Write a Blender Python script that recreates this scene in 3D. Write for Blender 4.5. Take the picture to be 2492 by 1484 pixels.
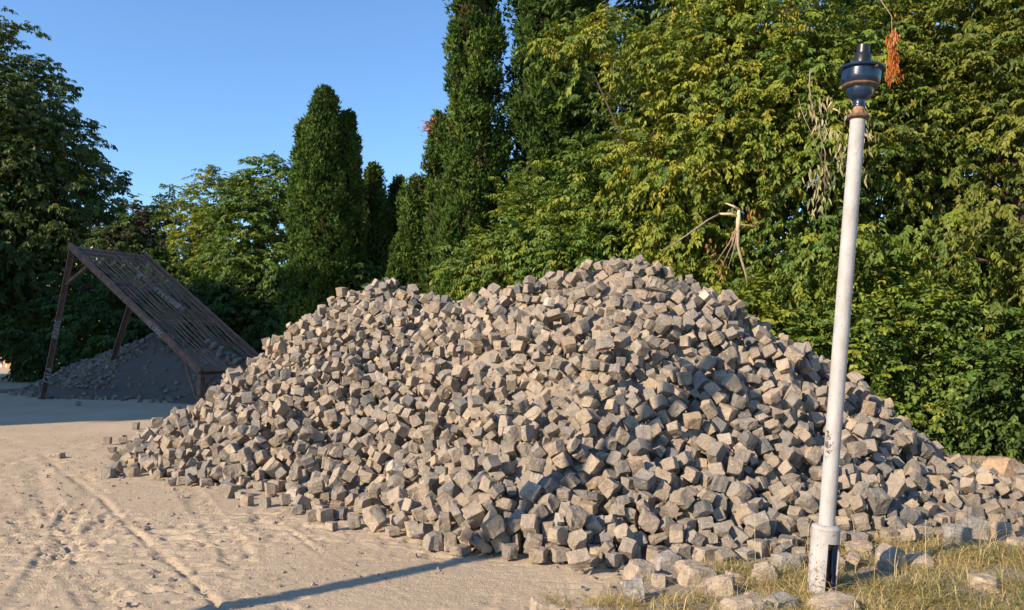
import bpy, math, random
import numpy as np
from mathutils import Vector, Matrix, Quaternion

for o in list(bpy.data.objects):
    bpy.data.objects.remove(o, do_unlink=True)
scene = bpy.context.scene
R = math.radians

# ------------------------------------------------------------------ camera, sky, sun, exposure
cam_data = bpy.data.cameras.new('camera')
cam_data.sensor_width = 36.0
cam_data.lens = 36.0 * 1900.0 / 2491.0
cam_data.clip_start = 0.05
cam_data.clip_end = 3000.0
camera = bpy.data.objects.new('camera', cam_data)
scene.collection.objects.link(camera)
camera.location = (0.0, 0.0, 1.6)
camera.rotation_euler = (R(90.0) + math.atan(100.0 / 1900.0), 0.0, 0.0)
scene.camera = camera

SUN_EL = 27.0
SUN_AZ = 37.5            # heading in which the shadows fall, degrees from +X towards +Y
world = bpy.data.worlds.new('World')
scene.world = world
world.use_nodes = True
wn = world.node_tree
bg = wn.nodes['Background']
sky = wn.nodes.new('ShaderNodeTexSky')
sky.sky_type = 'NISHITA'
sky.sun_disc = False
sky.sun_elevation = R(SUN_EL)
sky.sun_rotation = math.atan2(-math.cos(R(SUN_AZ)), -math.sin(R(SUN_AZ)))
sky.altitude = 0.0
sky.air_density = 1.15
sky.dust_density = 0.0
sky.ozone_density = 7.0
wn.links.new(sky.outputs['Color'], bg.inputs['Color'])
bg.inputs['Strength'].default_value = 0.147

sun_data = bpy.data.lights.new('sun', 'SUN')
sun_data.energy = 5.0
sun_data.angle = R(0.55)
sun_data.color = (1.0, 0.83, 0.62)
sun = bpy.data.objects.new('sun', sun_data)
scene.collection.objects.link(sun)
sun.rotation_euler = Vector((math.cos(R(SUN_AZ)) * math.cos(R(SUN_EL)), math.sin(R(SUN_AZ)) * math.cos(R(SUN_EL)), -math.sin(R(SUN_EL)))).to_track_quat('-Z', 'Y').to_euler()

scene.view_settings.view_transform = 'Standard'
scene.view_settings.look = 'None'
scene.view_settings.exposure = 0.7
scene.view_settings.gamma = 1.0
scene.view_settings.use_curve_mapping = False
scene.cycles.max_bounces = 6
scene.cycles.diffuse_bounces = 2
scene.cycles.transmission_bounces = 4

# ------------------------------------------------------------------ helpers
rng = np.random.default_rng(11)
random.seed(4)
COL = scene.collection


def tag(o, label=None, cat=None, group=None, kind=None):
    if label: o['label'] = label
    if cat: o['category'] = cat
    if group: o['group'] = group
    if kind: o['kind'] = kind
    return o


def empty(name, loc=(0, 0, 0)):
    o = bpy.data.objects.new(name, None)
    o.location = loc
    o.empty_display_size = 0.2
    COL.objects.link(o)
    return o


def np_mesh(name, V, faces, tint=None, smooth=False):
    """V (n,3); faces: list of int arrays (k,3) or (k,4); tint: per-face rgb in the same order."""
    V = np.asarray(V, np.float32)
    me = bpy.data.meshes.new(name)
    me.vertices.add(len(V))
    me.vertices.foreach_set('co', V.ravel())
    idx = np.concatenate([np.asarray(f, np.int32).ravel() for f in faces])
    cnt = np.concatenate([np.full(len(f), f.shape[1], np.int32) for f in faces])
    me.loops.add(len(idx))
    me.loops.foreach_set('vertex_index', idx)
    me.polygons.add(len(cnt))
    me.polygons.foreach_set('loop_start', np.concatenate([[0], np.cumsum(cnt)[:-1]]).astype(np.int32))
    me.polygons.foreach_set('loop_total', cnt)
    me.polygons.foreach_set('use_smooth', np.full(len(cnt), smooth, bool))
    if tint is not None:
        a = me.attributes.new('tint', 'FLOAT_COLOR', 'FACE')
        c = np.ones((len(cnt), 4), np.float32)
        c[:, :3] = tint
        a.data.foreach_set('color', c.ravel())
    me.update(calc_edges=True)
    return me


def obj(name, me, mat=None, parent=None, loc=None):
    o = bpy.data.objects.new(name, me)
    COL.objects.link(o)
    if mat is not None and len(me.materials) == 0:
        me.materials.append(mat)
    if loc is not None:
        o.location = loc
    if parent is not None:
        o.parent = parent
        if loc is None:
            o.matrix_parent_inverse = Matrix.Translation(-Vector(parent.location)) if parent.parent is None else Matrix.Identity(4)
    return o


def hashn(i, j, seed):
    h = (i.astype(np.int64) * 374761393 + j.astype(np.int64) * 668265263 + seed * 1442695041) & 0xffffffff
    h = ((h ^ (h >> 13)) * 1274126177) & 0xffffffff
    return ((h ^ (h >> 16)) & 0xffff) / 65535.0


def vnoise(x, y, seed=0):
    i = np.floor(x); j = np.floor(y)
    fx = x - i; fy = y - j
    fx = fx * fx * (3 - 2 * fx); fy = fy * fy * (3 - 2 * fy)
    a = hashn(i, j, seed); b = hashn(i + 1, j, seed); c = hashn(i, j + 1, seed); d = hashn(i + 1, j + 1, seed)
    return (a * (1 - fx) + b * fx) * (1 - fy) + (c * (1 - fx) + d * fx) * fy - 0.5


def fbm(x, y, seed=0, octv=4):
    s = 0.0; a = 1.0
    for k in range(octv):
        s = s + a * vnoise(x * 2 ** k + 17.3 * k, y * 2 ** k - 9.1 * k, seed + k)
        a *= 0.5
    return s


def unit(v):
    return v / np.maximum(np.linalg.norm(v, axis=-1, keepdims=True), 1e-9)


def tube(path, radii, n=8, cap=True):
    """tapered tube along a polyline -> V, quads, tris"""
    P = np.asarray(path, float)
    radii = np.broadcast_to(np.asarray(radii, float), (len(P),))
    T = unit(np.gradient(P, axis=0))
    up = np.array((0.0, 0.0, 1.0)) if abs(T[0][2]) < 0.9 else np.array((1.0, 0.0, 0.0))
    V = []
    for p, t, r in zip(P, T, radii):
        a = np.cross(t, up); a /= np.linalg.norm(a) + 1e-9
        b = np.cross(a, t)
        up = b
        ang = np.arange(n) * 2 * np.pi / n
        V.append(p + r * (np.cos(ang)[:, None] * a + np.sin(ang)[:, None] * b))
    V = np.concatenate(V)
    Q = []
    for k in range(len(P) - 1):
        for i in range(n):
            j = (i + 1) % n
            Q.append((k * n + i, k * n + j, (k + 1) * n + j, (k + 1) * n + i))
    Tt = []
    if cap:
        V = np.concatenate([V, P[:1], P[-1:]])
        c0 = len(V) - 2; c1 = len(V) - 1; e = (len(P) - 1) * n
        for i in range(n):
            j = (i + 1) % n
            Tt.append((c0, j, i)); Tt.append((c1, e + i, e + j))
    return V, np.array(Q, np.int32), np.array(Tt, np.int32).reshape(-1, 3)


def merge(parts):
    V = []; Q = []; T = []; b = 0
    for v, q, t in parts:
        V.append(v)
        if len(q): Q.append(q + b)
        if len(t): T.append(t + b)
        b += len(v)
    f = []
    if Q: f.append(np.concatenate(Q))
    if T: f.append(np.concatenate(T))
    return np.concatenate(V), f


def tube_obj(name, path, radii, mat, parent=None, n=8, smooth=True):
    V, f = merge([tube(path, radii, n)])
    return obj(name, np_mesh(name, V, f, smooth=smooth), mat, parent)


def beam(a, b, w, h, side=None, up=None):
    """box bar from a to b; w across (side), h along up -> V, Q, T"""
    a = np.array(a, float); b = np.array(b, float)
    t = (b - a) / np.linalg.norm(b - a)
    if up is None:
        up = np.array((0, 0, 1.0)) if abs(t[2]) < 0.9 else np.array((0, 1.0, 0))
    s = np.cross(t, up) if side is None else np.array(side, float)
    s /= np.linalg.norm(s)
    u = np.cross(s, t); u /= np.linalg.norm(u)
    V = [p + i * s * w / 2 + j * u * h / 2 for p in (a, b) for i, j in ((-1, -1), (1, -1), (1, 1), (-1, 1))]
    Q = [(0, 3, 2, 1), (4, 5, 6, 7)] + [(i, (i + 1) % 4, 4 + (i + 1) % 4, 4 + i) for i in range(4)]
    return np.array(V), np.array(Q, np.int32), np.zeros((0, 3), np.int32)


def channel(a, b, w, h, th=0.012, side=None, up=None):
    """U-channel bar: web plus two flanges"""
    a = np.array(a, float); b = np.array(b, float)
    t = (b - a) / np.linalg.norm(b - a)
    if up is None:
        up = np.array((0, 0, 1.0)) if abs(t[2]) < 0.9 else np.array((0, 1.0, 0))
    s = np.cross(t, up) if side is None else np.array(side, float)
    s /= np.linalg.norm(s)
    u = np.cross(s, t); u /= np.linalg.norm(u)
    return [beam(a - s * (w / 2 - th / 2), b - s * (w / 2 - th / 2), th, h, s),
            beam(a + u * (h / 2 - th / 2) + s * th, b + u * (h / 2 - th / 2) + s * th, w - th, th, s),
            beam(a - u * (h / 2 - th / 2) + s * th, b - u * (h / 2 - th / 2) + s * th, w - th, th, s)]


def lathe(profile, n=32):
    """profile list of (r,z) -> V,Q,T about z"""
    V = []; Q = []
    ang = np.arange(n) * 2 * np.pi / n
    for r, z in profile:
        V.append(np.stack([r * np.cos(ang), r * np.sin(ang), np.full(n, z)], -1))
    for k in range(len(profile) - 1):
        for i in range(n):
            j = (i + 1) % n
            Q.append((k * n + i, k * n + j, (k + 1) * n + j, (k + 1) * n + i))
    return np.concatenate(V), np.array(Q, np.int32), np.zeros((0, 3), np.int32)


# ------------------------------------------------------------------ materials
def new_mat(name):
    m = bpy.data.materials.new(name)
    m.use_nodes = True
    nt = m.node_tree
    return m, nt, nt.nodes['Principled BSDF']


def nd(nt, kind, **kw):
    n = nt.nodes.new(kind)
    for k, v in kw.items():
        if k.startswith('_'):
            setattr(n, k[1:], v)
        else:
            n.inputs[k].default_value = v
    return n


def ramp(nt, fac, stops):
    r = nt.nodes.new('ShaderNodeValToRGB')
    el = r.color_ramp.elements
    while len(el) > 1: el.remove(el[0])
    el[0].position = stops[0][0]; el[0].color = (*stops[0][1], 1)
    for p, c in stops[1:]:
        e = el.new(p); e.color = (*c, 1)
    nt.links.new(fac, r.inputs['Fac'])
    return r


def mixc(nt, fac, a, b, mode='MIX'):
    m = nt.nodes.new('ShaderNodeMix')
    m.data_type = 'RGBA'; m.blend_type = mode
    for sock, v in ((m.inputs[0], fac), (m.inputs[6], a), (m.inputs[7], b)):
        if hasattr(v, 'is_output') or hasattr(v, 'links'):
            nt.links.new(v, sock)
        elif isinstance(v, (int, float)):
            sock.default_value = v
        else:
            sock.default_value = (*v, 1)
    return m.outputs[2]


def noise(nt, vec, scale, detail=4, rough=0.6):
    n = nd(nt, 'ShaderNodeTexNoise', Scale=scale, Detail=detail, Roughness=rough)
    nt.links.new(vec, n.inputs['Vector'])
    return n.outputs['Fac']


def bump(nt, height, dist, strength=1.0, bsdf=None):
    b = nd(nt, 'ShaderNodeBump', Strength=strength, Distance=dist)
    nt.links.new(height, b.inputs['Height'])
    if bsdf is not None:
        nt.links.new(b.outputs['Normal'], bsdf.inputs['Normal'])
    return b


def math_node(nt, op, a, b=None):
    m = nt.nodes.new('ShaderNodeMath'); m.operation = op
    for k, v in enumerate((a, b)):
        if v is None: continue
        if hasattr(v, 'links'): nt.links.new(v, m.inputs[k])
        else: m.inputs[k].default_value = v
    return m.outputs[0]


def stone_material():
    m, nt, b = new_mat('granite')
    pos = nd(nt, 'ShaderNodeNewGeometry').outputs['Position']
    att = nd(nt, 'ShaderNodeAttribute', _attribute_name='tint').outputs['Color']
    n1 = noise(nt, pos, 9.0, 5, 0.65)
    r1 = ramp(nt, n1, [(0.26, (0.62, 0.61, 0.60)), (0.5, (1.0, 1.0, 1.0)), (0.75, (1.3, 1.25, 1.18))])
    c = mixc(nt, 1.0, att, r1.outputs['Color'], 'MULTIPLY')
    n2 = noise(nt, pos, 110.0, 3, 0.7)
    r2 = ramp(nt, n2, [(0.3, (0.66, 0.66, 0.67)), (0.52, (1, 1, 1)), (0.7, (1.28, 1.25, 1.2))])
    c = mixc(nt, 0.8, c, r2.outputs['Color'], 'MULTIPLY')
    # pale mineral flecks and scuffs
    n3 = noise(nt, pos, 34.0, 3, 0.75)
    fl = ramp(nt, n3, [(0.61, (0, 0, 0)), (0.66, (1, 1, 1))])
    n4 = noise(nt, pos, 5.0, 2, 0.5)
    fm = math_node(nt, 'MULTIPLY', fl.outputs['Color'], ramp(nt, n4, [(0.45, (0, 0, 0)), (0.60, (0.7, 0.7, 0.7))]).outputs['Color'])
    c = mixc(nt, fm, c, (0.62, 0.58, 0.52))
    nt.links.new(c, b.inputs['Base Color'])
    b.inputs['Roughness'].default_value = 0.85
    b.inputs['Specular IOR Level'].default_value = 0.25
    h = math_node(nt, 'ADD', noise(nt, pos, 26.0, 6, 0.68), math_node(nt, 'MULTIPLY', noise(nt, pos, 110.0, 3, 0.7), 0.25))
    bump(nt, h, 0.034, 0.85, b)
    return m


def sand_material(name, base, dark, scale=1.0, pebbles=True):
    m, nt, b = new_mat(name)
    pos = nd(nt, 'ShaderNodeNewGeometry').outputs['Position']
    n1 = noise(nt, pos, 0.55 * scale, 6, 0.6)
    c = ramp(nt, n1, [(0.3, dark), (0.62, base), (0.85, tuple(min(1, x * 1.08) for x in base))]).outputs['Color']
    n2 = noise(nt, pos, 45.0 * scale, 5, 0.75)
    c = mixc(nt, 0.7, c, ramp(nt, n2, [(0.25, (0.74, 0.72, 0.70)), (0.5, (1, 1, 1)), (0.8, (1.12, 1.12, 1.12))]).outputs['Color'], 'MULTIPLY')
    if pebbles:
        v = nd(nt, 'ShaderNodeTexVoronoi', Scale=60.0 * scale)
        nt.links.new(pos, v.inputs['Vector'])
        peb = ramp(nt, v.outputs['Distance'], [(0.12, (1, 1, 1)), (0.2, (0, 0, 0))]).outputs['Color']
        sel = ramp(nt, noise(nt, pos, 7.0 * scale, 3, 0.6), [(0.52, (0, 0, 0)), (0.66, (0.6, 0.6, 0.6))]).outputs['Color']
        c = mixc(nt, math_node(nt, 'MULTIPLY', peb, sel), c, (0.30, 0.26, 0.22))
    nt.links.new(c, b.inputs['Base Color'])
    b.inputs['Roughness'].default_value = 0.95
    b.inputs['Specular IOR Level'].default_value = 0.1
    h = math_node(nt, 'ADD', noise(nt, pos, 55.0 * scale, 6, 0.7), math_node(nt, 'MULTIPLY', noise(nt, pos, 24.0 * scale, 6, 0.75), 0.9))
    bump(nt, h, 0.02, 0.8, b)
    return m


def leaf_material(name, trans=0.3, rough=0.45, spec=0.3):
    m, nt, b = new_mat(name)
    att = nd(nt, 'ShaderNodeAttribute', _attribute_name='tint').outputs['Color']
    pos = nd(nt, 'ShaderNodeNewGeometry').outputs['Position']
    c = mixc(nt, 0.8, att, ramp(nt, noise(nt, pos, 1.1, 3, 0.6), [(0.3, (0.72, 0.78, 0.7)), (0.7, (1.25, 1.18, 1.1))]).outputs['Color'], 'MULTIPLY')
    nt.links.new(c, b.inputs['Base Color'])
    b.inputs['Roughness'].default_value = rough
    b.inputs['Specular IOR Level'].default_value = spec
    tr = nt.nodes.new('ShaderNodeBsdfTranslucent')
    nt.links.new(mixc(nt, 1.0, c, (1.25, 1.35, 0.6), 'MULTIPLY'), tr.inputs['Color'])
    mx = nt.nodes.new('ShaderNodeMixShader')
    mx.inputs[0].default_value = trans
    nt.links.new(b.outputs[0], mx.inputs[1]); nt.links.new(tr.outputs[0], mx.inputs[2])
    nt.links.new(mx.outputs[0], nt.nodes['Material Output'].inputs['Surface'])
    return m


def simple_material(name, col, rough=0.7, metal=0.0, var=0.25, scale=12.0, bumpd=0.0, spec=0.4):
    m, nt, b = new_mat(name)
    pos = nd(nt, 'ShaderNodeTexCoord').outputs['Object']
    n1 = noise(nt, pos, scale, 5, 0.65)
    c = ramp(nt, n1, [(0.3, tuple(x * (1 - var) for x in col)), (0.7, tuple(x * (1 + var) for x in col))]).outputs['Color']
    nt.links.new(c, b.inputs['Base Color'])
    b.inputs['Roughness'].default_value = rough
    b.inputs['Metallic'].default_value = metal
    b.inputs['Specular IOR Level'].default_value = spec
    if bumpd: bump(nt, noise(nt, pos, scale * 4, 5, 0.7), bumpd, 0.6, b)
    return m


def rust_material(name, a, bcol, scale=6.0):
    m, nt, b = new_mat(name)
    pos = nd(nt, 'ShaderNodeNewGeometry').outputs['Position']
    n1 = noise(nt, pos, scale, 6, 0.7)
    c = ramp(nt, n1, [(0.3, a), (0.55, bcol), (0.8, tuple(x * 1.4 for x in bcol))]).outputs['Color']
    nt.links.new(c, b.inputs['Base Color'])
    b.inputs['Roughness'].default_value = 0.85
    b.inputs['Metallic'].default_value = 0.15
    bump(nt, noise(nt, pos, scale * 12, 4, 0.7), 0.004, 0.6, b)
    return m


def white_paint_material():
    """weathered white paint on a steel tube, rust showing through chips"""
    m, nt, b = new_mat('white_paint')
    pos = nd(nt, 'ShaderNodeTexCoord').outputs['Object']
    n1 = noise(nt, pos, 7.0, 4, 0.6)
    c = ramp(nt, n1, [(0.3, (0.30, 0.285, 0.27)), (0.5, (0.38, 0.37, 0.365)), (0.75, (0.42, 0.415, 0.42))]).outputs['Color']
    mp = nd(nt, 'ShaderNodeMapping'); mp.inputs['Scale'].default_value = (30, 30, 3.0)
    nt.links.new(pos, mp.inputs['Vector'])
    st = noise(nt, mp.outputs['Vector'], 1.0, 4, 0.6)
    c = mixc(nt, ramp(nt, st, [(0.48, (0, 0, 0)), (0.70, (0.6, 0.6, 0.6))]).outputs['Color'], c, (0.36, 0.30, 0.24))
    n2 = noise(nt, pos, 42.0, 5, 0.7)
    sep = nd(nt, 'ShaderNodeSeparateXYZ'); nt.links.new(pos, sep.inputs[0])
    low = nd(nt, 'ShaderNodeMapRange'); low.inputs[1].default_value = 0.05; low.inputs[2].default_value = 0.60
    low.inputs[3].default_value = 0.13; low.inputs[4].default_value = 0.0
    nt.links.new(sep.outputs[2], low.inputs[0])
    chip = ramp(nt, math_node(nt, 'ADD', n2, low.outputs[0]), [(0.665, (0, 0, 0)), (0.69, (1, 1, 1))]).outputs['Color']
    # long scrape down to the metal on the yard side
    vd = nd(nt, 'ShaderNodeVectorMath', _operation='DISTANCE'); vm = nd(nt, 'ShaderNodeVectorMath', _operation='MULTIPLY')
    nt.links.new(pos, vm.inputs[0]); vm.inputs[1].default_value = (1.0, 1.0, 0.30)
    nt.links.new(vm.outputs[0], vd.inputs[0]); vd.inputs[1].default_value = (-0.042, -0.022, 0.97 * 0.30)
    near = ramp(nt, vd.outputs['Value'], [(0.0, (0.3, 0.3, 0.3)), (0.045, (0, 0, 0))]).outputs['Color']
    scrape = ramp(nt, math_node(nt, 'ADD', n2, near), [(0.66, (0, 0, 0)), (0.70, (1, 1, 1))]).outputs['Color']
    c = mixc(nt, scrape, c, (0.07, 0.065, 0.06))
    c = mixc(nt, chip, c, (0.16, 0.075, 0.035))
    nt.links.new(c, b.inputs['Base Color'])
    b.inputs['Roughness'].default_value = 0.7
    bump(nt, noise(nt, pos, 45.0, 5, 0.7), 0.006, 0.7, b)
    return m


M = {}
M['stone'] = stone_material()
M['sand'] = sand_material('sandy_ground', (0.525, 0.412, 0.285), (0.445, 0.345, 0.235))
M['dirt'] = sand_material('loose_dirt', (0.35, 0.285, 0.22), (0.27, 0.22, 0.17), 1.0)
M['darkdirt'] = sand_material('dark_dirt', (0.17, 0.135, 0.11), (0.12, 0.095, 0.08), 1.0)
M['leaf'] = leaf_material('leaf', 0.25, 0.5, 0.25)
M['leaf2'] = leaf_material('conifer_foliage', 0.08, 0.75, 0.08)
M['grass'] = leaf_material('grass_blade', 0.2, 0.7, 0.15)
M['bark'] = simple_material('bark', (0.11, 0.085, 0.06), 0.9, 0, 0.4, 14, 0.02, 0.1)
M['deadwood'] = simple_material('dead_wood', (0.30, 0.23, 0.165), 0.8, 0, 0.3, 20, 0.01, 0.2)
M['freshwood'] = simple_material('split_wood', (0.62, 0.47, 0.29), 0.8, 0, 0.15, 30, 0.006, 0.2)
M['rust'] = rust_material('rusty_steel', (0.085, 0.05, 0.037), (0.24, 0.135, 0.09))
M['rustdark'] = rust_material('dark_rusty_wire', (0.15, 0.095, 0.07), (0.33, 0.215, 0.16), 3.0)
M['white'] = white_paint_material()
M['blue'] = simple_material('blue_enamel', (0.006, 0.020, 0.052), 0.24, 0.0, 0.35, 9, 0.002, 0.6)
M['black'] = simple_material('black_plastic', (0.012, 0.012, 0.014), 0.35, 0, 0.2, 9, 0, 0.5)
M['brass'] = rust_material('worn_rim', (0.05, 0.032, 0.02), (0.16, 0.10, 0.06), 30.0)
M['neckrust'] = rust_material('rust_scale', (0.16, 0.055, 0.022), (0.38, 0.22, 0.14), 40.0)
M['paint'] = simple_material('spray_paint', (0.42, 0.42, 0.43), 0.7, 0, 0.15, 40)
M['plaster'] = simple_material('plaster_wall', (0.66, 0.53, 0.38), 0.85, 0, 0.06, 2, 0.004)
M['trim'] = simple_material('white_trim', (0.72, 0.70, 0.66), 0.7, 0, 0.06, 4)
M['orange'] = simple_material('orange_panel', (0.62, 0.25, 0.06), 0.7, 0, 0.1, 4)
M['glass'] = simple_material('window_glass', (0.03, 0.04, 0.05), 0.08, 0, 0.1, 2, 0, 0.6)
M['wire_blue'] = simple_material('blue_cable', (0.02, 0.045, 0.13), 0.45, 0, 0.1, 10)
M['wire_red'] = simple_material('red_cable', (0.22, 0.03, 0.02), 0.5, 0, 0.1, 10)
M['kerb'] = M['stone']

# ------------------------------------------------------------------ ground
TRACKS = [  # (half width, depth, tread, points)
    (0.028, 0.014, 0, [(-6.4, 10.91), (-4.73, 8.8), (-4.26, 8.22), (-3.49, 7.13), (-2.6, 6.0), (-1.9, 5.05), (-1.5, 4.4)]),
    (0.11, 0.012, 1, [(-6.6, 9.7), (-5.5, 8.46), (-4.27, 7.02), (-3.61, 6.26), (-3.13, 5.68), (-2.42, 4.77), (-2.0, 4.1)]),
    (0.10, 0.012, 1, [(-6.2, 10.4), (-5.28, 8.89), (-4.41, 7.64), (-3.68, 6.54), (-3.42, 6.12), (-3.15, 5.83), (-2.73, 5.3), (-2.33, 4.77), (-1.9, 4.2)]),
    (0.10, 0.015, 2, [(-4.6, 8.7), (-4.33, 7.84), (-3.91, 6.91), (-3.44, 5.87), (-3.04, 4.88), (-2.8, 4.2)]),
    (0.09, 0.013, 2, [(-3.8, 7.6), (-3.69, 7.07), (-3.47, 6.49), (-3.24, 5.95)]),
    (0.10, 0.012, 1, [(-7.4, 11.9), (-6.69, 10.91), (-6.14, 10.14), (-5.24, 8.71), (-4.87, 8.06), (-4.17, 7.02)]),
    (0.12, 0.012, 1, [(-9.1, 13.89), (-7.52, 12.31), (-5.71, 10.14), (-4.49, 8.54)]),
    (0.12, 0.010, 2, [(-3.9, 9.3), (-3.48, 8.54), (-2.49, 6.8), (-2.16, 6.21), (-1.9, 5.6)]),
    (0.014, 0.012, 0, [(-4.9, 7.1), (-4.69, 7.25), (-4.24, 7.54), (-3.91, 7.7), (-3.6, 7.75)]),
    (0.02, 0.010, 0, [(-1.95, 6.95), (-1.88, 6.8), (-1.46, 6.12), (-1.11, 5.68), (-0.6, 5.0)]),
    (0.10, 0.007, 1, [(-5.2, 6.6), (-4.2, 6.2), (-3.2, 6.3), (-2.2, 6.9), (-1.9, 7.6)]),
    (0.10, 0.007, 1, [(-5.9, 8.0), (-4.9, 7.4), (-3.9, 7.3), (-3.0, 7.7), (-2.5, 8.3)]),
    (0.12, 0.012, 1, [(-9.5, 12.5), (-7.6, 10.2), (-6.0, 8.2), (-4.6, 6.4), (-3.4, 4.6)]),
]


def polydist(X, Y, pts):
    best = np.full(X.shape, 9.0); S = np.zeros(X.shape); side = np.zeros(X.shape); acc = 0.0
    for (ax, ay), (bx, by) in zip(pts[:-1], pts[1:]):
        dx, dy = bx - ax, by - ay; L = math.hypot(dx, dy)
        t = np.clip(((X - ax) * dx + (Y - ay) * dy) / (L * L), 0, 1)
        ex = X - ax - t * dx; ey = Y - ay - t * dy
        d = np.hypot(ex, ey)
        k = d < best
        best = np.where(k, d, best); S = np.where(k, acc + t * L, S)
        side = np.where(k, (dx * ey - dy * ex) / L, side)
        acc += L
    return best, S, side


def ground_z(X, Y, detail=True):
    z = 0.035 * fbm(X * 0.35, Y * 0.35, 3, 3)
    z += 0.05 * np.clip((X - 1.0) / 3.0, 0, 1) * np.clip((6.5 - Y) / 2.0, 0, 1)
    if not detail:
        return z
    f = np.clip((17 - Y) / 6, 0, 1) * np.clip((X + 12) / 2, 0, 1)
    rough = np.clip(0.55 + 1.6 * vnoise(X * 0.9, Y * 0.7, 40), 0.12, 1.3)
    n = fbm(X * 6.0, Y * 6.0, 20, 4)
    st = lambda v, e0, e1: np.clip((v - e0) / (e1 - e0), 0, 1)
    sel = st(vnoise(X * 1.3, Y * 1.3, 44), -0.22, 0.16)
    pits = st(vnoise(X * 8.0 + 0.5 * vnoise(X * 20, Y * 20, 5), Y * 13.0, 60), 0.17, 0.27)
    scuff = st(vnoise(X * 16.0, Y * 24.0, 61), 0.2, 0.3)
    clod = st(vnoise(X * 14.0, Y * 17.0, 70), 0.24, 0.36)
    z += f * (rough * 0.008 * n + sel * (-0.021 * pits + 0.011 * clod) - (0.35 + 0.65 * sel) * 0.008 * scuff + 0.006 * fbm(X * 22, Y * 22, 80, 2))
    wob = 0.03 * vnoise(X * 3, Y * 3, 90)
    for hw, dep, tread, pts in TRACKS:
        d, S, s = polydist(X, Y, pts)
        d = np.abs(d + wob * min(1, hw * 8))
        inside = np.clip((hw - d) / 0.02, 0, 1)
        fade = np.clip(0.45 + 2.2 * vnoise(S * 1.7, s * 0 + hw * 50 + dep * 900, 33), 0.35, 1.0)
        z += -1.5 * dep * inside * fade
        z += 0.5 * dep * np.exp(-((d - hw - 0.03) / 0.025) ** 2) * fade
        if tread:
            ph = S / (0.075 if tread == 1 else 0.095) + (np.abs(s) / hw) * (0.5 if tread == 1 else 0.9)
            bar = (np.mod(ph, 1.0) < 0.45)
            z += 2.0 * dep * fade * inside * bar * np.clip(0.55 + 2.0 * vnoise(X * 11, Y * 11, 51), 0.1, 1.2)
    return z


xs = np.concatenate([np.linspace(-400, -60, 8), np.linspace(-50, -12.5, 22), np.arange(-12, -7.0, 0.09), np.arange(-7.0, -4.6, 0.04), np.arange(-4.6, 0.9, 0.021), np.arange(0.9, 5.5, 0.11), np.linspace(5.6, 50, 30), np.linspace(60, 400, 8)])
ys = np.concatenate([np.linspace(-300, -20, 6), np.linspace(-15, 3.4, 10), np.arange(3.6, 4.4, 0.06), np.arange(4.4, 7.6, 0.019), np.arange(7.6, 11.0, 0.04), np.arange(11.0, 17.2, 0.08), np.linspace(17.4, 45, 60), np.linspace(47, 120, 10), np.linspace(150, 900, 6)])
GX, GY = np.meshgrid(xs, ys)
GZ = ground_z(GX, GY)
nx, ny = len(xs), len(ys)
I = np.arange(nx * ny).reshape(ny, nx)
gq = np.stack([I[:-1, :-1], I[:-1, 1:], I[1:, 1:], I[1:, :-1]], -1).reshape(-1, 4)
ground = obj('ground', np_mesh('ground', np.stack([GX, GY, GZ], -1).reshape(-1, 3), [gq], smooth=True), M['sand'])
tag(ground, kind='structure')


def gz(x, y):
    return float(ground_z(np.array([x], float), np.array([y], float))[0])


# ------------------------------------------------------------------ the pile: core of dirt, then setts
T355 = math.tan(R(42.5))
RIDGE=[((1.45,9.7,2.78),(2.4,9.85,2.43)),((1.45,9.7,2.78),(0.25,10.5,2.5)),((0.25,10.5,2.5),(-0.9,11.5,2.34)),
       ((-0.9,11.5,2.34),(-1.93,12.0,2.74)),((-1.93,12.0,2.74),(-2.5,12.2,2.5)),((1.2,8.6,2.0),(0.6,7.4,1.15))]
LOW=[((4.0,8.1,.42),(7.5,8.5,.2)),((1.0,7.6,.8),(2.5,7.8,.8)),((-3.1,11.2,.8),(-4.3,11.3,.15))]
def seg(x,y,a,b,slope):
    ax,ay,az=a;bx,by,bz=b
    dx,dy=bx-ax,by-ay
    t=np.clip(((x-ax)*dx+(y-ay)*dy)/(dx*dx+dy*dy),0,1)
    d=np.hypot(x-ax-t*dx,y-ay-t*dy)
    d=np.sqrt(d*d+.06)-.2
    return az+t*(bz-az)-slope*np.maximum(d,0)
def H(x,y):
    x=np.asarray(x,float);y=np.asarray(y,float)
    h=np.full(np.broadcast(x,y).shape,-9.)
    for a,b in RIDGE: h=np.maximum(h,seg(x,y,a,b,T355))
    for a,b in LOW: h=np.maximum(h,seg(x,y,a,b,.55))
    h=h+.05*np.sin(2.1*x+1.3)*np.sin(1.7*y+.4)+.035*np.sin(4.3*x+3*y)
    return h
def streak(x,y):
    # sand spill running down from the saddle
    a=np.array((0.02,9.85));b=np.array((-0.55,8.75))
    dx,dy=b-a
    t=np.clip(((x-a[0])*dx+(y-a[1])*dy)/(dx*dx+dy*dy),-.0,1.)
    d=np.hypot(x-a[0]-t*dx,y-a[1]-t*dy)
    w=.21+.10*np.sin(t*7+1)**2+.1*t
    return np.clip(1.35-d/w,0,1)
def core(x,y):
    s=streak(x,y)
    return H(x,y)-.23+.15*s

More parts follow.
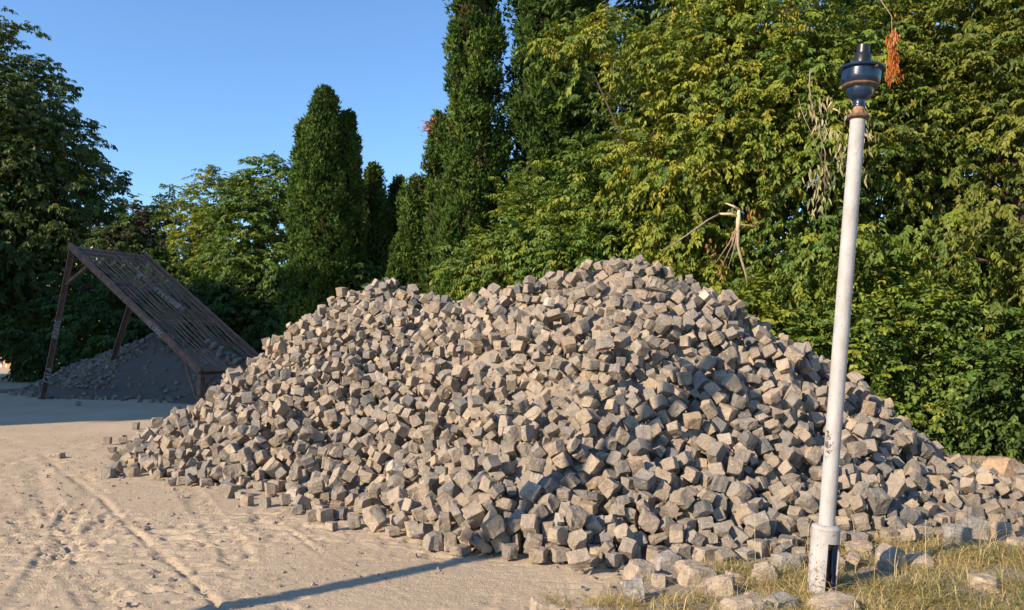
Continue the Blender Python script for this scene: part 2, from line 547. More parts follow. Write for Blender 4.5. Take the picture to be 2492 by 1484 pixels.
px_ = np.arange(-8.2, 8.8, 0.09); py_ = np.arange(4.6, 16.8, 0.09)
PX, PY = np.meshgrid(px_, py_)
PZ = core(PX, PY) + 0.03 * np.clip(H(PX, PY) / 0.5, -1, 1) + 0.05 * fbm(PX * 5, PY * 5, 7, 4) + 0.05 * streak(PX, PY) * fbm(PX * 6, PY * 6, 17, 3)
PZ = np.where(PZ < -0.06, -0.06, PZ)
J = np.arange(PX.size).reshape(PX.shape)
pq = np.stack([J[:-1, :-1], J[:-1, 1:], J[1:, 1:], J[1:, :-1]], -1).reshape(-1, 4)
keep = (PZ.ravel()[pq] > -0.055).any(axis=1)
mound = obj('dirt_mound', np_mesh('dirt_mound', np.stack([PX, PY, PZ], -1).reshape(-1, 3), [pq[keep]], smooth=True), M['dirt'])
tag(mound, kind='structure')


def cube_template(c):
    c = np.asarray(c, float); n = len(c)
    key = {}; V = []; F = []; side = []
    def vid(p):
        k = tuple(np.round(p, 5))
        if k not in key:
            key[k] = len(V); V.append(p)
        return key[k]
    for ax in range(3):
        for s in (-1, 1):
            for i in range(n - 1):
                for j in range(n - 1):
                    q = []
                    for a, b in ((i, j), (i + 1, j), (i + 1, j + 1), (i, j + 1)):
                        p = [0, 0, 0]; p[ax] = s; p[(ax + 1) % 3] = c[a]; p[(ax + 2) % 3] = c[b]
                        q.append(vid(p))
                    if s < 0: q = q[::-1]
                    F.append(q); side.append(ax * 2 + (s > 0))
    return np.array(V, float), np.array(F, np.int32), np.array(side)


def hew(size, tv, r, rough=1.3, chips=5):
    """rough-hewn blocks, all at once. size (N,3) full extents -> verts (N,nv,3)"""
    N = len(size)
    P = np.repeat(tv[None], N, 0).copy()
    out = np.sort(np.abs(P), axis=2)
    edge = np.maximum(0, out[:, :, 1] - 0.8) / 0.2
    P *= (1 - 0.03 * rough * edge)[:, :, None]
    # taper and skew so that no two faces stay parallel
    for a in range(3):
        b, c = (a + 1) % 3, (a + 2) % 3
        k = r.normal(0, 0.055 * rough, (N, 1)); l = r.normal(0, 0.055 * rough, (N, 1))
        P[:, :, a] = P[:, :, a] * (1 + k * P[:, :, b] + l * P[:, :, c]) + r.normal(0, 0.05 * rough, (N, 1)) * P[:, :, b]
    # knocked-off corners and edges
    for k in range(chips):
        n = unit(r.choice([-1, 1], (N, 3)) * (0.35 + r.random((N, 3))) * (r.random((N, 3)) > 0.25))
        ext = (np.abs(n).sum(1))
        d = ext * r.uniform(0.70, 1.02, N)
        over = np.maximum(0, np.einsum('nvi,ni->nv', P, n) - d[:, None])
        P -= over[:, :, None] * n[:, None, :] * 0.92
    # uneven cleft faces
    for k, (fr, am) in enumerate(((2.2, 0.045), (4.5, 0.028), (8.0, 0.016))):
        w = r.normal(0, fr, (N, 3, 3)); ph = r.uniform(0, 6.28, (N, 3))
        P += am * rough * np.sin(np.einsum('nvi,nij->nvj', P, w) + ph[:, None, :])
    return P * (size[:, None, :] / 2)


BEIGE = np.array([(0.370, 0.299, 0.228), (0.345, 0.279, 0.213), (0.395, 0.319, 0.238), (0.319, 0.263, 0.207), (0.380, 0.304, 0.223)])
GREY = np.array([(0.305, 0.265, 0.218), (0.268, 0.236, 0.20), (0.325, 0.28, 0.228), (0.235, 0.212, 0.186)])


def sett_tints(N, r):
    """per sett and cube side colour; returns (N,6,3) and a word for each sett"""
    base = BEIGE[r.integers(0, len(BEIGE), N)]
    kind = r.random(N)
    words = np.array(['beige'] * N, dtype=object)
    g = kind < 0.14
    base[g] = GREY[r.integers(0, len(GREY), g.sum())]; words[g] = 'grey'
    d = (kind >= 0.24) & (kind < 0.275)
    base[d] = np.array((0.18, 0.17, 0.158)); words[d] = 'dark grey'
    p = (kind >= 0.285) & (kind < 0.31)
    base[p] = np.array((0.47, 0.405, 0.325)); words[p] = 'pale'
    o = (kind >= 0.31) & (kind < 0.33)
    base[o] = np.array((0.42, 0.315, 0.21)); words[o] = 'tawny'
    C = np.repeat(base[:, None, :], 6, 1)
    alt = (r.random((N, 6)) < 0.16) & (words != 'pale')[:, None]
    C[alt] = GREY[r.integers(0, len(GREY), alt.sum())]
    C *= r.uniform(0.88, 1.1, (N, 6, 1)) * r.uniform(0.9, 1.08, (N, 1, 1))
    return C, words


TV5, TF5, TS5 = cube_template([-1, -0.86, -0.3, 0.3, 0.86, 1])
TV4, TF4, TS4 = cube_template([-1, -0.85, 0.0, 0.85, 1])
TV3, TF3, TS3 = cube_template([-1, -0.82, 0.82, 1])
TV2, TF2, TS2 = cube_template([-1, 1])


def quat_mats(q):
    q = unit(q)
    w, x, y, z = q[:, 0], q[:, 1], q[:, 2], q[:, 3]
    return np.stack([1 - 2 * (y * y + z * z), 2 * (x * y - w * z), 2 * (x * z + w * y),
                     2 * (x * y + w * z), 1 - 2 * (x * x + z * z), 2 * (y * z - w * x),
                     2 * (x * z - w * y), 2 * (y * z + w * x), 1 - 2 * (x * x + y * y)], -1).reshape(-1, 3, 3)


def blocks_mesh(name, pos, q, size, r, sets, rough=1.3, tone=1.0):
    """many blocks as one mesh; sets = [(count or None, template verts, faces, sides)] used in order"""
    V = []; F = []; T = []; off = 0; k = 0
    for cnt, tv, tf, ts in sets:
        e = len(pos) if cnt is None else min(len(pos), k + cnt)
        if e <= k: continue
        P = hew(size[k:e], tv, r, rough)
        P = np.einsum('nij,nvj->nvi', quat_mats(q[k:e]), P) + pos[k:e, None, :]
        C, w = sett_tints(e - k, r)
        F.append((tf[None] + (np.arange(e - k) * len(tv))[:, None, None]).reshape(-1, 4) + off)
        V.append(P.reshape(-1, 3)); T.append(C[:, ts].reshape(-1, 3) * tone)
        off += (e - k) * len(tv); k = e
    return np_mesh(name, np.concatenate(V), [np.concatenate(F)], np.concatenate(T))


# where each sett came to rest when the heap was tipped (position, rotation, size)
# nine numbers each: position in cm, rotation vector in 1/20 rad, edge lengths in 1/200 m
SETT_DATA = [
306,661,30,6,29,11,40,25,26,49,606,29,-22,21,33,26,25,30,194,623,19,-8,26,48,32,31,27,108,642,52,-26,-8,-37,25,26,27,-14,610,21,45,10,-26,24,25,29,
-119,686,11,-14,-46,-10,35,24,25,48,559,9,26,13,36,22,20,28,270,621,7,-2,31,3,26,28,29,-31,641,24,-2,-24,-31,27,29,29,240,648,33,11,19,38,38,26,23,231,577,6,-3,7,-47,25,25,19,
134,627,38,-27,42,34,25,27,28,106,612,25,-10,-37,-40,28,25,23,-62,626,6,0,0,8,26,25,26,187,653,39,23,-6,-32,27,30,30,80,644,45,23,-17,7,26,25,32,34,600,17,-1,-1,-15,22,23,24,
178,685,67,-19,45,13,31,22,28,16,637,42,-15,-51,-27,27,28,17,304,640,6,-4,31,4,26,20,22,126,593,6,-31,21,31,23,22,22,14,615,20,-16,-14,-36,28,25,24,49,590,16,11,6,-22,22,24,20,
85,582,12,40,7,27,24,23,23,317,631,9,26,8,-35,23,23,26,188,606,6,0,0,-16,25,22,25,74,575,5,30,-10,-10,21,21,23,215,768,123,38,-29,-14,29,29,30,343,708,33,-43,-9,-21,36,25,23,
68,666,60,24,44,37,25,28,24,156,583,6,-29,-48,-9,22,23,15,150,625,32,-21,-36,-6,23,24,25,36,592,5,0,0,6,25,22,21,20,663,62,9,-44,43,25,27,28,254,621,8,26,23,-26,30,26,26,
221,639,16,37,-23,35,24,20,26,20,590,5,0,0,-8,22,21,21,110,679,72,18,48,-15,27,28,23,17,605,10,-55,-2,8,26,26,25,286,649,16,7,-4,-34,25,23,23,321,733,64,25,-26,31,27,27,23,
189,634,25,-1,17,-25,26,29,28,234,631,16,30,-9,47,22,27,21,44,679,61,10,-31,27,26,24,29,166,724,91,-43,39,4,26,27,23,397,695,7,-2,35,2,25,25,19,125,601,18,-18,24,21,20,22,26,
172,656,46,16,29,-30,28,21,21,68,719,96,23,-6,48,27,29,26,239,607,6,-43,-45,-2,27,26,23,95,797,163,19,27,24,29,27,33,-2,601,5,0,0,9,20,22,20,123,645,40,-10,-19,6,33,26,22,
-273,901,22,-14,46,12,40,29,30,-54,642,18,2,-5,31,24,20,25,244,567,7,-6,-22,-15,19,19,18,206,753,97,2,7,-15,30,23,26,174,595,4,58,24,0,26,23,15,-200,807,18,27,-29,24,26,30,25,
254,766,110,25,21,-12,23,26,26,151,666,52,-23,41,-29,22,21,25,-74,651,9,10,39,28,27,23,24,131,795,158,27,-7,-27,28,25,29,84,595,19,17,-10,-1,24,22,23,
428,740,30,4,32,-25,21,24,22,332,664,17,34,5,-13,24,27,22,273,718,60,37,-36,-8,25,26,24,116,693,81,49,-3,1,28,28,32,-17,682,58,-12,-6,10,23,23,22,190,673,56,22,29,12,25,27,23,
-39,704,54,18,27,16,28,26,28,29,632,34,26,-22,49,25,23,23,136,621,19,-36,-14,-36,27,25,26,213,711,76,-19,48,-35,23,24,23,187,744,101,-43,2,24,31,21,19,
105,581,6,-29,-11,17,19,19,19,-39,611,3,-28,56,0,24,26,13,114,810,165,-20,16,-12,25,27,30,29,644,46,-16,46,5,24,25,21,139,745,106,-48,22,32,26,21,28,
-41,691,43,24,-40,-6,28,27,30,-24,611,7,-23,-49,18,24,28,13,124,729,99,-42,-22,18,26,26,25,176,615,12,21,-47,-11,27,28,23,-4,643,31,22,-7,-13,22,20,22,
38,687,71,-53,31,-15,33,21,22,287,657,29,3,46,20,22,23,18,429,817,52,9,38,13,24,25,24,441,724,11,-23,-16,52,28,24,25,139,599,15,30,36,19,18,19,21,
-171,723,6,29,-12,-13,20,23,26,-69,892,116,36,0,26,26,31,27,324,765,71,-9,27,47,28,25,25,340,762,78,-21,-51,5,24,25,26,341,828,117,-48,-8,31,25,27,29,
21,624,29,-19,46,-3,20,20,22,380,744,32,35,-26,1,29,28,23,162,843,183,30,-28,1,32,29,25,155,733,101,42,25,12,23,28,24,152,621,20,4,22,-57,25,24,22,
247,708,63,-24,-52,-14,23,20,23,-9,616,8,44,28,11,23,23,23,419,723,7,-19,-27,-19,30,31,32,134,666,60,30,-52,16,26,21,21,61,829,161,4,18,-59,29,29,24,
210,573,5,-2,-1,-19,15,18,18,-298,835,8,17,-25,-32,25,26,24,13,871,175,16,-26,-18,24,31,31,227,648,39,20,48,-23,21,19,17,221,657,29,-25,13,-37,23,23,23,
161,609,18,-17,15,27,20,23,19,1,726,76,5,-16,-16,26,22,28,92,660,58,-6,-9,-26,19,20,23,9,769,102,-2,39,-29,27,23,21,304,804,102,44,24,23,26,26,32,74,838,181,17,22,-9,29,27,23,
171,777,128,-29,-14,7,22,26,23,174,701,73,3,11,19,29,30,27,384,852,94,-4,-42,-44,26,28,27,189,784,125,-26,50,-26,26,28,29,102,771,135,46,-9,-1,23,24,23,
80,794,142,22,31,33,34,24,23,228,824,150,-15,21,0,27,25,27,61,632,31,2,0,-10,27,23,17,-52,691,34,-22,29,45,22,23,22,-143,758,8,0,2,-45,24,25,28,265,757,91,38,14,-20,27,24,24,
7,869,159,41,-4,36,29,29,28,349,646,6,-44,44,3,19,21,19,335,641,5,-25,19,-21,19,20,17,70,709,84,-37,8,-17,19,22,24,307,852,151,-11,-49,-9,35,25,24,435,710,5,-32,-7,8,23,18,22,
48,658,47,23,-15,52,22,21,22,251,751,83,9,-13,-4,26,25,25,273,759,106,-15,-13,-8,23,26,21,72,749,117,13,-13,-3,23,23,25,124,623,30,46,12,22,23,23,22,
-64,765,55,-27,-39,8,36,26,26,284,817,138,-1,26,-18,27,26,26,146,748,119,-6,-11,-50,25,22,20,127,657,51,55,-15,-8,28,25,20,14,713,82,11,28,-10,25,25,15,
227,719,68,-29,-22,-49,27,27,21,-318,895,18,28,4,10,38,27,28,147,712,85,-15,6,21,21,21,21,221,695,50,-17,48,-13,26,22,21,43,645,38,42,-17,41,24,21,21,
255,729,73,-33,24,-5,26,25,21,-283,962,85,-20,-1,22,28,28,27,-87,814,70,9,9,-60,26,24,27,-44,643,23,-13,19,-18,29,31,13,308,733,56,39,-26,-10,22,21,21,
96,681,82,3,41,4,21,23,21,128,697,68,1,-15,11,23,27,18,-13,645,42,-1,-15,-13,18,20,19,-106,740,18,-17,4,16,27,27,29,379,789,59,-32,18,29,25,25,25,120,616,20,3,26,-30,23,25,22,
62,613,22,24,-40,25,21,21,21,-89,699,19,-14,37,9,24,25,24,-256,840,7,-1,2,-53,25,24,26,92,729,104,-20,-27,1,22,19,21,213,613,6,11,30,-11,26,23,26,222,737,87,-27,-6,3,27,18,21,
-122,866,69,-4,40,15,25,24,25,-52,632,5,0,0,-23,35,22,21,290,692,40,-18,-32,46,23,22,25,317,654,13,-20,1,52,21,22,25,-118,789,38,44,-25,4,33,24,22,103,661,61,4,-4,5,21,24,20,
-87,859,98,-15,-23,1,32,24,18,111,604,14,43,37,5,29,28,11,36,710,84,-41,-24,26,23,22,23,241,889,198,3,-19,15,24,25,24,-197,986,125,-23,18,-49,31,25,25,
-60,899,131,-17,38,16,29,25,23,270,648,15,-17,-1,-4,20,17,17,453,714,7,-18,-26,-22,23,20,18,217,751,107,4,-24,-1,22,23,23,-50,734,57,24,-4,8,27,28,28,
-65,662,20,-52,9,29,22,25,18,-109,765,31,8,6,-2,25,21,25,-17,724,64,50,2,-8,29,23,27,97,606,11,0,-17,-35,26,26,24,332,735,46,19,-5,-26,23,22,23,-152,826,24,-3,-57,0,29,27,21,
148,675,63,12,50,-10,21,22,21,-305,902,36,35,-11,48,30,24,22,302,783,87,14,29,22,24,25,23,-176,804,9,1,10,-46,25,21,24,300,682,33,-19,44,31,24,25,23,
84,714,88,43,-4,-15,20,19,22,-159,733,5,5,42,43,23,21,22,83,624,30,39,43,-15,25,18,19,231,645,23,27,-31,-39,21,20,22,222,851,170,23,5,26,22,27,24,243,697,51,-29,28,-2,20,23,21,
60,689,66,-30,34,-2,22,23,21,474,791,27,-5,2,18,26,27,23,-43,931,170,-29,-26,-7,27,27,27,371,702,16,38,-24,25,22,23,17,138,598,4,0,0,11,21,25,15,12,715,67,-29,-13,-48,24,21,21,
-36,613,14,16,9,-4,18,18,17,-20,664,44,31,21,-38,23,22,17,93,625,27,-26,37,20,18,21,18,-55,853,94,-24,7,33,32,23,23,263,664,24,-41,-13,-10,22,20,20,
20,737,96,-1,47,-11,29,22,21,-205,771,8,-17,41,9,24,24,24,49,701,82,3,-28,-15,18,21,22,27,833,115,-15,40,20,28,31,26,197,784,143,13,6,17,24,21,22,
-226,879,33,-56,-4,-9,29,25,21,163,601,8,-8,-36,18,20,24,20,-464,963,6,31,-2,-2,27,25,26,-328,947,57,-47,13,-20,29,28,25,159,784,132,-22,54,6,27,27,27,
-267,796,5,0,0,-6,19,22,22,485,783,19,11,-27,30,22,24,22,204,598,8,11,-14,-53,24,23,11,201,691,62,10,18,-39,24,25,21,209,847,184,-26,35,-6,21,24,24,53,685,74,24,44,14,21,24,15,
90,684,61,22,0,-11,24,25,25,-238,907,59,12,-51,31,25,26,25,107,709,91,-13,-36,-28,23,21,15,-195,978,105,8,0,7,27,31,28,-78,718,29,0,42,40,23,26,22,
197,767,118,31,2,-24,25,24,24,196,865,185,-1,18,-8,26,26,29,-75,733,34,38,17,-45,29,22,23,-440,1009,35,49,-12,27,37,27,27,-12,835,110,-45,-2,28,23,24,22,
-234,853,21,-6,-36,2,24,24,22,168,645,32,-20,-26,19,21,25,23,-140,702,5,0,0,4,21,21,22,-313,1031,108,24,32,44,26,27,30,-218,971,103,-48,-13,33,28,31,25,
278,757,80,11,38,2,25,25,26,44,816,130,-11,-55,12,25,22,20,-4,694,52,24,-11,-3,22,22,21,-93,919,135,-48,-30,0,22,25,27,411,814,65,19,28,-10,29,25,24,
258,930,219,13,16,-19,38,27,23,321,810,100,49,16,-18,23,23,22,326,872,137,-42,-9,14,26,24,23,-2,718,64,-45,3,-8,22,21,24,429,740,15,-1,-4,-28,22,24,24,
9,728,88,-1,-29,-19,24,23,21,201,759,110,16,46,-9,21,23,21,103,622,34,27,-9,55,21,18,17,49,901,196,-6,16,55,34,22,18,-487,952,7,29,0,0,27,25,25,
-104,1083,214,-48,-32,4,38,32,32,110,599,5,0,0,12,28,24,18,165,668,47,-27,-6,5,19,23,23,280,877,174,15,12,3,35,23,20,-132,758,21,-19,-11,-28,21,20,18,
279,745,72,-18,-10,-10,23,26,23,0,621,18,30,-24,-3,27,18,20,195,739,85,-9,43,20,24,27,17,-195,855,31,9,-39,-33,35,24,25,-289,906,33,-31,-5,-8,26,27,22,
-94,678,11,-27,3,23,21,20,21,-305,896,6,0,0,-17,27,23,25,194,968,251,20,-26,31,31,25,25,411,695,6,28,-19,-9,21,19,14,-375,963,43,-54,10,-8,32,23,22,-18,647,28,-8,52,3,18,21,21,
168,902,231,-17,-19,33,28,24,22,284,790,112,2,13,-34,25,29,26,-346,962,71,-53,-5,31,26,29,28,247,801,127,3,5,34,22,23,21,-159,946,121,-14,-7,-59,36,23,23,
269,880,166,11,-4,41,31,23,20,323,813,113,23,14,8,23,21,22,246,639,20,-12,-37,-12,18,20,19,315,781,78,5,-48,40,22,20,22,175,845,172,20,-23,52,21,26,22,
73,734,106,26,12,-44,21,23,19,499,777,21,30,-41,0,28,25,23,408,933,121,-44,24,9,29,27,27,74,968,243,22,2,-14,23,27,26,175,674,54,22,12,-28,24,24,18,
142,788,165,27,0,-51,19,20,25,96,654,47,35,15,-38,18,20,17,203,671,43,5,18,-28,19,20,22,310,722,46,17,17,5,22,22,20,-174,946,93,11,-18,-47,27,25,26,
128,803,145,25,-14,-16,24,25,24,198,729,72,52,-6,6,25,24,27,-129,849,48,50,-25,-13,27,26,24,274,681,42,-25,-17,-3,18,17,17,62,594,5,1,-31,1,21,28,20,
149,712,70,-20,13,-11,23,23,21,-75,671,18,16,-7,-38,18,23,21,398,805,63,19,-12,41,24,24,23,389,767,41,-20,39,-11,26,26,20,165,684,56,37,25,-16,18,21,22,
261,801,119,22,-30,-11,18,23,25,86,683,76,-22,25,-14,19,19,15,57,919,210,43,-30,3,22,25,28,-181,911,64,-20,-13,34,24,26,29,301,651,15,60,-18,0,17,18,20,
349,753,53,-40,30,17,21,22,13,-37,808,103,21,-24,-9,17,22,21,45,815,144,-37,-44,5,23,23,25,-161,879,55,-5,-9,42,24,23,23,70,656,47,56,17,14,25,25,12,
70,584,12,-21,20,-3,15,17,13,-118,905,96,-36,32,-30,24,23,27,191,894,216,54,-5,23,28,22,25,480,765,6,63,-2,0,29,23,22,181,770,100,28,30,-40,22,24,25,
-336,902,15,43,-19,5,25,25,21,251,659,34,19,-4,14,27,27,27,-368,900,8,-58,3,22,22,22,21,157,637,39,33,-16,15,21,21,17,280,851,155,19,35,-47,27,22,22,
-86,834,81,34,41,-17,25,25,24,92,723,90,-44,25,-36,22,24,28,-170,819,24,49,10,29,20,23,24,297,741,59,-16,58,8,22,24,22,-35,836,112,7,-11,50,21,25,22,
-87,809,55,-29,-31,36,21,22,23,371,796,71,-17,37,-43,21,19,19,0,836,122,32,-34,21,24,22,22,-101,672,3,0,0,10,22,20,12,-142,850,40,-24,36,-36,23,24,20,
-6,758,88,33,11,-36,21,22,18,-97,762,38,-34,48,-10,22,22,18,258,717,62,-4,17,-36,22,24,24,240,857,174,-13,16,54,21,23,22,393,714,10,-1,-41,18,27,21,22,
-24,769,91,-4,-28,-30,23,20,23,59,738,99,1,15,-11,25,21,24,50,749,106,-2,-45,-8,24,24,18,-195,1113,214,-16,-12,46,31,28,29,37,613,24,36,-14,-30,22,19,13,
78,796,128,22,5,6,34,21,26,165,634,24,12,22,21,19,20,21,431,789,33,16,7,-38,22,22,28,385,865,110,35,-4,-25,22,22,22,108,638,37,11,-30,-42,18,19,24,
235,703,56,-14,15,43,21,18,18,-37,902,135,-44,-23,-4,25,24,20,429,867,73,44,12,-36,30,26,30,165,776,111,8,9,11,34,23,27,117,852,192,-45,6,-35,20,24,24,
4,619,7,24,19,22,25,27,10,-157,690,4,0,0,-11,17,16,16,-199,893,39,14,-52,12,25,26,23,89,752,114,25,5,17,22,18,21,186,836,164,26,15,-36,22,21,23,328,802,83,12,-16,-22,27,26,33,
241,762,90,22,-37,-4,21,21,20,-182,812,19,-20,0,-48,24,23,22,-259,940,63,19,9,45,36,26,20,-140,872,67,-7,-21,-30,24,26,24,-246,787,5,0,0,-3,19,19,18,
225,668,39,29,2,45,21,22,24,-216,939,77,-29,-7,2,27,26,25,367,733,30,-41,-17,28,21,22,24,-404,1062,95,-14,22,34,40,27,26,96,638,37,-15,-4,-27,24,16,18,
-28,674,46,-12,46,-4,25,25,16,56,649,37,4,0,-3,23,21,19,-17,993,203,-27,35,40,28,25,27,404,850,87,-14,28,28,21,20,23,150,603,5,0,0,3,21,22,21,184,610,18,-33,-9,-24,14,17,16,
286,709,50,-25,24,-47,22,22,19,279,700,45,-18,2,-18,20,20,18,-117,842,42,16,-27,7,25,26,23,395,832,74,14,-18,-32,39,24,23,39,741,94,-8,-46,3,20,21,21,
-228,793,6,13,-41,-36,19,21,20,32,845,159,-41,-1,22,22,20,22,349,745,42,-13,-13,10,23,23,25,-349,900,5,0,0,-50,26,25,18,55,781,124,8,17,-4,22,22,22,
127,937,256,40,-21,-13,22,23,25,-233,963,80,-11,16,-45,28,25,21,213,680,41,28,-8,38,23,22,23,-324,1089,157,19,19,5,25,26,26,373,724,22,-32,-50,19,24,24,12,
-100,919,109,-5,14,-53,25,25,18,-117,886,81,13,11,-39,21,23,25,93,911,225,9,-5,-27,27,22,24,-32,763,76,-30,-13,26,20,19,18,-301,901,23,30,4,18,24,21,23,
319,701,38,10,24,6,26,20,20,209,790,129,5,-27,-5,23,27,24,377,698,5,11,-30,11,19,19,21,67,701,73,-3,41,-44,20,22,21,-345,1025,93,-61,-5,-3,26,27,28,
152,599,15,30,-2,-3,15,16,17,130,712,84,-37,24,11,21,19,11,-133,862,58,30,33,-26,22,23,25,-15,882,129,-9,-9,15,25,26,23,186,644,30,40,14,-6,23,22,20,
244,830,147,0,-4,-34,23,24,24,130,832,175,17,1,26,23,20,24,-256,900,39,-18,14,9,23,23,21,-267,996,102,-4,-59,3,28,26,24,-36,683,35,-27,20,-2,21,21,17,
-120,941,117,26,-11,-12,26,21,25,-338,989,70,-16,-31,16,25,22,23,-268,919,56,-3,27,9,22,25,24,192,887,201,-21,23,7,25,22,16,214,650,20,30,-36,41,21,20,24,
200,649,31,-21,49,3,19,20,13,485,855,36,-29,-4,-18,20,21,20,59,668,48,-1,-6,-20,20,19,20,-188,904,52,11,-32,-20,26,28,19,-432,1030,59,3,-37,19,24,24,24,
-231,976,90,0,47,-16,27,27,25,239,674,39,-6,3,-27,20,20,26,61,808,136,18,-5,-36,25,21,19,96,803,147,45,-14,-15,18,21,22,472,817,27,2,49,12,25,21,27,
436,811,38,9,-19,-28,36,22,26,28,840,149,-11,6,19,19,18,20,14,839,120,-10,54,-28,23,24,14,325,677,26,-31,14,-11,24,22,23,-12,851,119,12,4,43,26,28,27,
12,642,30,-18,40,-37,22,19,20,-159,784,8,41,24,2,21,24,16,-278,941,69,-42,-18,-4,22,22,20,-205,756,4,0,0,2,22,20,15,-90,1019,168,36,-23,-3,28,27,27,
-15,960,184,-2,-46,9,37,24,30,-259,1014,114,25,0,46,25,24,23,-397,984,50,-11,10,18,25,25,22,-35,856,125,56,23,1,22,22,24,115,736,106,8,46,-16,21,22,19,
408,887,98,-35,-42,-3,22,25,26,132,886,210,36,23,31,24,22,19,366,851,115,-35,-21,40,21,18,19,-68,804,68,-29,-29,5,19,19,22,10,952,197,-38,33,30,24,28,20,
293,645,5,-22,28,-28,19,19,21,336,879,126,24,16,-6,30,21,16,142,704,62,-14,-18,2,23,28,29,259,807,131,-14,6,1,20,21,21,120,791,137,-25,-1,-24,18,20,18,
-137,1088,204,-21,-32,-2,25,27,26,184,730,83,34,13,-21,18,19,17,0,662,38,-31,14,-33,16,17,15,89,569,4,-14,56,-4,15,13,10,142,737,93,45,34,6,23,22,28,
413,818,53,-33,-8,-42,22,22,20,-20,763,82,-14,-12,-12,23,23,12,23,696,67,-25,6,-55,21,21,20,133,754,114,-39,0,-11,22,22,19,279,664,18,-32,8,-20,22,21,19,
383,786,44,-9,17,-4,26,19,19,-130,977,146,15,-53,-16,22,19,24,359,765,53,-17,26,-1,27,25,26,-241,897,45,31,11,5,21,22,22,-259,871,6,-31,8,-8,28,26,26,
400,743,20,-2,-42,36,18,18,20,375,820,80,-4,-22,-17,23,24,24,145,822,183,-35,-41,-1,20,19,20,-368,1039,86,-33,24,46,32,26,26,-10,705,58,50,10,5,26,24,23,
-99,710,18,16,25,-10,23,25,14,-371,1066,112,-56,11,13,20,26,23,214,590,5,-29,-22,-31,18,20,20,5,630,21,-17,-51,-13,26,22,23,-115,758,16,-19,-43,39,36,25,26,
-107,873,76,53,2,13,21,20,28,-84,669,6,1,-3,7,21,26,22,79,610,16,-23,24,-46,23,25,19,132,802,130,-27,25,11,24,21,16,-21,936,170,37,-11,-21,22,22,27,
526,818,29,-50,-3,-9,20,23,21,-385,1033,94,2,20,34,28,25,25,-358,962,49,5,-40,20,22,23,20,249,918,214,-46,-4,8,23,21,22,-311,943,57,7,-46,-21,21,20,22,
-14,926,161,-20,-58,-4,27,23,24,103,732,96,26,-4,38,24,22,26,287,816,124,-20,25,-44,24,23,23,58,992,242,25,23,-4,21,24,24,-226,922,53,-3,-35,8,24,21,24,
-153,1064,194,-23,8,-7,23,23,26,359,697,12,8,0,3,21,22,19,-400,951,31,-49,7,-37,20,21,19,253,750,96,-54,-1,-1,16,18,15,-327,925,38,-15,-5,23,23,23,27,
-7,901,152,-38,6,34,22,24,23,277,715,45,-40,1,30,21,20,23,-420,937,9,4,-46,-5,19,23,23,341,753,65,35,-1,43,23,22,25,386,703,5,31,10,10,20,21,20,282,869,163,-2,-25,-28,27,21,22,
-195,953,80,-8,-1,13,25,25,26,43,627,29,-4,30,-20,29,18,17,120,891,212,17,35,45,22,20,22,-439,951,16,14,-6,18,20,21,17,-146,885,80,-45,5,5,21,22,18,66,639,39,-1,1,-5,17,17,13,
322,877,154,-14,-55,16,27,27,32,-59,688,26,-19,38,34,23,21,21,243,687,44,38,45,8,24,24,15,-51,823,78,36,15,23,19,20,19,35,901,192,48,-15,-22,27,27,14,
247,827,132,-30,-2,-42,23,25,23,207,793,143,-2,32,18,21,24,22,82,666,49,49,-20,20,25,24,23,-331,1021,82,-33,-26,2,28,29,24,-75,773,46,-15,1,17,21,23,22,
532,838,32,39,-17,-29,22,25,19,-486,969,10,-52,-4,-9,23,25,24,-41,977,185,8,10,8,25,27,26,-271,995,116,-24,-31,35,24,22,23,179,790,136,19,24,47,24,20,16,
104,921,231,19,-3,-44,23,23,23,1,905,180,0,-2,25,25,26,26,21,664,49,-32,-2,3,22,20,19,26,780,98,20,-5,15,28,26,24,82,639,29,-16,13,4,26,24,22,131,725,86,-18,-36,-23,27,31,27,
-116,964,139,41,31,24,25,23,24,-263,1078,180,9,-19,-41,24,23,23,-35,803,92,25,15,18,20,22,23,91,771,127,-34,21,6,20,17,17,290,683,26,-42,24,0,32,22,22,
-6,757,97,-3,-1,-15,25,23,12,-394,959,44,12,32,14,25,24,14,77,616,24,46,22,-10,18,17,13,150,778,126,-32,-9,-36,20,24,18,334,818,102,-19,-47,8,22,23,20,
51,842,168,27,-45,-13,22,24,22,-110,1033,176,5,50,1,25,22,28,-77,906,123,13,0,-24,26,28,30,69,808,143,10,15,8,23,25,17,28,618,18,31,-3,-3,19,20,18,
198,907,227,-10,46,-7,25,23,24,-298,1029,122,14,24,-19,27,24,28,-291,1055,145,31,31,-22,19,24,26,-258,1187,243,-55,14,3,23,28,28,310,902,160,-28,-34,19,23,26,22,
-90,969,153,25,-7,-8,19,23,23,-284,887,15,34,7,-30,22,20,15,82,697,71,57,13,-17,20,22,21,-161,1014,155,48,-23,21,21,21,22,-174,872,51,-45,-14,-18,20,21,17,
358,902,134,-12,29,2,25,23,21,-184,727,5,0,0,7,19,18,18,311,765,64,-12,-36,9,19,21,20,146,650,38,-16,-7,9,20,21,23,199,610,6,-15,-31,26,19,20,19,43,909,210,-32,19,-20,23,19,19,
-182,883,39,-36,26,-40,22,23,27,-374,1021,83,-5,7,31,25,24,23,406,723,17,7,-37,35,18,16,13,361,814,82,-10,-12,8,23,22,25,-66,856,82,5,-39,17,24,21,21,
-163,892,72,-15,-8,-16,18,19,20,-104,904,90,19,17,-32,21,24,24,131,865,194,-21,22,44,20,22,21,-99,855,62,-42,-16,-18,26,26,28,343,898,136,18,-46,-34,28,30,31,
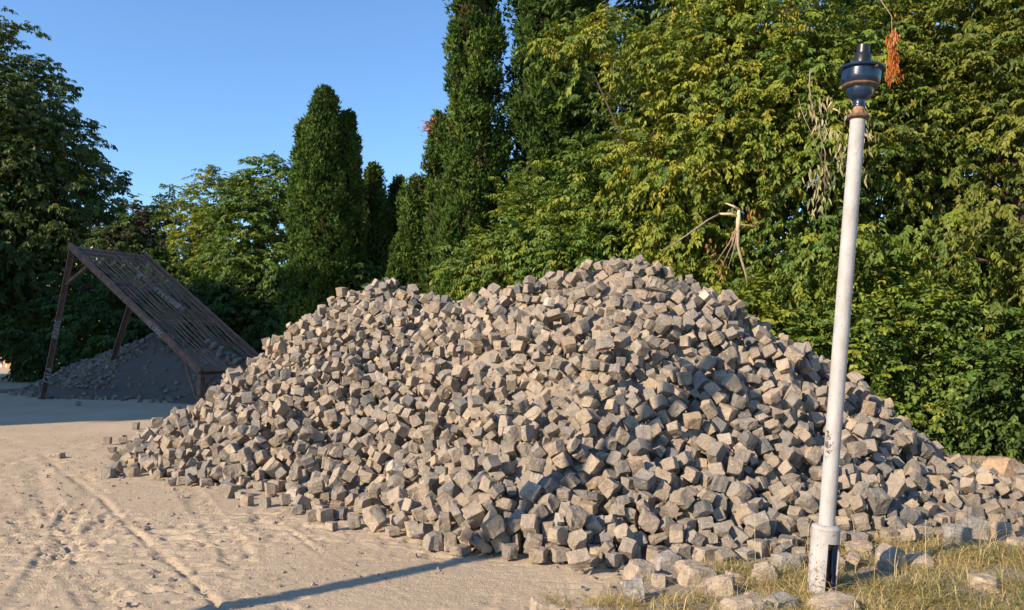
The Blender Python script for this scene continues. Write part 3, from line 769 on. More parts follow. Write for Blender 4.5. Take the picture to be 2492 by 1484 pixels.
-371,982,54,-20,-11,-24,29,24,29,81,923,222,59,-6,9,27,17,21,-168,837,30,12,-30,43,20,22,23,412,738,16,-7,23,44,23,25,23,-24,1103,238,19,18,47,29,27,31,
29,869,177,49,8,29,27,24,16,-11,680,47,17,5,-17,17,17,16,186,818,153,-6,-17,-47,18,21,14,-414,952,20,-6,-1,56,19,23,20,207,635,16,0,1,-41,20,20,19,
205,895,205,-3,15,52,25,23,25,-227,832,7,1,0,56,28,29,28,286,929,190,-28,-4,-43,17,21,20,227,912,218,-39,-3,-21,21,22,25,290,775,77,15,-26,-19,27,26,30,
96,691,69,14,-19,-21,24,22,22,-222,998,136,-12,-2,-43,21,23,21,-237,1011,132,-30,-2,17,26,27,21,-17,805,97,-15,-58,2,28,21,26,232,740,78,50,35,11,24,20,23,
137,768,122,57,-14,-17,25,24,23,100,742,108,57,14,12,24,23,22,-104,837,52,-27,-23,-16,21,22,24,-76,1009,173,-26,1,17,23,24,24,83,808,152,-46,10,13,22,20,18,
-95,764,21,33,-5,11,25,22,26,-353,942,36,6,0,-7,19,18,24,263,675,36,-27,-4,20,20,24,26,248,797,109,-32,15,-42,19,19,20,273,931,198,46,-16,21,23,24,20,
206,834,154,-9,18,-31,19,18,22,310,822,116,35,34,-23,18,22,25,-85,1056,210,-35,5,13,27,26,29,-75,965,154,-14,3,-6,18,20,22,-265,977,87,-40,14,-39,21,18,19,
19,857,136,-22,12,55,23,21,19,165,719,71,39,22,26,22,22,25,-511,1132,51,8,-29,6,25,24,29,23,1029,246,-24,-30,-8,24,24,23,-83,755,41,-32,-17,-19,20,20,19,
-383,1079,117,32,-16,-14,30,31,27,-356,1128,133,35,24,21,27,29,29,81,818,161,-21,-12,42,17,21,19,5,713,52,22,-11,-39,22,23,21,62,762,119,-45,0,-28,17,16,20,
425,781,24,-11,26,46,23,23,25,-209,1076,174,-13,-35,-15,24,24,24,-370,916,11,-27,12,-37,28,26,27,-201,942,70,-17,40,30,23,23,16,21,1014,235,30,-11,-13,20,23,23,
345,802,79,-16,-18,-4,26,22,21,-239,1107,196,-40,9,-31,27,24,24,80,902,202,-33,-5,14,24,21,23,58,578,4,0,0,-11,19,16,14,-73,691,23,-24,23,13,20,18,15,
-346,923,26,-12,34,-4,23,22,19,151,816,148,14,-33,23,21,18,19,371,859,100,28,-31,2,22,20,26,284,676,23,-1,20,14,19,21,13,39,680,46,7,-37,46,26,24,21,
-317,912,30,42,-4,-37,26,27,30,-498,1077,38,36,-7,22,27,27,23,55,961,224,3,1,-24,27,27,21,-189,1037,149,-9,-29,-13,21,23,24,8,858,141,52,-1,-3,20,23,15,
445,751,14,-7,0,-38,26,28,25,-42,1039,217,-14,50,0,25,27,20,213,746,85,-24,10,25,18,17,18,-99,927,122,14,-25,-20,24,23,21,27,825,128,-9,-25,32,19,17,20,
-285,1169,216,-31,-2,-34,24,23,25,-133,883,79,-22,-28,-29,21,21,21,-324,993,70,11,23,-34,24,22,21,105,851,181,17,-2,22,22,21,20,410,771,27,23,19,-32,25,24,28,
181,818,142,33,-6,-38,23,21,20,265,851,152,-31,-26,-33,19,19,22,78,685,63,7,-6,44,17,18,19,-76,854,92,7,-27,-22,21,20,12,169,882,203,33,-3,3,23,19,17,
-129,902,85,10,-14,16,24,24,23,227,874,183,11,-26,38,22,26,23,-260,887,16,-21,4,-31,19,20,20,-150,1183,245,-39,24,16,30,28,29,244,723,66,18,15,-26,17,18,17,
-23,1012,217,14,-17,-45,22,19,22,88,631,37,-2,-8,-24,19,16,13,61,728,85,-25,-43,-7,32,21,27,-21,909,146,12,-27,14,23,22,12,-249,1074,188,-33,13,-20,22,24,21,
513,835,30,3,4,13,23,25,22,-226,817,6,0,0,27,23,23,24,-332,1035,102,-44,-31,-9,19,23,19,269,846,141,15,32,-7,16,17,21,-277,873,6,16,57,-1,24,19,19,
-11,1033,219,1,-24,35,21,24,26,-253,1004,127,-16,-45,13,25,23,19,-50,658,24,14,-9,36,25,24,23,-254,1013,138,29,7,-39,20,21,22,-52,786,63,-15,-41,-13,17,20,18,
88,891,198,30,5,-49,19,20,21,36,851,170,-38,8,2,19,21,22,58,868,176,1,42,-24,23,22,24,-160,1003,133,27,17,35,24,23,22,-161,1138,235,-41,-28,-1,22,25,22,
-98,805,41,-41,2,22,20,21,21,315,788,89,-4,-2,11,25,24,17,-274,969,76,23,-14,6,25,21,20,-177,1003,131,-8,-3,-4,22,22,22,439,920,90,43,-18,-35,24,25,25,
-389,903,5,-13,-29,-18,18,20,15,-209,960,86,-29,-41,-20,22,23,16,246,772,99,4,4,-1,21,22,13,-85,945,139,-27,4,30,19,18,27,16,1017,223,-11,38,-38,34,24,24,
-419,966,29,-33,12,40,21,21,20,228,699,41,48,-3,-25,20,21,23,373,905,126,12,-26,4,26,24,26,194,940,234,-25,4,-56,23,24,22,143,799,130,-47,-5,27,21,19,20,
-42,687,26,-15,4,-36,18,22,19,-180,1042,158,41,0,28,23,24,24,202,881,193,-49,30,-22,23,28,24,32,724,72,38,9,-44,19,24,24,-154,1107,217,-21,-1,30,22,25,26,
137,919,234,-3,34,-48,19,22,15,360,946,147,50,3,-29,24,25,26,215,705,56,6,-16,-53,19,20,13,-126,1143,229,1,-49,-21,30,20,23,240,624,5,-11,38,-38,22,20,21,
190,769,110,-8,17,-39,19,23,22,-361,1101,124,9,4,17,20,24,31,155,755,108,-34,29,-6,23,22,28,-207,1004,141,-2,-10,43,21,21,20,-279,1112,195,-14,-35,-18,24,22,24,
179,842,187,2,-1,56,19,26,20,-285,1090,161,-7,-24,-19,26,27,23,-44,959,158,-40,-19,42,23,24,23,55,603,15,1,0,-13,20,21,17,-356,1071,114,63,-5,-3,21,23,25,
-128,1080,194,9,-22,21,24,22,22,21,727,82,-15,-22,5,24,23,17,-333,959,44,-29,45,-11,38,26,19,-173,876,39,-6,37,-21,30,25,16,342,660,6,-3,-29,-3,21,24,27,
492,771,14,0,54,-13,17,16,14,172,900,217,4,32,7,19,21,18,111,840,172,-3,23,44,40,23,26,-272,1076,156,-15,-10,14,21,21,21,-463,1021,30,-42,-38,16,25,25,23,
-145,850,29,-7,-44,-37,21,20,19,363,741,39,-23,25,17,19,18,19,161,708,60,19,-4,-12,23,31,26,71,917,202,5,-17,19,23,24,24,-304,945,46,9,14,-6,22,23,22,
-284,950,44,-24,44,30,27,26,27,63,910,194,21,11,57,24,22,16,-173,1074,196,-50,-19,-12,21,21,20,484,810,30,15,-16,5,22,21,22,194,848,168,-8,14,52,24,25,17,
147,884,194,23,3,34,25,28,27,110,631,21,-20,52,3,34,29,26,-190,810,6,24,-25,22,21,21,23,93,783,139,36,14,-45,17,20,17,-164,848,12,-1,44,20,33,25,23,
-443,983,18,4,-15,-11,25,24,25,225,953,230,48,-5,-34,27,25,20,135,708,74,-22,44,-18,18,19,18,115,959,243,44,23,-3,36,26,21,341,736,36,47,-24,-2,19,21,24,
-29,678,27,19,-22,-53,28,20,21,278,803,118,-17,-19,-21,22,20,21,-3,675,40,-43,4,-33,18,18,18,-212,1038,156,9,-33,-50,20,24,23,-27,946,177,23,15,-51,27,29,24,
-167,968,107,16,-4,-48,30,22,21,-392,966,31,4,45,21,29,19,19,-2,1027,231,4,1,16,25,20,23,-215,891,40,-11,4,4,19,18,19,359,708,17,2,-16,34,21,19,13,
-182,833,24,39,-38,-31,26,25,22,-152,874,43,28,-6,-19,25,20,24,169,836,158,33,-4,13,18,21,18,-200,910,56,-38,-18,7,22,20,12,239,727,75,53,-26,11,24,22,11,
-39,1036,202,7,9,53,30,25,22,71,649,35,31,-3,-16,21,22,23,-92,1033,187,37,37,33,21,18,22,-359,930,18,-13,-2,-15,24,22,26,167,938,251,10,1,-40,25,19,16,
-181,1067,177,-2,-39,37,23,23,18,247,638,8,29,40,12,22,21,21,211,737,75,33,10,-2,22,21,22,-328,1154,175,12,36,43,25,25,24,-368,1006,70,-14,10,14,31,24,26,
226,771,107,-1,-15,20,31,23,20,209,856,170,28,-7,-2,20,20,26,-449,1033,51,-53,23,-16,20,19,21,-200,1095,198,-14,-20,-2,24,22,18,254,648,13,26,23,-1,22,22,21,
-66,942,139,-39,2,-5,22,23,23,464,865,48,38,-8,-28,23,24,23,-222,883,24,-55,-12,-10,25,24,20,49,735,85,-26,13,-10,20,23,22,-125,1043,172,39,15,-13,23,24,24,
-385,1070,103,45,-2,41,22,20,23,6,867,134,-11,-7,-34,22,25,22,-284,985,90,-39,16,27,28,26,33,-45,845,85,-5,11,-19,24,23,24,172,836,146,21,-4,-37,20,19,18,
108,970,260,-42,3,28,18,21,20,115,666,55,-16,12,31,21,22,23,215,672,31,39,39,4,18,20,19,213,908,213,19,-43,34,24,22,22,32,796,107,5,-10,-17,22,18,18,
-225,1003,124,-58,1,-4,22,22,18,-380,935,22,-14,7,-51,19,17,17,-152,1065,181,23,-33,13,27,28,29,-66,994,183,34,-29,1,22,24,11,92,705,80,-15,-14,18,26,22,22,
149,914,234,-32,-23,2,22,19,13,0,887,166,-13,-41,16,26,20,21,-501,1055,31,-18,-18,32,25,22,22,-169,762,5,0,0,1,24,24,20,-392,926,7,6,31,-3,26,21,21,70,596,14,29,17,38,18,17,14,
-150,1048,173,9,42,12,21,21,21,-61,727,37,-43,-8,19,21,20,17,297,879,151,24,-13,1,26,25,25,455,808,25,-28,0,32,20,20,20,319,666,18,17,27,10,19,19,18,
-246,981,86,-1,41,37,25,21,26,52,1025,250,14,15,42,28,27,28,-503,1032,12,-44,15,6,24,23,21,36,842,139,-22,22,16,19,22,21,-169,862,35,27,14,-14,19,21,19,
-395,1010,55,-21,35,-28,21,21,19,150,941,255,9,10,-5,19,21,19,222,750,90,6,13,-53,21,20,22,-21,665,31,-29,-21,19,24,22,21,-238,966,67,-18,-2,25,22,20,17,
-336,1121,167,-27,24,-22,30,29,27,-31,854,109,2,-52,3,27,26,32,-486,1026,22,16,-27,-2,22,23,22,-151,1036,154,-3,3,14,23,23,22,-303,1133,192,-8,7,-47,20,21,22,
-105,900,77,52,20,-5,22,22,28,69,616,11,0,25,-21,24,26,28,-544,1082,8,8,33,-26,24,22,20,120,767,113,-38,18,0,23,20,23,-530,1089,18,16,0,34,25,29,23,
233,776,99,-20,-11,-20,21,19,22,-196,969,89,48,14,-9,22,21,22,-96,1135,226,-3,31,-15,25,24,26,-356,906,14,28,-24,-20,15,17,19,-239,887,26,39,2,-22,20,22,21,
144,673,43,-17,-28,-10,21,21,21,156,955,267,15,17,27,22,21,20,161,831,150,11,34,10,21,18,20,278,960,211,-15,32,46,30,22,21,23,869,155,-14,-5,-44,18,22,24,
-169,939,83,23,1,50,23,22,21,-32,767,63,-39,-5,30,20,20,19,308,717,36,29,2,32,24,20,23,-301,1079,152,13,13,-28,23,27,21,-120,1023,159,19,33,-34,31,27,27,
44,763,106,-24,52,2,19,19,18,-318,1142,185,25,17,-8,25,24,27,-189,768,6,-7,2,61,20,20,20,285,784,92,-13,15,-44,20,20,24,-104,1024,162,-34,35,-8,23,22,26,
111,801,144,23,-23,-26,23,21,19,-20,756,75,-21,0,58,20,20,12,224,896,199,36,8,-17,25,19,18,-29,940,159,22,14,46,19,18,17,-231,902,38,18,-50,24,24,23,20,
-296,1028,104,40,33,-24,20,22,25,9,836,104,-46,-26,27,21,23,26,83,782,126,-18,-26,12,16,16,15,-264,1164,208,41,-8,-16,26,22,18,-244,902,32,-12,-4,18,22,24,24,
-256,980,74,18,-9,51,20,20,21,231,895,210,3,13,-19,18,18,13,100,830,171,-25,-22,10,20,21,23,157,901,209,7,-35,-19,19,19,19,-463,998,12,-16,-11,7,29,28,27,
-390,939,17,-25,-1,21,21,21,20,-212,1005,116,4,-1,-55,26,26,23,-661,1285,6,0,0,6,23,23,25,-239,1006,121,1,8,10,21,21,18,300,771,63,-26,-36,-23,32,22,19,
208,852,159,28,-16,38,22,21,21,-140,957,110,28,31,2,22,22,17,-138,920,89,-2,3,25,21,23,23,232,835,137,3,-4,32,22,23,24,-306,1004,94,-22,-26,-25,19,22,21,
-160,958,100,29,-34,-2,21,20,16,18,931,188,20,-32,-22,21,27,22,36,697,58,-46,-10,11,23,25,20,-307,1124,168,1,0,-28,27,27,27,-249,955,66,-59,-8,4,21,23,22,
-435,1042,70,-31,-29,26,25,23,17,14,700,51,-19,-26,-18,18,19,17,124,858,182,-19,-19,-26,20,23,22,-280,1091,177,0,-8,28,22,23,21,-67,745,41,-26,23,-31,18,20,21,
-272,922,34,-41,-21,4,24,28,24,-181,972,112,23,28,23,20,21,19,-222,955,70,-33,-28,20,29,24,25,366,690,5,-22,-57,-2,15,15,16,-152,1011,144,-19,-21,-28,21,19,16,
-158,924,79,-24,-45,-32,27,27,19,-368,950,29,-9,18,21,19,19,19,-295,973,80,-24,55,7,22,21,22,-137,1065,174,19,-4,-11,25,22,27,118,794,119,-29,31,9,27,22,27,
-409,1052,70,-2,-1,-15,23,21,25,-55,1091,229,44,23,24,22,20,20,-121,1009,155,14,-43,25,18,24,18,139,943,259,9,6,-9,21,19,17,-26,846,122,-13,8,-27,20,21,12,
110,896,197,-27,20,31,25,28,34,33,999,219,1,4,14,23,24,19,115,748,111,-17,2,18,16,20,20,-130,951,107,-22,-47,-32,21,23,17,153,865,191,-15,22,-11,16,19,21,
82,853,184,-3,-31,-23,25,24,20,-269,1074,167,4,61,8,20,21,16,183,900,206,-12,6,-27,24,26,13,-457,1067,60,6,38,-36,28,27,23,100,906,206,12,-41,-8,19,19,22,
11,674,41,-8,-21,39,21,23,18,-54,972,156,-2,-8,-57,22,22,20,184,645,19,12,9,19,21,22,19,-302,919,38,-24,3,-51,23,24,24,-73,702,24,-20,-25,-45,21,18,20,
-224,1126,208,28,5,-44,21,21,20,233,852,161,17,3,45,17,21,18,-141,869,49,41,22,4,24,23,24,255,885,175,15,15,56,25,23,19,-54,703,42,50,-28,11,19,19,17,
-142,1039,165,12,-41,-38,20,20,16,318,912,166,-20,-8,-37,29,19,19,-236,1053,146,28,41,-13,25,26,23,-103,709,5,0,0,-51,21,23,21,110,819,154,31,9,11,19,19,18,
246,866,183,-13,-9,-38,21,22,10,90,593,5,0,0,-4,23,21,21,162,827,162,18,-4,-50,19,17,10,-246,1062,168,-12,-25,-6,19,20,18,-8,757,78,-33,22,30,21,19,17,
-25,741,52,-26,13,53,23,24,24,90,961,258,26,34,21,17,16,19,451,694,6,-7,-10,-19,18,21,17,-61,882,101,3,-51,34,24,21,20,-228,1081,173,-18,-7,23,23,21,17,
411,808,42,56,26,-7,23,23,20,143,828,171,24,2,-37,19,21,16,-42,645,8,3,-8,14,26,25,23,114,677,60,-35,-37,-26,21,22,19,-319,1023,92,20,-11,16,25,24,22,
191,712,64,36,-27,12,25,22,25,262,694,36,14,8,-16,23,22,21,-181,1145,236,47,36,13,20,21,22,-252,1004,98,18,-5,-20,18,19,18,234,716,59,11,20,18,19,18,18,
77,739,90,19,-53,20,26,26,26,-106,1052,189,-14,38,32,21,23,23,359,850,92,17,12,-20,25,23,24,-137,822,19,13,-13,10,20,20,18,92,839,172,33,19,-32,23,20,21,
496,849,26,15,1,15,27,26,31,-305,979,68,-3,-19,3,19,22,19,55,832,139,5,13,27,21,23,27,-244,1058,155,-37,3,-26,19,22,17,-326,1106,140,-31,29,-8,26,22,24,
139,924,243,-34,26,21,17,19,20,27,748,85,17,-31,-41,27,26,17,195,688,50,20,52,20,26,26,25,-238,1165,229,25,22,-33,20,22,18,461,769,15,32,-16,-16,22,20,17,
148,829,140,-37,-48,-4,27,24,23,-220,1073,180,1,9,-19,22,18,17,47,859,158,-21,-18,-12,22,25,24,66,768,109,11,20,-13,17,17,12,-152,887,67,-9,19,-36,20,18,20,
-41,865,119,25,55,-16,23,25,24,-213,930,53,-55,17,-1,21,22,20,-145,1141,222,50,21,12,21,25,22,165,732,79,-57,-15,-1,26,24,26,283,732,61,-15,37,-8,20,20,19,
-9,927,177,-37,18,-47,21,19,19,-79,867,76,-17,44,-1,25,24,25,-122,731,6,-11,-29,-11,23,24,22,-75,1046,207,-34,28,35,18,19,14,51,753,91,19,-4,-29,18,19,23,
-165,1013,142,-7,-52,-12,19,20,23,-193,1172,248,-4,-31,52,23,23,24,124,899,222,-17,-8,-33,18,14,17,-194,1159,228,0,25,-9,26,25,26,-340,1075,114,15,-15,-42,20,17,18,
221,970,243,-25,-26,17,21,22,17,-285,953,63,5,-1,37,29,28,25,42,1024,239,19,29,13,22,22,19,427,828,61,15,-56,-22,22,24,22,-133,988,122,-29,25,-13,25,28,22,
106,783,117,23,19,8,22,24,22,29,913,197,-24,27,48,23,21,16,-126,878,52,13,-1,-8,23,24,23,-151,951,106,-2,-40,2,22,18,14,-206,1184,255,-9,41,13,26,23,22,
-61,704,29,39,-32,-23,22,21,19,-69,846,69,19,-12,27,32,22,18,-109,953,127,10,27,-4,22,23,23,-312,960,63,46,-1,-40,23,20,21,418,755,18,20,28,-18,22,21,21,
-237,1076,165,-2,44,-6,19,21,21,152,895,219,15,-4,57,15,19,21,-150,997,121,-7,-10,-36,23,25,24,155,720,77,-9,-23,12,17,19,19,104,754,114,52,-27,10,20,17,14,
178,958,258,20,16,-7,18,20,21,-411,952,8,-26,12,-31,20,20,21,-248,1156,220,-8,11,59,21,22,16,-21,620,13,-13,-52,-15,21,19,17,-305,967,51,-36,-24,-34,19,19,20,
21,1005,220,-26,35,-29,23,19,16,-81,899,109,-14,-19,15,18,17,14,-30,776,79,-18,22,40,26,25,15,-137,937,95,43,-20,-13,21,22,26,180,773,114,-34,42,-13,16,15,15,
-63,1099,224,-16,10,6,22,25,24,-144,982,123,41,-35,0,16,19,19,-60,830,72,-7,-52,-34,15,18,16,33,1017,238,-49,-19,-34,21,24,10,-86,801,46,-25,13,-27,20,23,18,
177,789,115,17,-11,43,23,22,24,-342,939,32,-46,3,17,21,21,17,-126,985,135,-51,-20,-3,24,21,22,401,778,38,42,1,-34,23,21,23,199,662,36,20,-5,-30,22,20,23,
-193,1048,160,-45,9,31,19,20,23,-721,1506,7,0,0,1,23,23,26,348,831,90,8,40,-3,25,23,26,-427,968,18,-41,-11,-35,25,26,23,-279,1058,137,-8,44,-24,17,18,16,
-173,1143,224,20,28,30,23,26,22,40,828,119,-35,22,-43,19,18,16,128,691,56,-3,-21,38,18,17,18,-198,1158,241,-2,-10,-26,18,21,22,273,741,44,26,57,5,19,19,17,
-59,973,142,26,-32,14,21,22,21,142,633,26,-21,-2,44,22,21,22,-378,956,30,-28,24,4,16,17,18,191,703,55,-48,4,-28,23,22,22,-99,1032,178,7,-13,-1,18,17,18,
-186,1180,255,-11,-29,4,20,25,19,11,869,146,28,0,-3,23,19,22,-180,741,6,-44,6,43,22,22,23,8,1019,233,-45,12,37,17,17,19,-63,1049,207,32,26,-46,17,16,18,
182,745,87,4,5,4,15,16,16,-400,952,18,5,37,8,24,23,22,61,780,112,26,23,-13,21,18,25,89,961,248,32,-26,-16,20,20,12,-41,1128,237,17,-16,12,23,25,24,-282,820,5,-5,-2,-8,16,16,15,
97,977,262,30,23,7,22,22,21,-55,741,43,15,16,-27,23,21,19,0,902,139,-7,0,-45,24,24,27,-181,944,80,-7,3,-38,24,22,12,75,825,157,49,-28,2,21,17,13,95,769,112,-24,49,-1,23,28,30,
52,638,33,39,7,24,15,17,15,252,867,153,-29,-4,21,26,22,24,-155,942,87,-4,16,-24,20,19,21,-140,1078,188,-33,36,-1,21,19,20,-105,815,40,14,25,-4,20,21,17,
33,630,20,-18,-54,26,32,20,23,143,896,206,25,-25,-20,24,25,14,-37,779,66,8,-17,6,23,24,18,225,875,154,13,-12,-53,18,18,19,277,933,178,-12,28,-7,22,20,24,
493,809,22,-30,39,-20,23,25,19,-348,920,9,37,16,11,29,28,27,-315,876,7,-39,19,-42,21,19,20,-340,1013,75,-20,13,-7,23,23,20,62,685,52,-10,-42,-11,24,23,12,
-256,1077,166,44,10,2,22,23,24,345,831,105,9,40,-40,22,21,24,426,802,33,21,8,-37,18,17,17,150,614,11,-12,-14,-28,18,20,19,-36,794,79,17,-1,47,21,20,19,
352,943,158,11,-3,-60,28,28,24,-70,788,61,11,12,-27,19,20,18,-422,996,37,45,19,29,21,21,21,4,966,201,-19,54,24,22,22,21,274,677,24,-46,14,-38,22,19,10,
50,844,156,37,-42,-14,16,16,16,-206,813,6,-5,-43,41,22,21,25,295,715,43,-2,-56,21,23,19,28,440,782,21,-4,27,36,21,19,21,-101,937,134,43,-2,8,26,27,21,
357,882,124,24,1,56,23,30,11,83,860,173,20,18,-13,17,21,18,100,889,200,-27,26,-10,14,14,14,-244,1105,183,-29,-15,36,16,15,21,-423,1037,56,-32,-36,39,27,27,13,
-16,631,19,39,25,24,24,26,24,252,902,197,-11,9,-12,20,23,21,109,916,214,41,2,-1,16,17,16,-263,922,43,15,8,7,20,20,17,65,1016,251,-35,14,43,23,23,22,
123,929,231,20,-31,-2,17,23,16,-351,1020,78,-22,8,53,22,21,18,411,831,67,-41,-11,-6,29,22,22,-425,1067,71,6,6,14,23,18,17,-334,1094,123,6,-6,13,19,17,20,
227,632,6,33,-2,-19,17,17,21,210,659,26,-15,27,50,19,20,17,-109,1082,201,7,-2,47,23,19,21,-218,1005,104,-38,11,45,21,22,24,-58,1009,185,-33,12,10,20,22,21,
-211,1003,129,-20,34,-43,19,21,18,-22,758,66,-60,-16,7,21,21,15,252,812,114,-12,19,-2,23,23,19,-390,1032,66,31,-10,33,25,21,20,-166,1031,160,34,-2,39,24,25,22,
-166,1073,184,5,18,8,24,26,16,-199,847,18,5,31,-5,30,24,19,211,869,176,-22,22,-48,31,24,24,-339,1104,128,9,17,7,22,21,21,-55,896,111,27,-16,-32,18,16,14,
-48,949,173,-46,31,29,26,25,24,-402,1156,123,-41,38,-16,23,23,22,-602,1186,4,0,0,5,20,20,17,206,696,51,-12,11,-3,20,18,16,156,658,38,1,-36,-4,22,24,20,
-297,945,37,-27,-1,48,20,17,19,522,808,21,11,-2,4,36,23,21,96,651,37,0,-43,44,23,23,22,233,810,125,-11,-13,55,27,22,18,-343,962,51,-16,12,6,22,25,16,
-309,932,41,-12,35,-24,22,22,19,13,657,39,28,-12,-11,22,21,22,505,801,21,-18,19,-57,19,18,16,-184,1091,196,-8,48,26,22,22,20,249,689,35,-28,17,22,26,25,26,
-133,768,9,-19,4,-17,23,23,21,133,930,249,-21,13,-22,12,15,17,93,913,212,37,34,19,19,17,17,309,694,35,-18,10,-13,21,21,17,150,913,221,-6,-43,25,18,18,20,
-116,787,24,26,-5,35,25,25,23,182,658,23,12,48,10,19,19,20,121,818,153,0,0,39,17,15,11,123,918,223,26,-13,-42,27,23,23,-290,903,14,9,-40,-11,22,23,25,
404,757,19,12,-25,-20,26,25,22,-234,1156,211,17,10,-11,32,25,20,-215,1176,245,-39,25,10,21,24,21,-152,831,7,29,13,13,25,26,24,-240,1001,100,-5,45,-38,20,20,10,
-84,850,70,4,-23,-34,25,24,21,-128,794,17,21,28,29,22,22,23,118,639,28,-35,-14,-41,20,18,13,321,724,39,3,-19,44,18,18,14,155,952,247,-45,-21,36,18,19,21,
316,758,58,33,33,-3,21,22,20,-314,1089,135,-54,-11,-17,21,27,13,264,738,72,12,39,-19,22,25,22,339,809,87,18,-14,15,18,18,17,33,725,80,-54,-24,3,23,23,11,
-404,1018,58,-12,33,11,22,20,21,284,832,129,-37,9,-22,23,24,16,504,826,26,-33,1,-33,19,19,19,-269,1138,193,-38,3,-14,26,23,28,-488,1144,64,-33,-14,-12,29,26,23,
168,767,104,52,-15,29,18,16,16,419,856,70,26,49,5,21,22,22,-46,955,142,-12,-9,51,20,21,13,-37,634,14,-27,2,-31,18,16,10,433,773,16,-9,-29,21,22,22,21,
-435,1101,78,3,24,-39,21,24,17,469,779,17,-22,23,-27,23,22,15,-32,1025,196,-34,14,-6,18,19,16,-263,911,33,8,-27,-34,23,21,18,-206,1033,142,23,45,16,26,26,19,
85,933,229,4,51,-34,23,23,23,-254,909,27,3,11,-12,17,22,20,216,714,61,-13,3,28,19,19,19,-109,938,108,21,-29,-12,23,20,21,237,922,219,26,-2,27,17,19,16,
-164,1104,207,8,-22,55,22,23,14,382,804,64,16,-22,-41,23,22,18,-164,810,7,-12,55,-23,20,22,20,13,860,122,29,37,-2,19,22,24,-33,1096,228,-3,44,-19,26,25,25,
95,969,236,-33,-39,16,28,30,29,74,932,215,-10,20,3,17,18,21,-200,908,44,2,31,3,25,20,24,-127,717,9,55,-15,10,27,22,25,134,801,117,-15,-1,28,26,20,18,
-424,1026,49,23,-42,-41,21,23,14,-74,918,92,12,-27,-30,24,24,22,162,812,138,5,59,19,21,21,19,-302,1143,181,-18,16,47,24,22,20,-299,1016,99,47,-15,13,15,15,14,
-211,852,17,24,-8,-32,25,19,22,53,1005,240,-49,-15,-12,20,22,21,-87,770,41,20,-31,-13,27,25,16,-98,964,140,59,15,-1,26,28,27,-63,990,163,12,18,-29,22,20,17,
-3,816,98,27,15,-41,19,19,15,382,734,20,-40,24,-22,25,23,12,262,728,53,-17,33,27,19,20,18,239,755,78,-13,18,-52,22,23,20,475,851,25,13,-47,27,32,24,25,
271,867,151,26,-23,-39,24,23,29,-231,1005,110,-36,-43,20,21,20,20,192,796,137,32,-26,0,23,23,15,167,859,187,-2,-50,33,28,26,29,-107,864,64,-11,-23,-7,20,21,18,
-170,1058,168,-8,6,32,23,21,20,-233,876,16,1,35,44,25,27,17,161,861,171,40,24,-10,23,27,23,-114,1048,182,30,-43,34,24,23,24,-649,1313,4,0,0,9,25,21,18,
152,689,63,22,51,5,25,22,15,-121,937,104,28,-42,-9,21,21,10,508,818,21,-1,32,18,24,22,20,259,770,98,-6,35,-45,19,20,17,93,929,212,17,28,-4,25,27,28,
-287,1018,114,-4,46,-5,21,21,16,-108,921,93,46,27,-9,24,24,23,-156,841,25,-34,-40,32,22,25,23,-311,1090,145,1,4,-44,23,25,19,-209,1120,218,42,-6,-40,25,27,10,
170,629,15,51,10,9,22,21,23,243,792,99,39,15,41,21,23,21,370,919,138,-1,41,-31,19,20,16,-478,1065,33,44,31,-24,21,21,23,-215,1025,145,22,-39,38,24,22,26,
-271,940,52,-15,-8,-20,33,22,25,182,668,44,39,39,-11,22,21,25,-202,1049,152,-1,21,-22,19,20,18,-116,1099,212,-4,-57,-1,31,23,27,-230,1064,154,22,8,3,20,20,17,
-207,938,58,17,45,2,19,19,18,-136,992,137,0,28,12,19,19,23,184,861,179,-14,16,-36,22,23,21,-288,1059,135,-41,-3,28,19,19,10,215,932,219,-29,-24,-8,22,20,20,
-306,1170,201,40,-3,-33,24,23,22,-14,769,72,1,17,6,21,24,22,-375,1193,168,49,8,-34,24,21,23,-57,651,8,-32,49,4,28,25,24,161,915,229,55,2,-7,19,23,14,
119,948,254,-17,-11,-29,21,16,17,-369,1187,151,2,-3,-18,18,18,18,-527,1078,8,25,-23,25,31,24,22,-10,791,94,-11,-31,28,23,23,17,-151,954,92,4,21,-7,24,21,22,
162,914,218,-37,-17,-13,19,19,20,359,757,42,-46,23,25,23,24,23,-244,1014,106,0,-61,4,19,21,20,196,836,141,23,-7,-34,25,24,22,138,722,76,0,33,-41,23,23,21,
-236,932,58,21,-40,40,22,23,22,221,804,129,-17,0,-24,18,20,25,259,708,42,51,20,-9,21,20,10,-48,1006,194,29,37,28,20,20,19,-364,1183,163,26,13,6,23,22,21,
-248,930,50,-27,37,-41,25,25,30,107,889,188,-14,32,-22,23,20,22,-33,750,55,-2,-28,30,18,18,10,72,625,19,-18,-32,4,22,25,17,385,757,35,-17,35,-14,20,25,19,
-43,804,75,18,57,1,21,20,10,-211,1158,224,5,-4,17,28,27,28,-57,1046,196,39,5,9,21,23,20,-154,858,31,-32,18,-9,18,23,13,133,667,46,27,14,-35,22,26,22,
402,901,113,-22,-40,-10,20,21,22,-490,1026,7,30,-55,0,25,26,29,263,860,141,24,-3,36,23,18,18,349,688,9,-12,23,17,28,24,25,-342,1050,104,54,19,23,25,22,23,
-86,1055,189,49,7,22,26,23,27,270,776,102,-57,-24,-11,22,19,19,206,814,129,40,-25,-36,16,17,17,52,790,108,31,-47,8,24,23,21,-227,914,42,-26,-24,-35,22,20,17,
-335,914,19,43,-10,-3,21,21,21,-64,983,155,49,-24,3,19,19,16,-325,1088,122,29,19,29,18,22,11,-401,1204,136,-34,-48,7,25,26,22,-382,918,4,-22,-27,27,17,18,20,
132,940,241,-2,20,25,28,23,27,-143,1155,229,45,-23,12,23,21,21,-89,740,15,13,-17,59,23,23,18,308,815,107,-51,14,-18,25,21,25,278,739,41,-11,-28,-38,23,22,16,
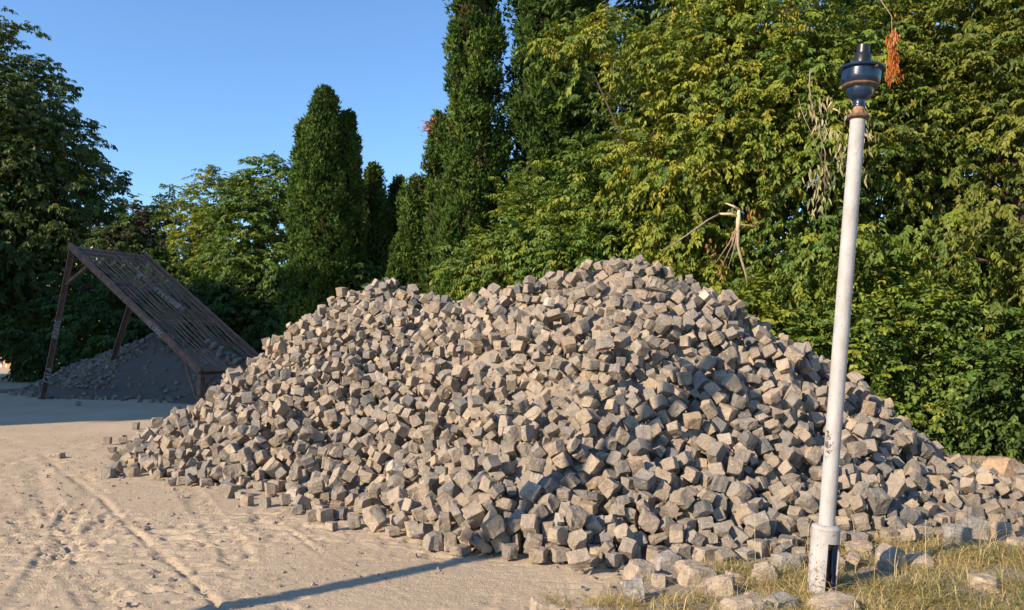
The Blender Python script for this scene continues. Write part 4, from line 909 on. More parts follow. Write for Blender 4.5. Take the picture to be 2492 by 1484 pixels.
276,656,9,-4,32,-15,24,25,24,-26,757,57,-31,14,-8,22,22,26,-66,1058,199,27,-43,36,21,19,23,-473,1010,16,-16,38,-30,20,23,23,-481,1098,51,-45,-4,-20,25,23,20,
34,842,125,30,-43,17,23,23,22,-225,1177,231,30,-24,25,25,22,22,139,810,137,-28,-28,40,17,17,14,45,866,171,-43,-41,-21,21,19,20,-485,1043,26,-7,18,-44,24,20,23,
238,714,43,24,-21,-19,25,20,24,267,924,187,7,-28,10,18,21,17,127,974,265,15,-8,-46,22,23,21,-12,976,193,8,19,-17,24,20,10,-398,1045,63,-27,-6,16,25,27,27,
-467,1015,23,23,-43,2,17,19,12,-115,857,47,-1,-17,31,23,22,22,160,957,257,-4,17,0,19,19,16,-245,1184,238,-11,-2,12,18,18,16,-212,1114,184,-1,14,15,22,21,19,
-182,1194,253,-9,-5,-32,26,23,18,84,622,20,-8,-28,51,17,17,16,-344,972,58,-18,-31,44,19,20,18,47,806,108,-49,-29,24,22,22,21,1,977,194,-55,-24,-3,19,20,20,
-188,1023,132,-25,-47,0,20,23,15,114,898,201,25,21,25,26,23,24,-185,847,26,-28,-26,3,23,24,15,184,896,194,26,11,-3,24,21,27,-387,1215,142,-27,28,-45,23,21,25,
-279,1208,229,16,-35,6,26,23,19,-154,1079,201,-4,22,55,19,22,23,366,721,17,21,11,-39,20,16,18,140,861,186,22,-6,23,19,19,11,299,874,140,8,31,-48,25,23,20,
-2,744,78,-48,5,0,22,20,19,166,921,237,-18,30,-4,17,19,18,-48,728,41,-38,4,-39,27,23,21,80,921,210,14,-14,-20,17,20,12,-233,1141,200,-30,-38,-19,24,20,22,
-146,885,57,27,5,-8,23,23,25,-80,683,15,14,-44,-40,20,23,23,-222,853,7,9,0,2,27,23,22,205,705,64,-26,-16,27,22,20,21,-188,1077,187,7,-6,33,16,17,15,
-442,1042,42,55,7,-25,18,18,14,-124,1092,201,45,-14,9,25,18,18,-107,989,143,52,-33,-11,28,26,21,-155,1058,165,-14,7,58,22,22,23,-14,856,101,27,-9,41,32,29,28,
-408,988,40,-17,3,-51,24,23,23,65,809,124,-9,-42,-20,22,25,22,82,720,76,-23,-54,15,20,19,19,-189,945,71,16,-19,30,21,18,18,68,984,225,52,13,30,23,21,19,
469,870,34,-19,-23,13,29,28,29,221,921,207,-5,-24,-36,18,20,20,292,797,96,19,22,0,21,20,19,-185,1000,118,-39,-13,30,19,18,19,316,979,185,-17,-25,-20,22,25,18,
96,974,251,-29,-46,10,19,22,19,-175,823,8,-33,-20,-30,30,29,24,-272,1190,222,-39,5,25,23,25,13,130,917,223,23,-49,6,21,20,21,114,734,90,-15,47,1,21,23,14,
0,850,106,-19,0,-13,20,22,20,-319,1004,78,30,-22,-21,19,21,11,-152,1160,236,21,-1,11,19,19,15,296,822,117,8,25,-20,24,20,22,-135,1016,149,33,9,-11,24,31,31,
1,1039,222,28,31,-45,15,16,10,63,848,170,-10,20,1,17,17,16,65,836,149,39,-40,-24,25,21,20,248,908,185,-39,-5,-33,22,20,14,-267,984,77,31,-50,-19,23,22,22,
-409,1074,83,33,2,-12,25,20,26,-175,999,119,23,-31,-22,26,24,22,92,611,17,4,51,-15,21,18,12,136,850,180,24,1,4,18,18,21,-106,852,51,8,17,11,23,24,18,
49,679,47,-19,-24,-53,23,27,15,484,742,6,-19,29,-32,22,21,25,118,661,40,-30,-6,13,25,24,24,-166,893,40,-15,27,4,20,20,16,-65,821,64,17,2,-50,22,26,15,
-300,977,50,1,-16,-38,23,21,27,-219,969,58,23,-34,-37,24,26,20,-44,876,107,-32,-49,-5,20,18,19,-87,906,100,-9,-9,-30,24,28,22,-250,1160,203,14,-8,24,24,27,27,
-285,1067,121,26,-47,-32,28,31,26,239,861,158,-16,-30,-7,21,25,23,319,876,119,-10,-10,10,24,21,21,63,715,76,-23,43,-1,24,23,22,-34,953,166,-36,-38,1,25,27,22,
-279,1075,146,6,-31,31,15,15,15,21,728,66,-24,15,6,24,20,23,397,863,88,-26,23,42,20,20,11,-358,985,57,31,11,-50,24,25,14,420,820,40,-3,-37,-42,24,26,27,
-222,1128,193,32,37,-33,25,17,18,-224,1101,189,21,-15,-29,17,21,22,-185,1112,203,36,-18,0,26,22,26,40,703,73,13,-10,26,21,20,11,-56,849,79,-21,-3,22,23,20,15,
78,914,189,1,44,-9,25,18,16,-213,916,40,-9,22,6,22,19,21,258,915,203,-24,-19,11,21,18,21,22,888,177,-48,29,27,23,21,21,18,1021,210,-29,-15,18,25,23,18,
-276,1043,121,37,5,23,18,18,17,109,968,243,8,6,-57,32,23,30,-202,1018,133,-29,-18,-28,17,17,23,-235,1044,139,11,-14,31,21,22,21,-289,888,5,34,23,-36,15,16,13,
232,643,5,0,0,-51,18,26,19,118,819,139,38,23,25,39,27,25,311,778,65,0,-37,-1,25,20,24,271,819,122,-26,-31,-34,22,24,18,-76,999,162,-47,5,30,17,17,15,
-198,835,19,-32,27,-18,19,16,18,-34,625,8,-48,16,25,20,17,25,373,945,139,47,27,21,23,27,26,-203,1094,178,-35,27,9,18,20,17,-182,932,70,4,41,-15,20,21,16,
46,828,121,3,1,49,22,22,20,-253,1165,224,37,-48,13,21,23,17,-276,1012,88,50,3,-3,29,18,21,-151,809,5,16,-61,0,22,24,20,229,925,225,1,-23,-4,21,24,14,
-150,1022,133,-44,-27,12,19,21,16,-55,912,127,-5,-45,12,21,22,21,40,971,209,16,48,3,24,20,16,-1,647,20,-43,25,37,19,18,15,-121,1157,235,49,6,-21,21,20,20,
-128,843,31,-16,26,23,25,25,28,51,819,117,33,12,-16,20,20,19,268,797,111,-4,-10,-29,28,21,18,-77,871,90,10,-24,-25,26,24,20,26,902,183,38,-28,-16,22,20,22,
45,992,223,33,-3,-29,21,18,16,267,662,14,22,44,37,15,15,17,-249,1017,123,-34,27,5,28,22,16,-247,1067,146,-17,-21,43,21,22,20,-85,763,30,-16,52,25,20,20,20,
-476,1077,41,-19,-33,-40,23,23,18,229,905,205,18,3,25,24,21,20,84,994,248,23,-43,-33,26,21,20,-453,1013,24,0,0,25,20,19,17,-89,1066,200,27,-8,31,21,20,16,
-331,929,25,-54,-2,24,23,23,26,-513,1130,37,6,48,34,37,21,29,-425,1185,119,-7,6,42,26,26,24,443,852,57,29,-28,0,27,28,20,-264,1175,218,-55,-8,19,20,20,22,
186,953,230,25,-10,10,22,19,22,-477,999,7,-14,-31,-24,21,19,27,-22,892,129,22,16,9,17,17,12,-213,1158,238,-16,-18,27,18,18,12,-173,923,70,6,-15,17,28,27,12,
28,1005,210,3,16,15,16,17,12,-100,790,31,-37,29,-13,20,21,24,-261,913,18,-18,6,-52,22,21,21,499,790,13,21,15,8,23,23,22,-186,998,105,39,-46,15,23,23,23,
-366,1069,98,-33,31,-4,20,19,15,-218,1064,162,10,-9,-17,20,19,20,-490,1097,41,-24,-24,0,23,21,12,-184,1062,165,-54,14,8,20,19,17,-2,837,95,-45,0,0,34,27,28,
210,973,242,6,31,-3,21,20,14,-276,1172,205,-2,-5,44,16,19,21,394,762,25,36,-40,1,31,24,28,-116,809,36,-13,4,10,23,21,18,-264,1052,141,2,-53,5,23,22,26,
159,850,160,45,-40,-5,27,26,24,-11,656,21,-27,36,-2,22,23,21,-73,1008,185,27,23,17,15,18,15,-212,1088,160,38,-21,-6,24,23,26,221,882,189,44,-4,-24,19,21,19,
41,980,217,-34,28,-32,19,17,15,-257,1023,94,24,-37,-14,25,26,23,-303,1090,129,-22,55,4,19,19,19,210,723,65,44,-7,14,21,17,20,329,651,7,17,35,-37,20,22,19,
-336,1117,145,-36,28,33,18,20,22,-81,1027,180,26,-30,30,25,19,18,170,898,202,43,27,-21,27,22,22,-78,1051,199,16,-17,-17,13,17,13,6,848,109,-39,23,-42,19,20,17,
-178,1036,141,25,-40,-1,16,16,15,7,666,25,12,-9,25,36,25,32,-190,826,9,10,-12,27,24,24,24,-218,926,40,-9,60,-4,21,21,26,69,998,232,-41,17,20,25,26,22,
-150,993,109,36,21,36,22,21,23,-183,893,30,20,1,-23,22,25,24,107,788,121,-22,-48,29,24,21,27,-228,864,11,-39,35,6,23,21,18,-480,1177,62,-21,-46,-9,25,22,27,
8,1050,239,-18,-6,37,20,22,18,-193,1092,186,7,20,47,17,19,20,188,909,216,14,14,-38,21,20,19,-352,1092,115,-21,-13,-36,22,23,20,157,884,193,19,-42,13,19,21,23,
4,883,143,-2,-20,21,18,18,16,-13,779,86,-16,11,-53,28,26,21,36,816,107,21,3,21,23,24,23,-248,1035,111,28,-20,44,22,24,18,-77,824,58,1,16,5,25,24,21,
457,780,18,-29,-51,-10,24,20,24,281,636,5,-13,-29,-12,20,22,20,76,682,48,10,-24,3,32,23,25,-412,1141,110,56,24,-16,22,22,19,82,970,228,-57,7,-13,28,22,27,
22,763,91,-14,18,5,27,27,33,-208,884,29,38,45,-4,24,23,25,-381,1060,90,-1,45,9,25,23,18,294,885,163,8,6,-36,21,17,15,69,853,178,58,1,16,21,23,23,306,859,128,56,2,21,20,19,16,
-339,1197,190,22,-45,25,22,18,15,168,977,261,36,-34,-11,18,19,18,151,749,95,43,-29,-18,23,22,22,12,1018,205,41,-13,18,25,20,20,345,893,120,-4,56,10,19,25,20,
421,795,26,38,-34,7,21,21,23,73,646,18,26,-11,54,25,23,25,-637,1353,7,0,0,3,30,34,27,-348,951,36,27,-34,15,23,20,17,-172,1216,247,-5,-58,-2,21,22,24,
109,744,98,-3,17,-47,21,20,16,81,711,70,46,16,-6,22,23,14,312,866,144,-6,-14,50,23,24,20,-388,1183,129,34,14,37,20,21,25,-3,696,39,-1,32,-49,21,20,22,
208,770,109,-33,-8,-38,18,16,14,284,877,135,3,44,-37,24,23,21,-235,969,52,-39,-15,38,24,21,23,-443,1069,64,31,-34,34,26,27,29,237,871,173,16,-11,19,23,23,17,
312,791,67,3,15,3,22,18,22,388,734,13,6,41,2,23,23,20,159,829,139,41,-12,8,18,17,13,-378,1019,71,4,-60,14,25,21,20,-79,922,104,2,43,-32,20,16,14,
-188,1035,135,24,-39,32,20,23,22,-438,967,6,29,-14,-14,36,24,21,-145,935,81,-7,49,23,27,25,26,-72,1046,190,-34,2,52,20,25,22,227,782,116,12,19,-1,20,21,23,
182,856,162,6,8,29,23,22,21,119,965,258,5,17,-41,18,19,16,-45,1052,206,19,-4,-13,23,25,23,-95,1076,203,6,6,56,19,18,20,218,621,6,34,16,-34,22,26,16,
403,829,42,43,-24,-15,22,21,23,2,765,90,-25,12,-18,20,23,13,-72,975,149,-19,14,-8,16,16,15,-217,896,29,2,27,27,20,23,20,-245,975,69,-2,-19,35,18,20,20,
271,731,62,27,31,-17,18,19,20,183,763,88,-34,-21,29,20,20,22,221,867,164,49,27,17,21,19,15,135,932,237,33,39,1,18,20,18,106,931,223,24,-32,-41,16,15,16,
28,880,168,-2,-3,-26,23,21,22,53,910,179,38,-4,-18,18,19,17,-54,750,56,-18,-37,16,22,25,20,102,696,76,-6,-52,12,24,24,19,-183,1143,214,-8,7,8,15,15,15,
-261,1090,162,1,31,-43,22,23,21,73,603,5,0,0,-1,24,19,20,302,855,140,34,-18,20,23,20,19,-184,1213,258,-12,10,-41,21,25,25,69,984,239,-41,-29,6,19,21,11,
-172,1132,213,-1,-31,-47,20,23,12,-213,980,91,-13,24,-41,22,22,14,114,937,232,24,8,26,19,18,16,263,887,159,8,37,1,19,19,16,-171,896,51,22,56,-18,22,22,18,
-173,1022,134,-28,35,27,21,21,23,-266,1023,107,-23,5,14,21,20,19,95,883,177,16,-18,-11,18,20,19,-309,1017,85,-38,-32,34,32,21,21,205,755,88,28,-12,-23,17,13,15,
-54,1064,206,24,-34,-1,23,26,24,-124,925,96,9,-26,25,21,26,22,-43,820,70,5,25,-38,22,19,17,177,661,31,14,40,-32,18,17,20,-69,801,51,-53,-27,-7,29,26,29,
17,798,98,-16,-21,0,28,21,19,-288,1084,147,-5,47,26,18,15,16,-351,1117,124,-48,-26,8,14,15,15,94,781,121,5,3,17,17,18,17,362,834,81,-48,27,-14,22,22,24,
137,613,4,-55,31,0,16,16,18,-282,1026,102,25,-57,1,22,20,22,-222,1086,184,-22,-27,-25,21,18,21,-186,969,78,-1,20,-20,23,24,22,150,829,151,33,15,28,15,17,12,
-26,1039,211,2,-29,-24,22,22,23,-486,986,6,-1,-5,52,18,18,22,124,608,6,31,-4,-4,24,25,21,50,767,97,4,-9,-44,19,17,17,-267,954,53,18,-47,21,23,23,19,
-489,1069,33,14,-49,6,17,19,19,501,905,26,16,-5,-19,24,20,16,-237,1090,172,-15,-10,13,17,18,20,-347,959,40,-18,-14,-27,20,21,14,-158,905,75,-3,4,27,17,17,10,
11,1039,216,22,-21,5,23,20,24,1,1037,208,15,-45,-27,22,19,15,-374,948,16,33,-17,34,22,22,23,-309,991,71,42,-25,-21,21,19,21,-64,921,118,-15,11,-16,21,19,18,
5,684,37,-8,42,8,31,20,22,-432,1076,68,-26,6,-17,21,23,13,124,676,52,-49,21,21,17,15,18,-493,1134,51,42,-8,-11,27,26,28,-217,1145,210,-4,-39,19,25,22,14,
-414,1063,71,28,14,7,24,25,19,-124,778,13,27,-23,-4,20,21,20,38,795,95,34,-6,33,19,24,21,167,657,35,16,-18,-25,21,18,17,358,734,19,-17,8,-30,22,25,22,
45,619,17,-15,-5,-23,21,22,24,67,820,149,-36,3,49,16,17,18,68,925,187,4,15,-54,23,22,19,-67,664,6,0,0,16,23,23,26,295,672,14,40,-23,-11,23,21,23,328,755,48,36,-26,1,19,23,15,
-235,846,7,0,0,6,25,22,28,134,959,261,-39,-6,12,24,23,24,-9,665,29,-48,-38,-9,21,22,13,-205,1007,94,37,35,-3,27,22,21,-266,1200,234,-15,-15,33,24,26,12,
-246,1109,170,23,-20,-45,25,29,25,75,945,219,-17,47,-27,23,24,13,-377,1201,159,-10,-61,-12,20,20,12,-296,1044,118,-24,22,15,23,27,22,-85,950,109,24,41,35,19,24,19,
317,733,46,-35,3,-24,16,19,18,-344,1068,106,36,-33,7,22,25,17,-142,811,13,17,-42,3,21,21,20,-191,1091,175,52,-9,-5,21,20,13,496,766,5,-7,-62,0,18,20,20,
283,861,131,39,43,-1,23,24,17,178,717,65,23,-16,21,22,22,19,-28,997,186,-30,8,-15,22,23,24,192,985,252,-5,39,-47,22,25,13,-294,979,65,20,-11,21,23,23,27,
-133,1041,160,-5,11,41,17,15,10,-199,1074,163,-22,6,12,18,20,17,-154,876,31,7,-29,-39,24,25,24,251,888,160,6,27,-54,20,20,20,-289,1136,197,30,-47,-24,21,23,18,
-117,1076,192,-22,-39,43,19,18,13,62,862,148,-34,12,-19,24,25,27,48,695,71,-14,-48,20,16,18,19,-328,1120,132,-5,-19,-13,23,23,24,360,750,29,-12,-34,19,28,22,21,
40,869,143,-38,1,34,20,23,16,516,934,24,-24,-31,-7,24,22,21,-207,1131,201,-6,-7,12,27,24,32,38,1032,227,4,-7,-17,25,26,21,-102,1074,193,-23,27,5,19,20,20,
33,864,165,0,15,-7,24,23,24,263,763,78,-41,9,-42,23,22,23,169,917,217,-10,-1,-32,23,25,21,-86,852,84,19,22,-35,19,21,22,-277,1015,110,6,18,-3,21,20,21,
-199,788,4,0,0,8,18,20,17,312,946,170,-6,25,-36,22,21,18,-58,839,68,27,-26,-13,20,20,12,36,637,28,14,46,14,19,19,16,388,935,120,-29,8,26,28,29,22,-98,727,6,28,-56,-1,34,24,22,
-356,947,22,-27,-17,18,29,27,27,-47,797,57,7,15,52,21,22,20,-383,1085,102,-4,-9,38,27,21,26,26,856,145,-20,33,30,18,19,21,-200,1053,140,-28,-16,3,19,19,22,
1,886,126,-24,-20,-17,29,26,20,164,752,83,-43,2,24,24,23,12,138,680,57,34,-2,32,22,23,21,-209,1172,236,28,30,41,22,20,23,-223,1156,217,26,-30,19,17,16,15,
-44,967,146,-12,26,-47,18,20,19,189,924,222,30,25,17,17,17,17,-232,1020,116,-14,-30,28,20,20,19,345,763,48,-14,30,3,18,22,23,-306,1109,157,31,11,-42,20,21,22,
354,777,62,23,2,-16,21,24,23,-76,955,136,-28,27,-26,21,21,18,-173,1091,198,-38,27,8,26,19,23,-284,921,25,-30,46,-24,26,27,26,-130,1147,217,-27,1,-22,19,18,18,
174,745,77,46,9,17,21,24,22,-394,1059,80,0,3,-61,23,25,28,-456,1085,66,40,18,-39,27,27,25,128,781,104,-16,54,-11,28,28,27,-223,1188,237,-30,-11,-26,27,21,16,
-176,994,97,54,-8,9,32,25,22,-170,929,62,5,13,11,24,21,25,-50,779,55,47,16,0,17,19,17,88,1035,257,30,32,13,22,20,24,-366,1058,92,13,0,-17,20,20,16,
-110,1135,226,45,9,-43,19,20,15,-236,1202,234,-32,-23,34,22,22,20,-110,1151,229,21,-31,-19,24,20,20,440,914,81,-8,-13,-24,19,16,15,-102,838,42,-1,6,17,25,24,14,
50,916,196,-21,32,18,26,23,26,71,852,157,-1,-23,37,21,25,23,-266,1040,125,55,-17,-7,21,23,20,-132,1053,163,42,-12,6,26,29,28,30,603,5,25,-22,-22,20,20,21,
275,671,12,5,19,-24,19,19,14,338,774,66,4,18,51,23,25,23,-203,921,52,-34,38,36,25,24,23,-132,1082,178,42,-22,-39,25,24,26,374,872,91,11,-1,35,25,23,25,
150,928,233,42,-4,-35,21,26,21,-287,943,29,-20,45,13,27,22,25,-539,1134,25,-21,4,26,20,22,20,48,851,147,16,24,-35,19,20,20,-261,1087,149,12,-6,-13,14,13,14,
117,717,81,-1,50,-9,27,26,26,-204,1148,218,-35,-38,-26,26,23,23,220,766,90,-37,-17,-2,21,22,21,146,843,171,29,-5,32,23,23,23,38,919,188,12,52,-5,22,26,22,
-656,1326,5,31,-6,-5,20,20,18,-354,1013,66,-35,2,22,24,22,25,-320,1022,76,34,12,-13,22,21,23,-39,1074,223,20,-3,2,19,19,21,424,907,85,21,-43,-40,22,22,22,
458,824,25,41,-16,-28,20,21,21,-267,962,64,-45,-4,-33,24,22,25,242,657,21,-4,24,43,21,20,20,-123,1001,141,27,44,-6,21,23,30,-367,1084,109,36,-4,-6,20,21,19,
-10,662,38,10,31,4,20,19,12,247,813,126,7,25,-12,20,22,11,-194,1091,166,20,-4,-8,22,21,23,175,779,90,22,4,-15,31,23,23,161,941,238,-2,42,34,22,22,12,
219,650,7,-23,-23,16,25,23,25,-428,954,6,-40,-9,-40,23,23,22,280,726,50,-23,38,9,21,20,18,-81,749,26,21,0,-18,25,25,24,-197,999,115,-56,6,-6,26,23,15,
-264,976,65,-20,-5,21,22,21,14,106,953,235,26,-4,-36,20,21,23,-391,1154,114,-26,-20,38,20,20,22,-317,1138,162,-21,-13,-31,20,21,17,-80,923,124,20,-24,-37,26,20,26,
-384,957,21,36,20,-13,21,22,18,-121,978,120,10,-36,3,26,27,24,361,862,106,12,-14,-28,23,25,22,245,952,223,-16,18,-46,25,22,21,-371,972,46,8,-44,26,22,20,18,
-224,955,53,-14,-11,8,21,18,19,-282,1121,182,0,7,-39,26,26,24,295,703,33,12,17,9,24,25,23,-62,867,89,11,-39,26,23,17,18,-455,1048,48,13,49,33,25,24,15,
-27,632,6,-33,-17,-33,25,23,23,274,889,156,-10,-46,-24,23,25,13,326,897,133,-12,7,11,17,19,16,-92,947,126,27,10,-36,25,24,21,-4,636,11,7,8,0,33,28,24,
-61,1010,173,-1,31,-3,20,21,22,-371,1036,71,2,31,-12,18,21,21,-144,1014,125,19,21,17,24,23,18,78,754,103,-14,-34,10,23,23,22,114,886,189,-8,41,12,19,19,19,
298,891,140,40,-6,35,20,22,22,147,954,260,17,-21,25,21,20,19,-75,944,126,-8,36,-5,23,21,21,-96,951,112,-17,-28,-54,19,16,19,-370,997,58,-16,27,31,19,20,24,
203,845,145,-18,-11,21,26,19,20,-240,1230,243,10,59,1,20,26,17,476,779,6,0,0,-40,21,22,23,-429,1086,73,-9,-29,-45,18,16,21,-418,1142,101,-8,9,-17,19,23,20,
438,832,48,-10,57,-12,24,26,27,-409,1097,97,-32,-33,-19,23,20,24,346,783,76,5,41,-3,22,22,25,401,825,60,-33,-50,-15,25,22,26,82,656,34,19,14,-44,21,21,16,
-285,1180,207,20,6,12,23,26,21,329,954,170,-23,-20,-5,18,20,14,-438,1088,64,-16,-33,46,25,22,20,-354,1079,100,36,3,23,21,23,22,-59,755,43,1,26,52,19,20,13,
-38,772,51,22,-12,-34,22,24,19,-74,765,35,-29,-47,-4,22,21,23,295,715,25,-4,-27,42,23,23,18,-79,1114,216,-9,-5,57,20,19,22,26,871,136,1,22,-26,18,20,19,
75,873,160,0,-30,-28,21,20,21,-123,897,71,-37,-16,6,25,24,26,-171,1158,235,22,-19,-12,19,17,21,-291,929,32,6,7,52,18,20,20,-119,948,100,21,-6,2,24,22,21,
-200,872,29,-1,-46,5,28,25,22,475,939,56,10,-11,28,22,23,24,-598,1210,3,0,0,-4,22,19,14,353,720,15,5,4,-48,23,22,17,-34,654,12,15,-34,28,18,20,15,
100,783,129,50,20,-25,16,15,17,44,931,184,12,21,-12,19,17,18,-309,995,59,11,14,45,17,18,22,-437,1198,114,-5,15,-45,18,17,15,119,806,128,-28,8,49,23,21,15,
41,878,174,-14,-31,-47,22,20,12,522,847,24,-48,7,18,29,23,28,74,782,121,-12,-6,51,19,15,18,-265,1068,144,1,37,4,17,18,19,-261,1107,181,-5,53,-32,21,21,17,
-398,1186,122,18,-5,38,20,21,13,-355,1035,77,20,32,7,24,20,27,-244,874,6,-59,-6,1,20,22,21,-180,1081,175,-4,7,-43,24,25,24,37,907,176,26,1,14,19,25,27,
-418,1070,60,-7,4,-58,23,24,15,-157,906,64,-57,2,12,29,20,17,28,849,125,-11,22,-3,23,23,25,142,691,51,45,-6,17,27,24,18,-217,1020,129,24,26,-3,28,24,25,
-149,965,103,10,29,28,20,19,23,182,995,251,-9,-51,17,25,24,20,-328,1163,161,0,-54,28,32,29,24,102,642,9,-25,21,-8,23,23,25,362,922,128,3,-13,26,25,21,22,
237,920,197,-46,-10,16,23,24,27,15,629,10,-43,15,17,26,24,21,-143,1101,208,-4,26,11,22,19,20,-24,1051,220,-16,-20,-30,31,20,22,-89,1018,152,-33,4,-15,33,25,22,
181,632,11,-10,22,-9,19,18,14,-112,876,62,23,-6,-20,23,22,25,188,751,72,17,15,-27,17,24,20,-137,951,96,17,-43,32,30,22,19,269,684,30,20,-34,3,20,18,22,
449,843,43,-28,24,24,22,23,23,-54,981,164,-38,41,5,17,17,17,-218,1017,114,48,-35,-2,24,22,22,-62,811,56,13,-42,-16,17,17,10,105,687,61,-8,-52,6,19,19,16,
-82,694,6,-32,19,31,22,25,23,-285,913,6,-1,-2,49,22,21,24,343,672,6,-3,-31,-3,24,20,19,36,892,150,-26,1,45,15,18,18,-301,914,13,-24,29,16,18,18,18,
-341,1114,116,-12,26,53,22,25,22,-315,973,62,12,-16,50,20,21,14,-312,921,15,0,0,27,19,26,24,438,798,24,29,10,41,23,24,22,-115,1039,147,-2,-53,20,22,21,21,
-334,916,6,-36,51,2,21,19,20,-285,1197,215,-7,19,-51,24,23,10,-116,1040,165,-13,9,11,16,18,16,-427,1162,104,-34,-16,42,24,23,18,23,960,196,-12,-12,-36,20,21,14,
-6,1081,233,-5,9,12,23,24,22,274,777,91,-18,-35,35,21,22,23,107,764,116,22,-26,19,15,15,12,-255,1058,137,21,28,23,22,21,10,13,883,160,-19,3,46,23,22,20,
92,794,130,-58,8,9,19,18,15,390,747,21,-8,-51,1,19,21,21,-223,1120,186,-21,-14,50,21,21,14,-418,966,5,-31,-1,1,25,20,25,-32,727,42,24,-21,24,21,20,22,
48,695,59,13,32,39,23,22,15,25,695,53,9,40,-37,21,24,18,62,938,191,5,14,-14,20,20,18,211,895,191,42,-8,-40,25,26,21,-190,796,3,0,0,3,14,16,11,-228,994,92,5,41,-47,21,22,19,
-165,1123,211,1,22,12,21,26,22,-175,1106,192,5,-35,-6,23,24,24,-164,998,119,8,-37,-12,20,20,21,-109,1047,156,5,-1,42,21,22,22,-12,1094,232,-15,26,0,21,22,18,
-233,940,43,-20,10,1,20,19,24,53,722,80,9,-2,32,21,22,20,-95,825,41,-19,32,8,22,25,22,-290,1161,198,27,-18,23,29,27,28,-78,1100,209,-17,10,-6,27,24,23,
-316,1082,112,-30,-5,10,26,26,13,-175,1048,148,-12,-2,-7,25,23,22,-126,816,32,-17,-5,-24,23,22,22,-334,1137,161,-28,21,-47,24,24,15,110,802,129,-24,37,-10,24,20,21,
-188,924,64,5,-16,-25,17,17,16,346,702,14,7,1,-42,21,22,22,130,888,196,14,6,13,20,20,22,127,717,71,2,35,34,22,24,24,-121,802,27,-21,-22,35,21,21,23,
257,897,169,-15,50,1,22,22,13,89,661,41,18,-39,35,19,18,10,69,968,217,12,-60,6,25,22,21,42,806,103,-10,-34,-37,19,20,14,107,867,186,5,39,-4,17,17,16,
-298,958,41,15,-7,-45,20,20,17,231,862,168,53,5,3,15,18,15,-344,1048,89,-18,18,-48,22,19,20,29,1026,233,-38,5,16,17,19,19,-9,1052,223,-12,-45,31,25,25,30,
-374,967,32,-39,18,15,17,17,19,108,724,87,20,-16,41,20,17,16,-526,1145,40,4,46,-33,22,19,21,-113,966,126,-18,-42,27,20,20,25,-165,913,56,38,-19,7,21,19,19,
-355,1176,143,-33,13,-2,23,21,18,-333,1040,90,-39,1,2,24,15,14,-153,1095,202,31,24,32,21,20,21,296,958,183,2,34,1,21,20,17,-68,1021,184,24,34,46,22,21,21,
-257,1089,187,18,51,-20,19,20,18,68,863,165,15,-41,-16,22,22,20,377,921,128,-20,-20,-34,26,26,24,45,1055,246,10,51,-19,24,24,24,-244,1077,156,49,-14,-19,22,20,23,
333,689,16,3,-42,4,24,25,25,355,824,80,-18,-4,41,19,19,20,-204,964,57,30,-38,-40,21,20,23,483,798,18,-41,10,-21,24,20,19,106,710,76,-7,51,8,26,25,16,
-46,1093,223,53,13,13,21,20,18,373,860,83,-4,25,23,18,19,17,279,958,188,8,-18,-29,25,25,24,-124,779,3,1,62,0,17,20,10,291,720,29,54,-22,-4,22,24,19,
-141,842,18,-1,32,-5,24,25,26,-109,773,17,15,8,17,25,24,23,313,818,77,20,-9,-27,22,21,19,-200,1034,130,-2,48,5,26,21,29,301,933,177,-13,12,15,20,19,18,
-225,936,53,29,-15,37,21,19,22,139,823,151,12,24,27,19,24,10,-27,765,43,44,-38,23,20,17,15,358,898,115,24,24,22,26,20,18,-60,979,146,-47,-14,-37,18,20,21,
-205,984,75,-50,-13,-15,28,28,26,108,649,42,33,-23,-23,19,19,19,251,851,139,22,-13,-47,24,20,21,-4,738,65,40,-3,2,24,23,21,212,703,44,18,-5,-2,21,22,20,
189,940,220,-27,0,-41,24,22,22,-209,904,32,26,33,1,19,20,20,-329,1125,153,15,-25,25,21,18,18,333,905,123,-3,6,-57,18,17,16,-52,661,13,-16,39,-14,16,17,20,
196,861,160,-43,-36,22,19,21,21,64,822,140,10,5,48,20,18,19,-105,801,28,-2,-61,-5,22,18,19,418,913,98,-13,43,-16,26,23,22,36,993,207,-33,22,-14,22,23,16,
47,1020,228,16,1,11,20,21,21,-167,1029,145,15,35,-20,23,23,23,-100,930,101,-38,11,3,19,19,18,217,726,75,10,31,-43,21,22,18,-246,884,11,9,42,-32,20,21,21,
-399,1223,138,28,26,20,21,22,21,-218,1006,92,26,25,16,23,23,21,426,892,84,-47,17,35,22,23,20,46,972,199,-18,-16,10,17,20,19,249,773,90,-17,-48,-5,17,18,18,
-247,1205,241,5,-58,10,19,19,18,-46,1034,193,-7,4,-8,23,22,21,340,731,26,14,-53,9,21,19,21,-279,902,4,-6,31,6,17,22,16,-313,907,6,-15,-35,34,22,23,19,
-96,937,108,23,7,-6,17,17,10,225,988,242,3,11,-29,21,21,19,156,802,131,-34,3,4,21,22,18,-506,1063,19,55,14,-12,20,21,19,241,821,120,-5,56,5,19,19,15,
-143,1109,198,5,9,-50,21,21,24,-33,833,90,38,22,-40,23,27,26,306,967,182,-38,19,-8,21,19,19,348,715,26,38,-8,24,21,19,14,135,648,24,28,-36,-1,25,26,27,
379,845,80,16,28,-21,27,27,23,412,835,38,-29,36,2,19,23,20,344,819,86,7,-15,-33,21,21,18,-21,1025,209,5,11,-17,22,21,25,64,665,35,16,12,32,23,23,20,
79,817,147,-54,-11,2,17,18,17,239,810,113,-38,-44,4,20,21,20,-99,941,117,-3,15,59,20,21,16,-170,883,27,20,-40,-31,20,21,14,20,707,58,5,-40,21,24,24,11,
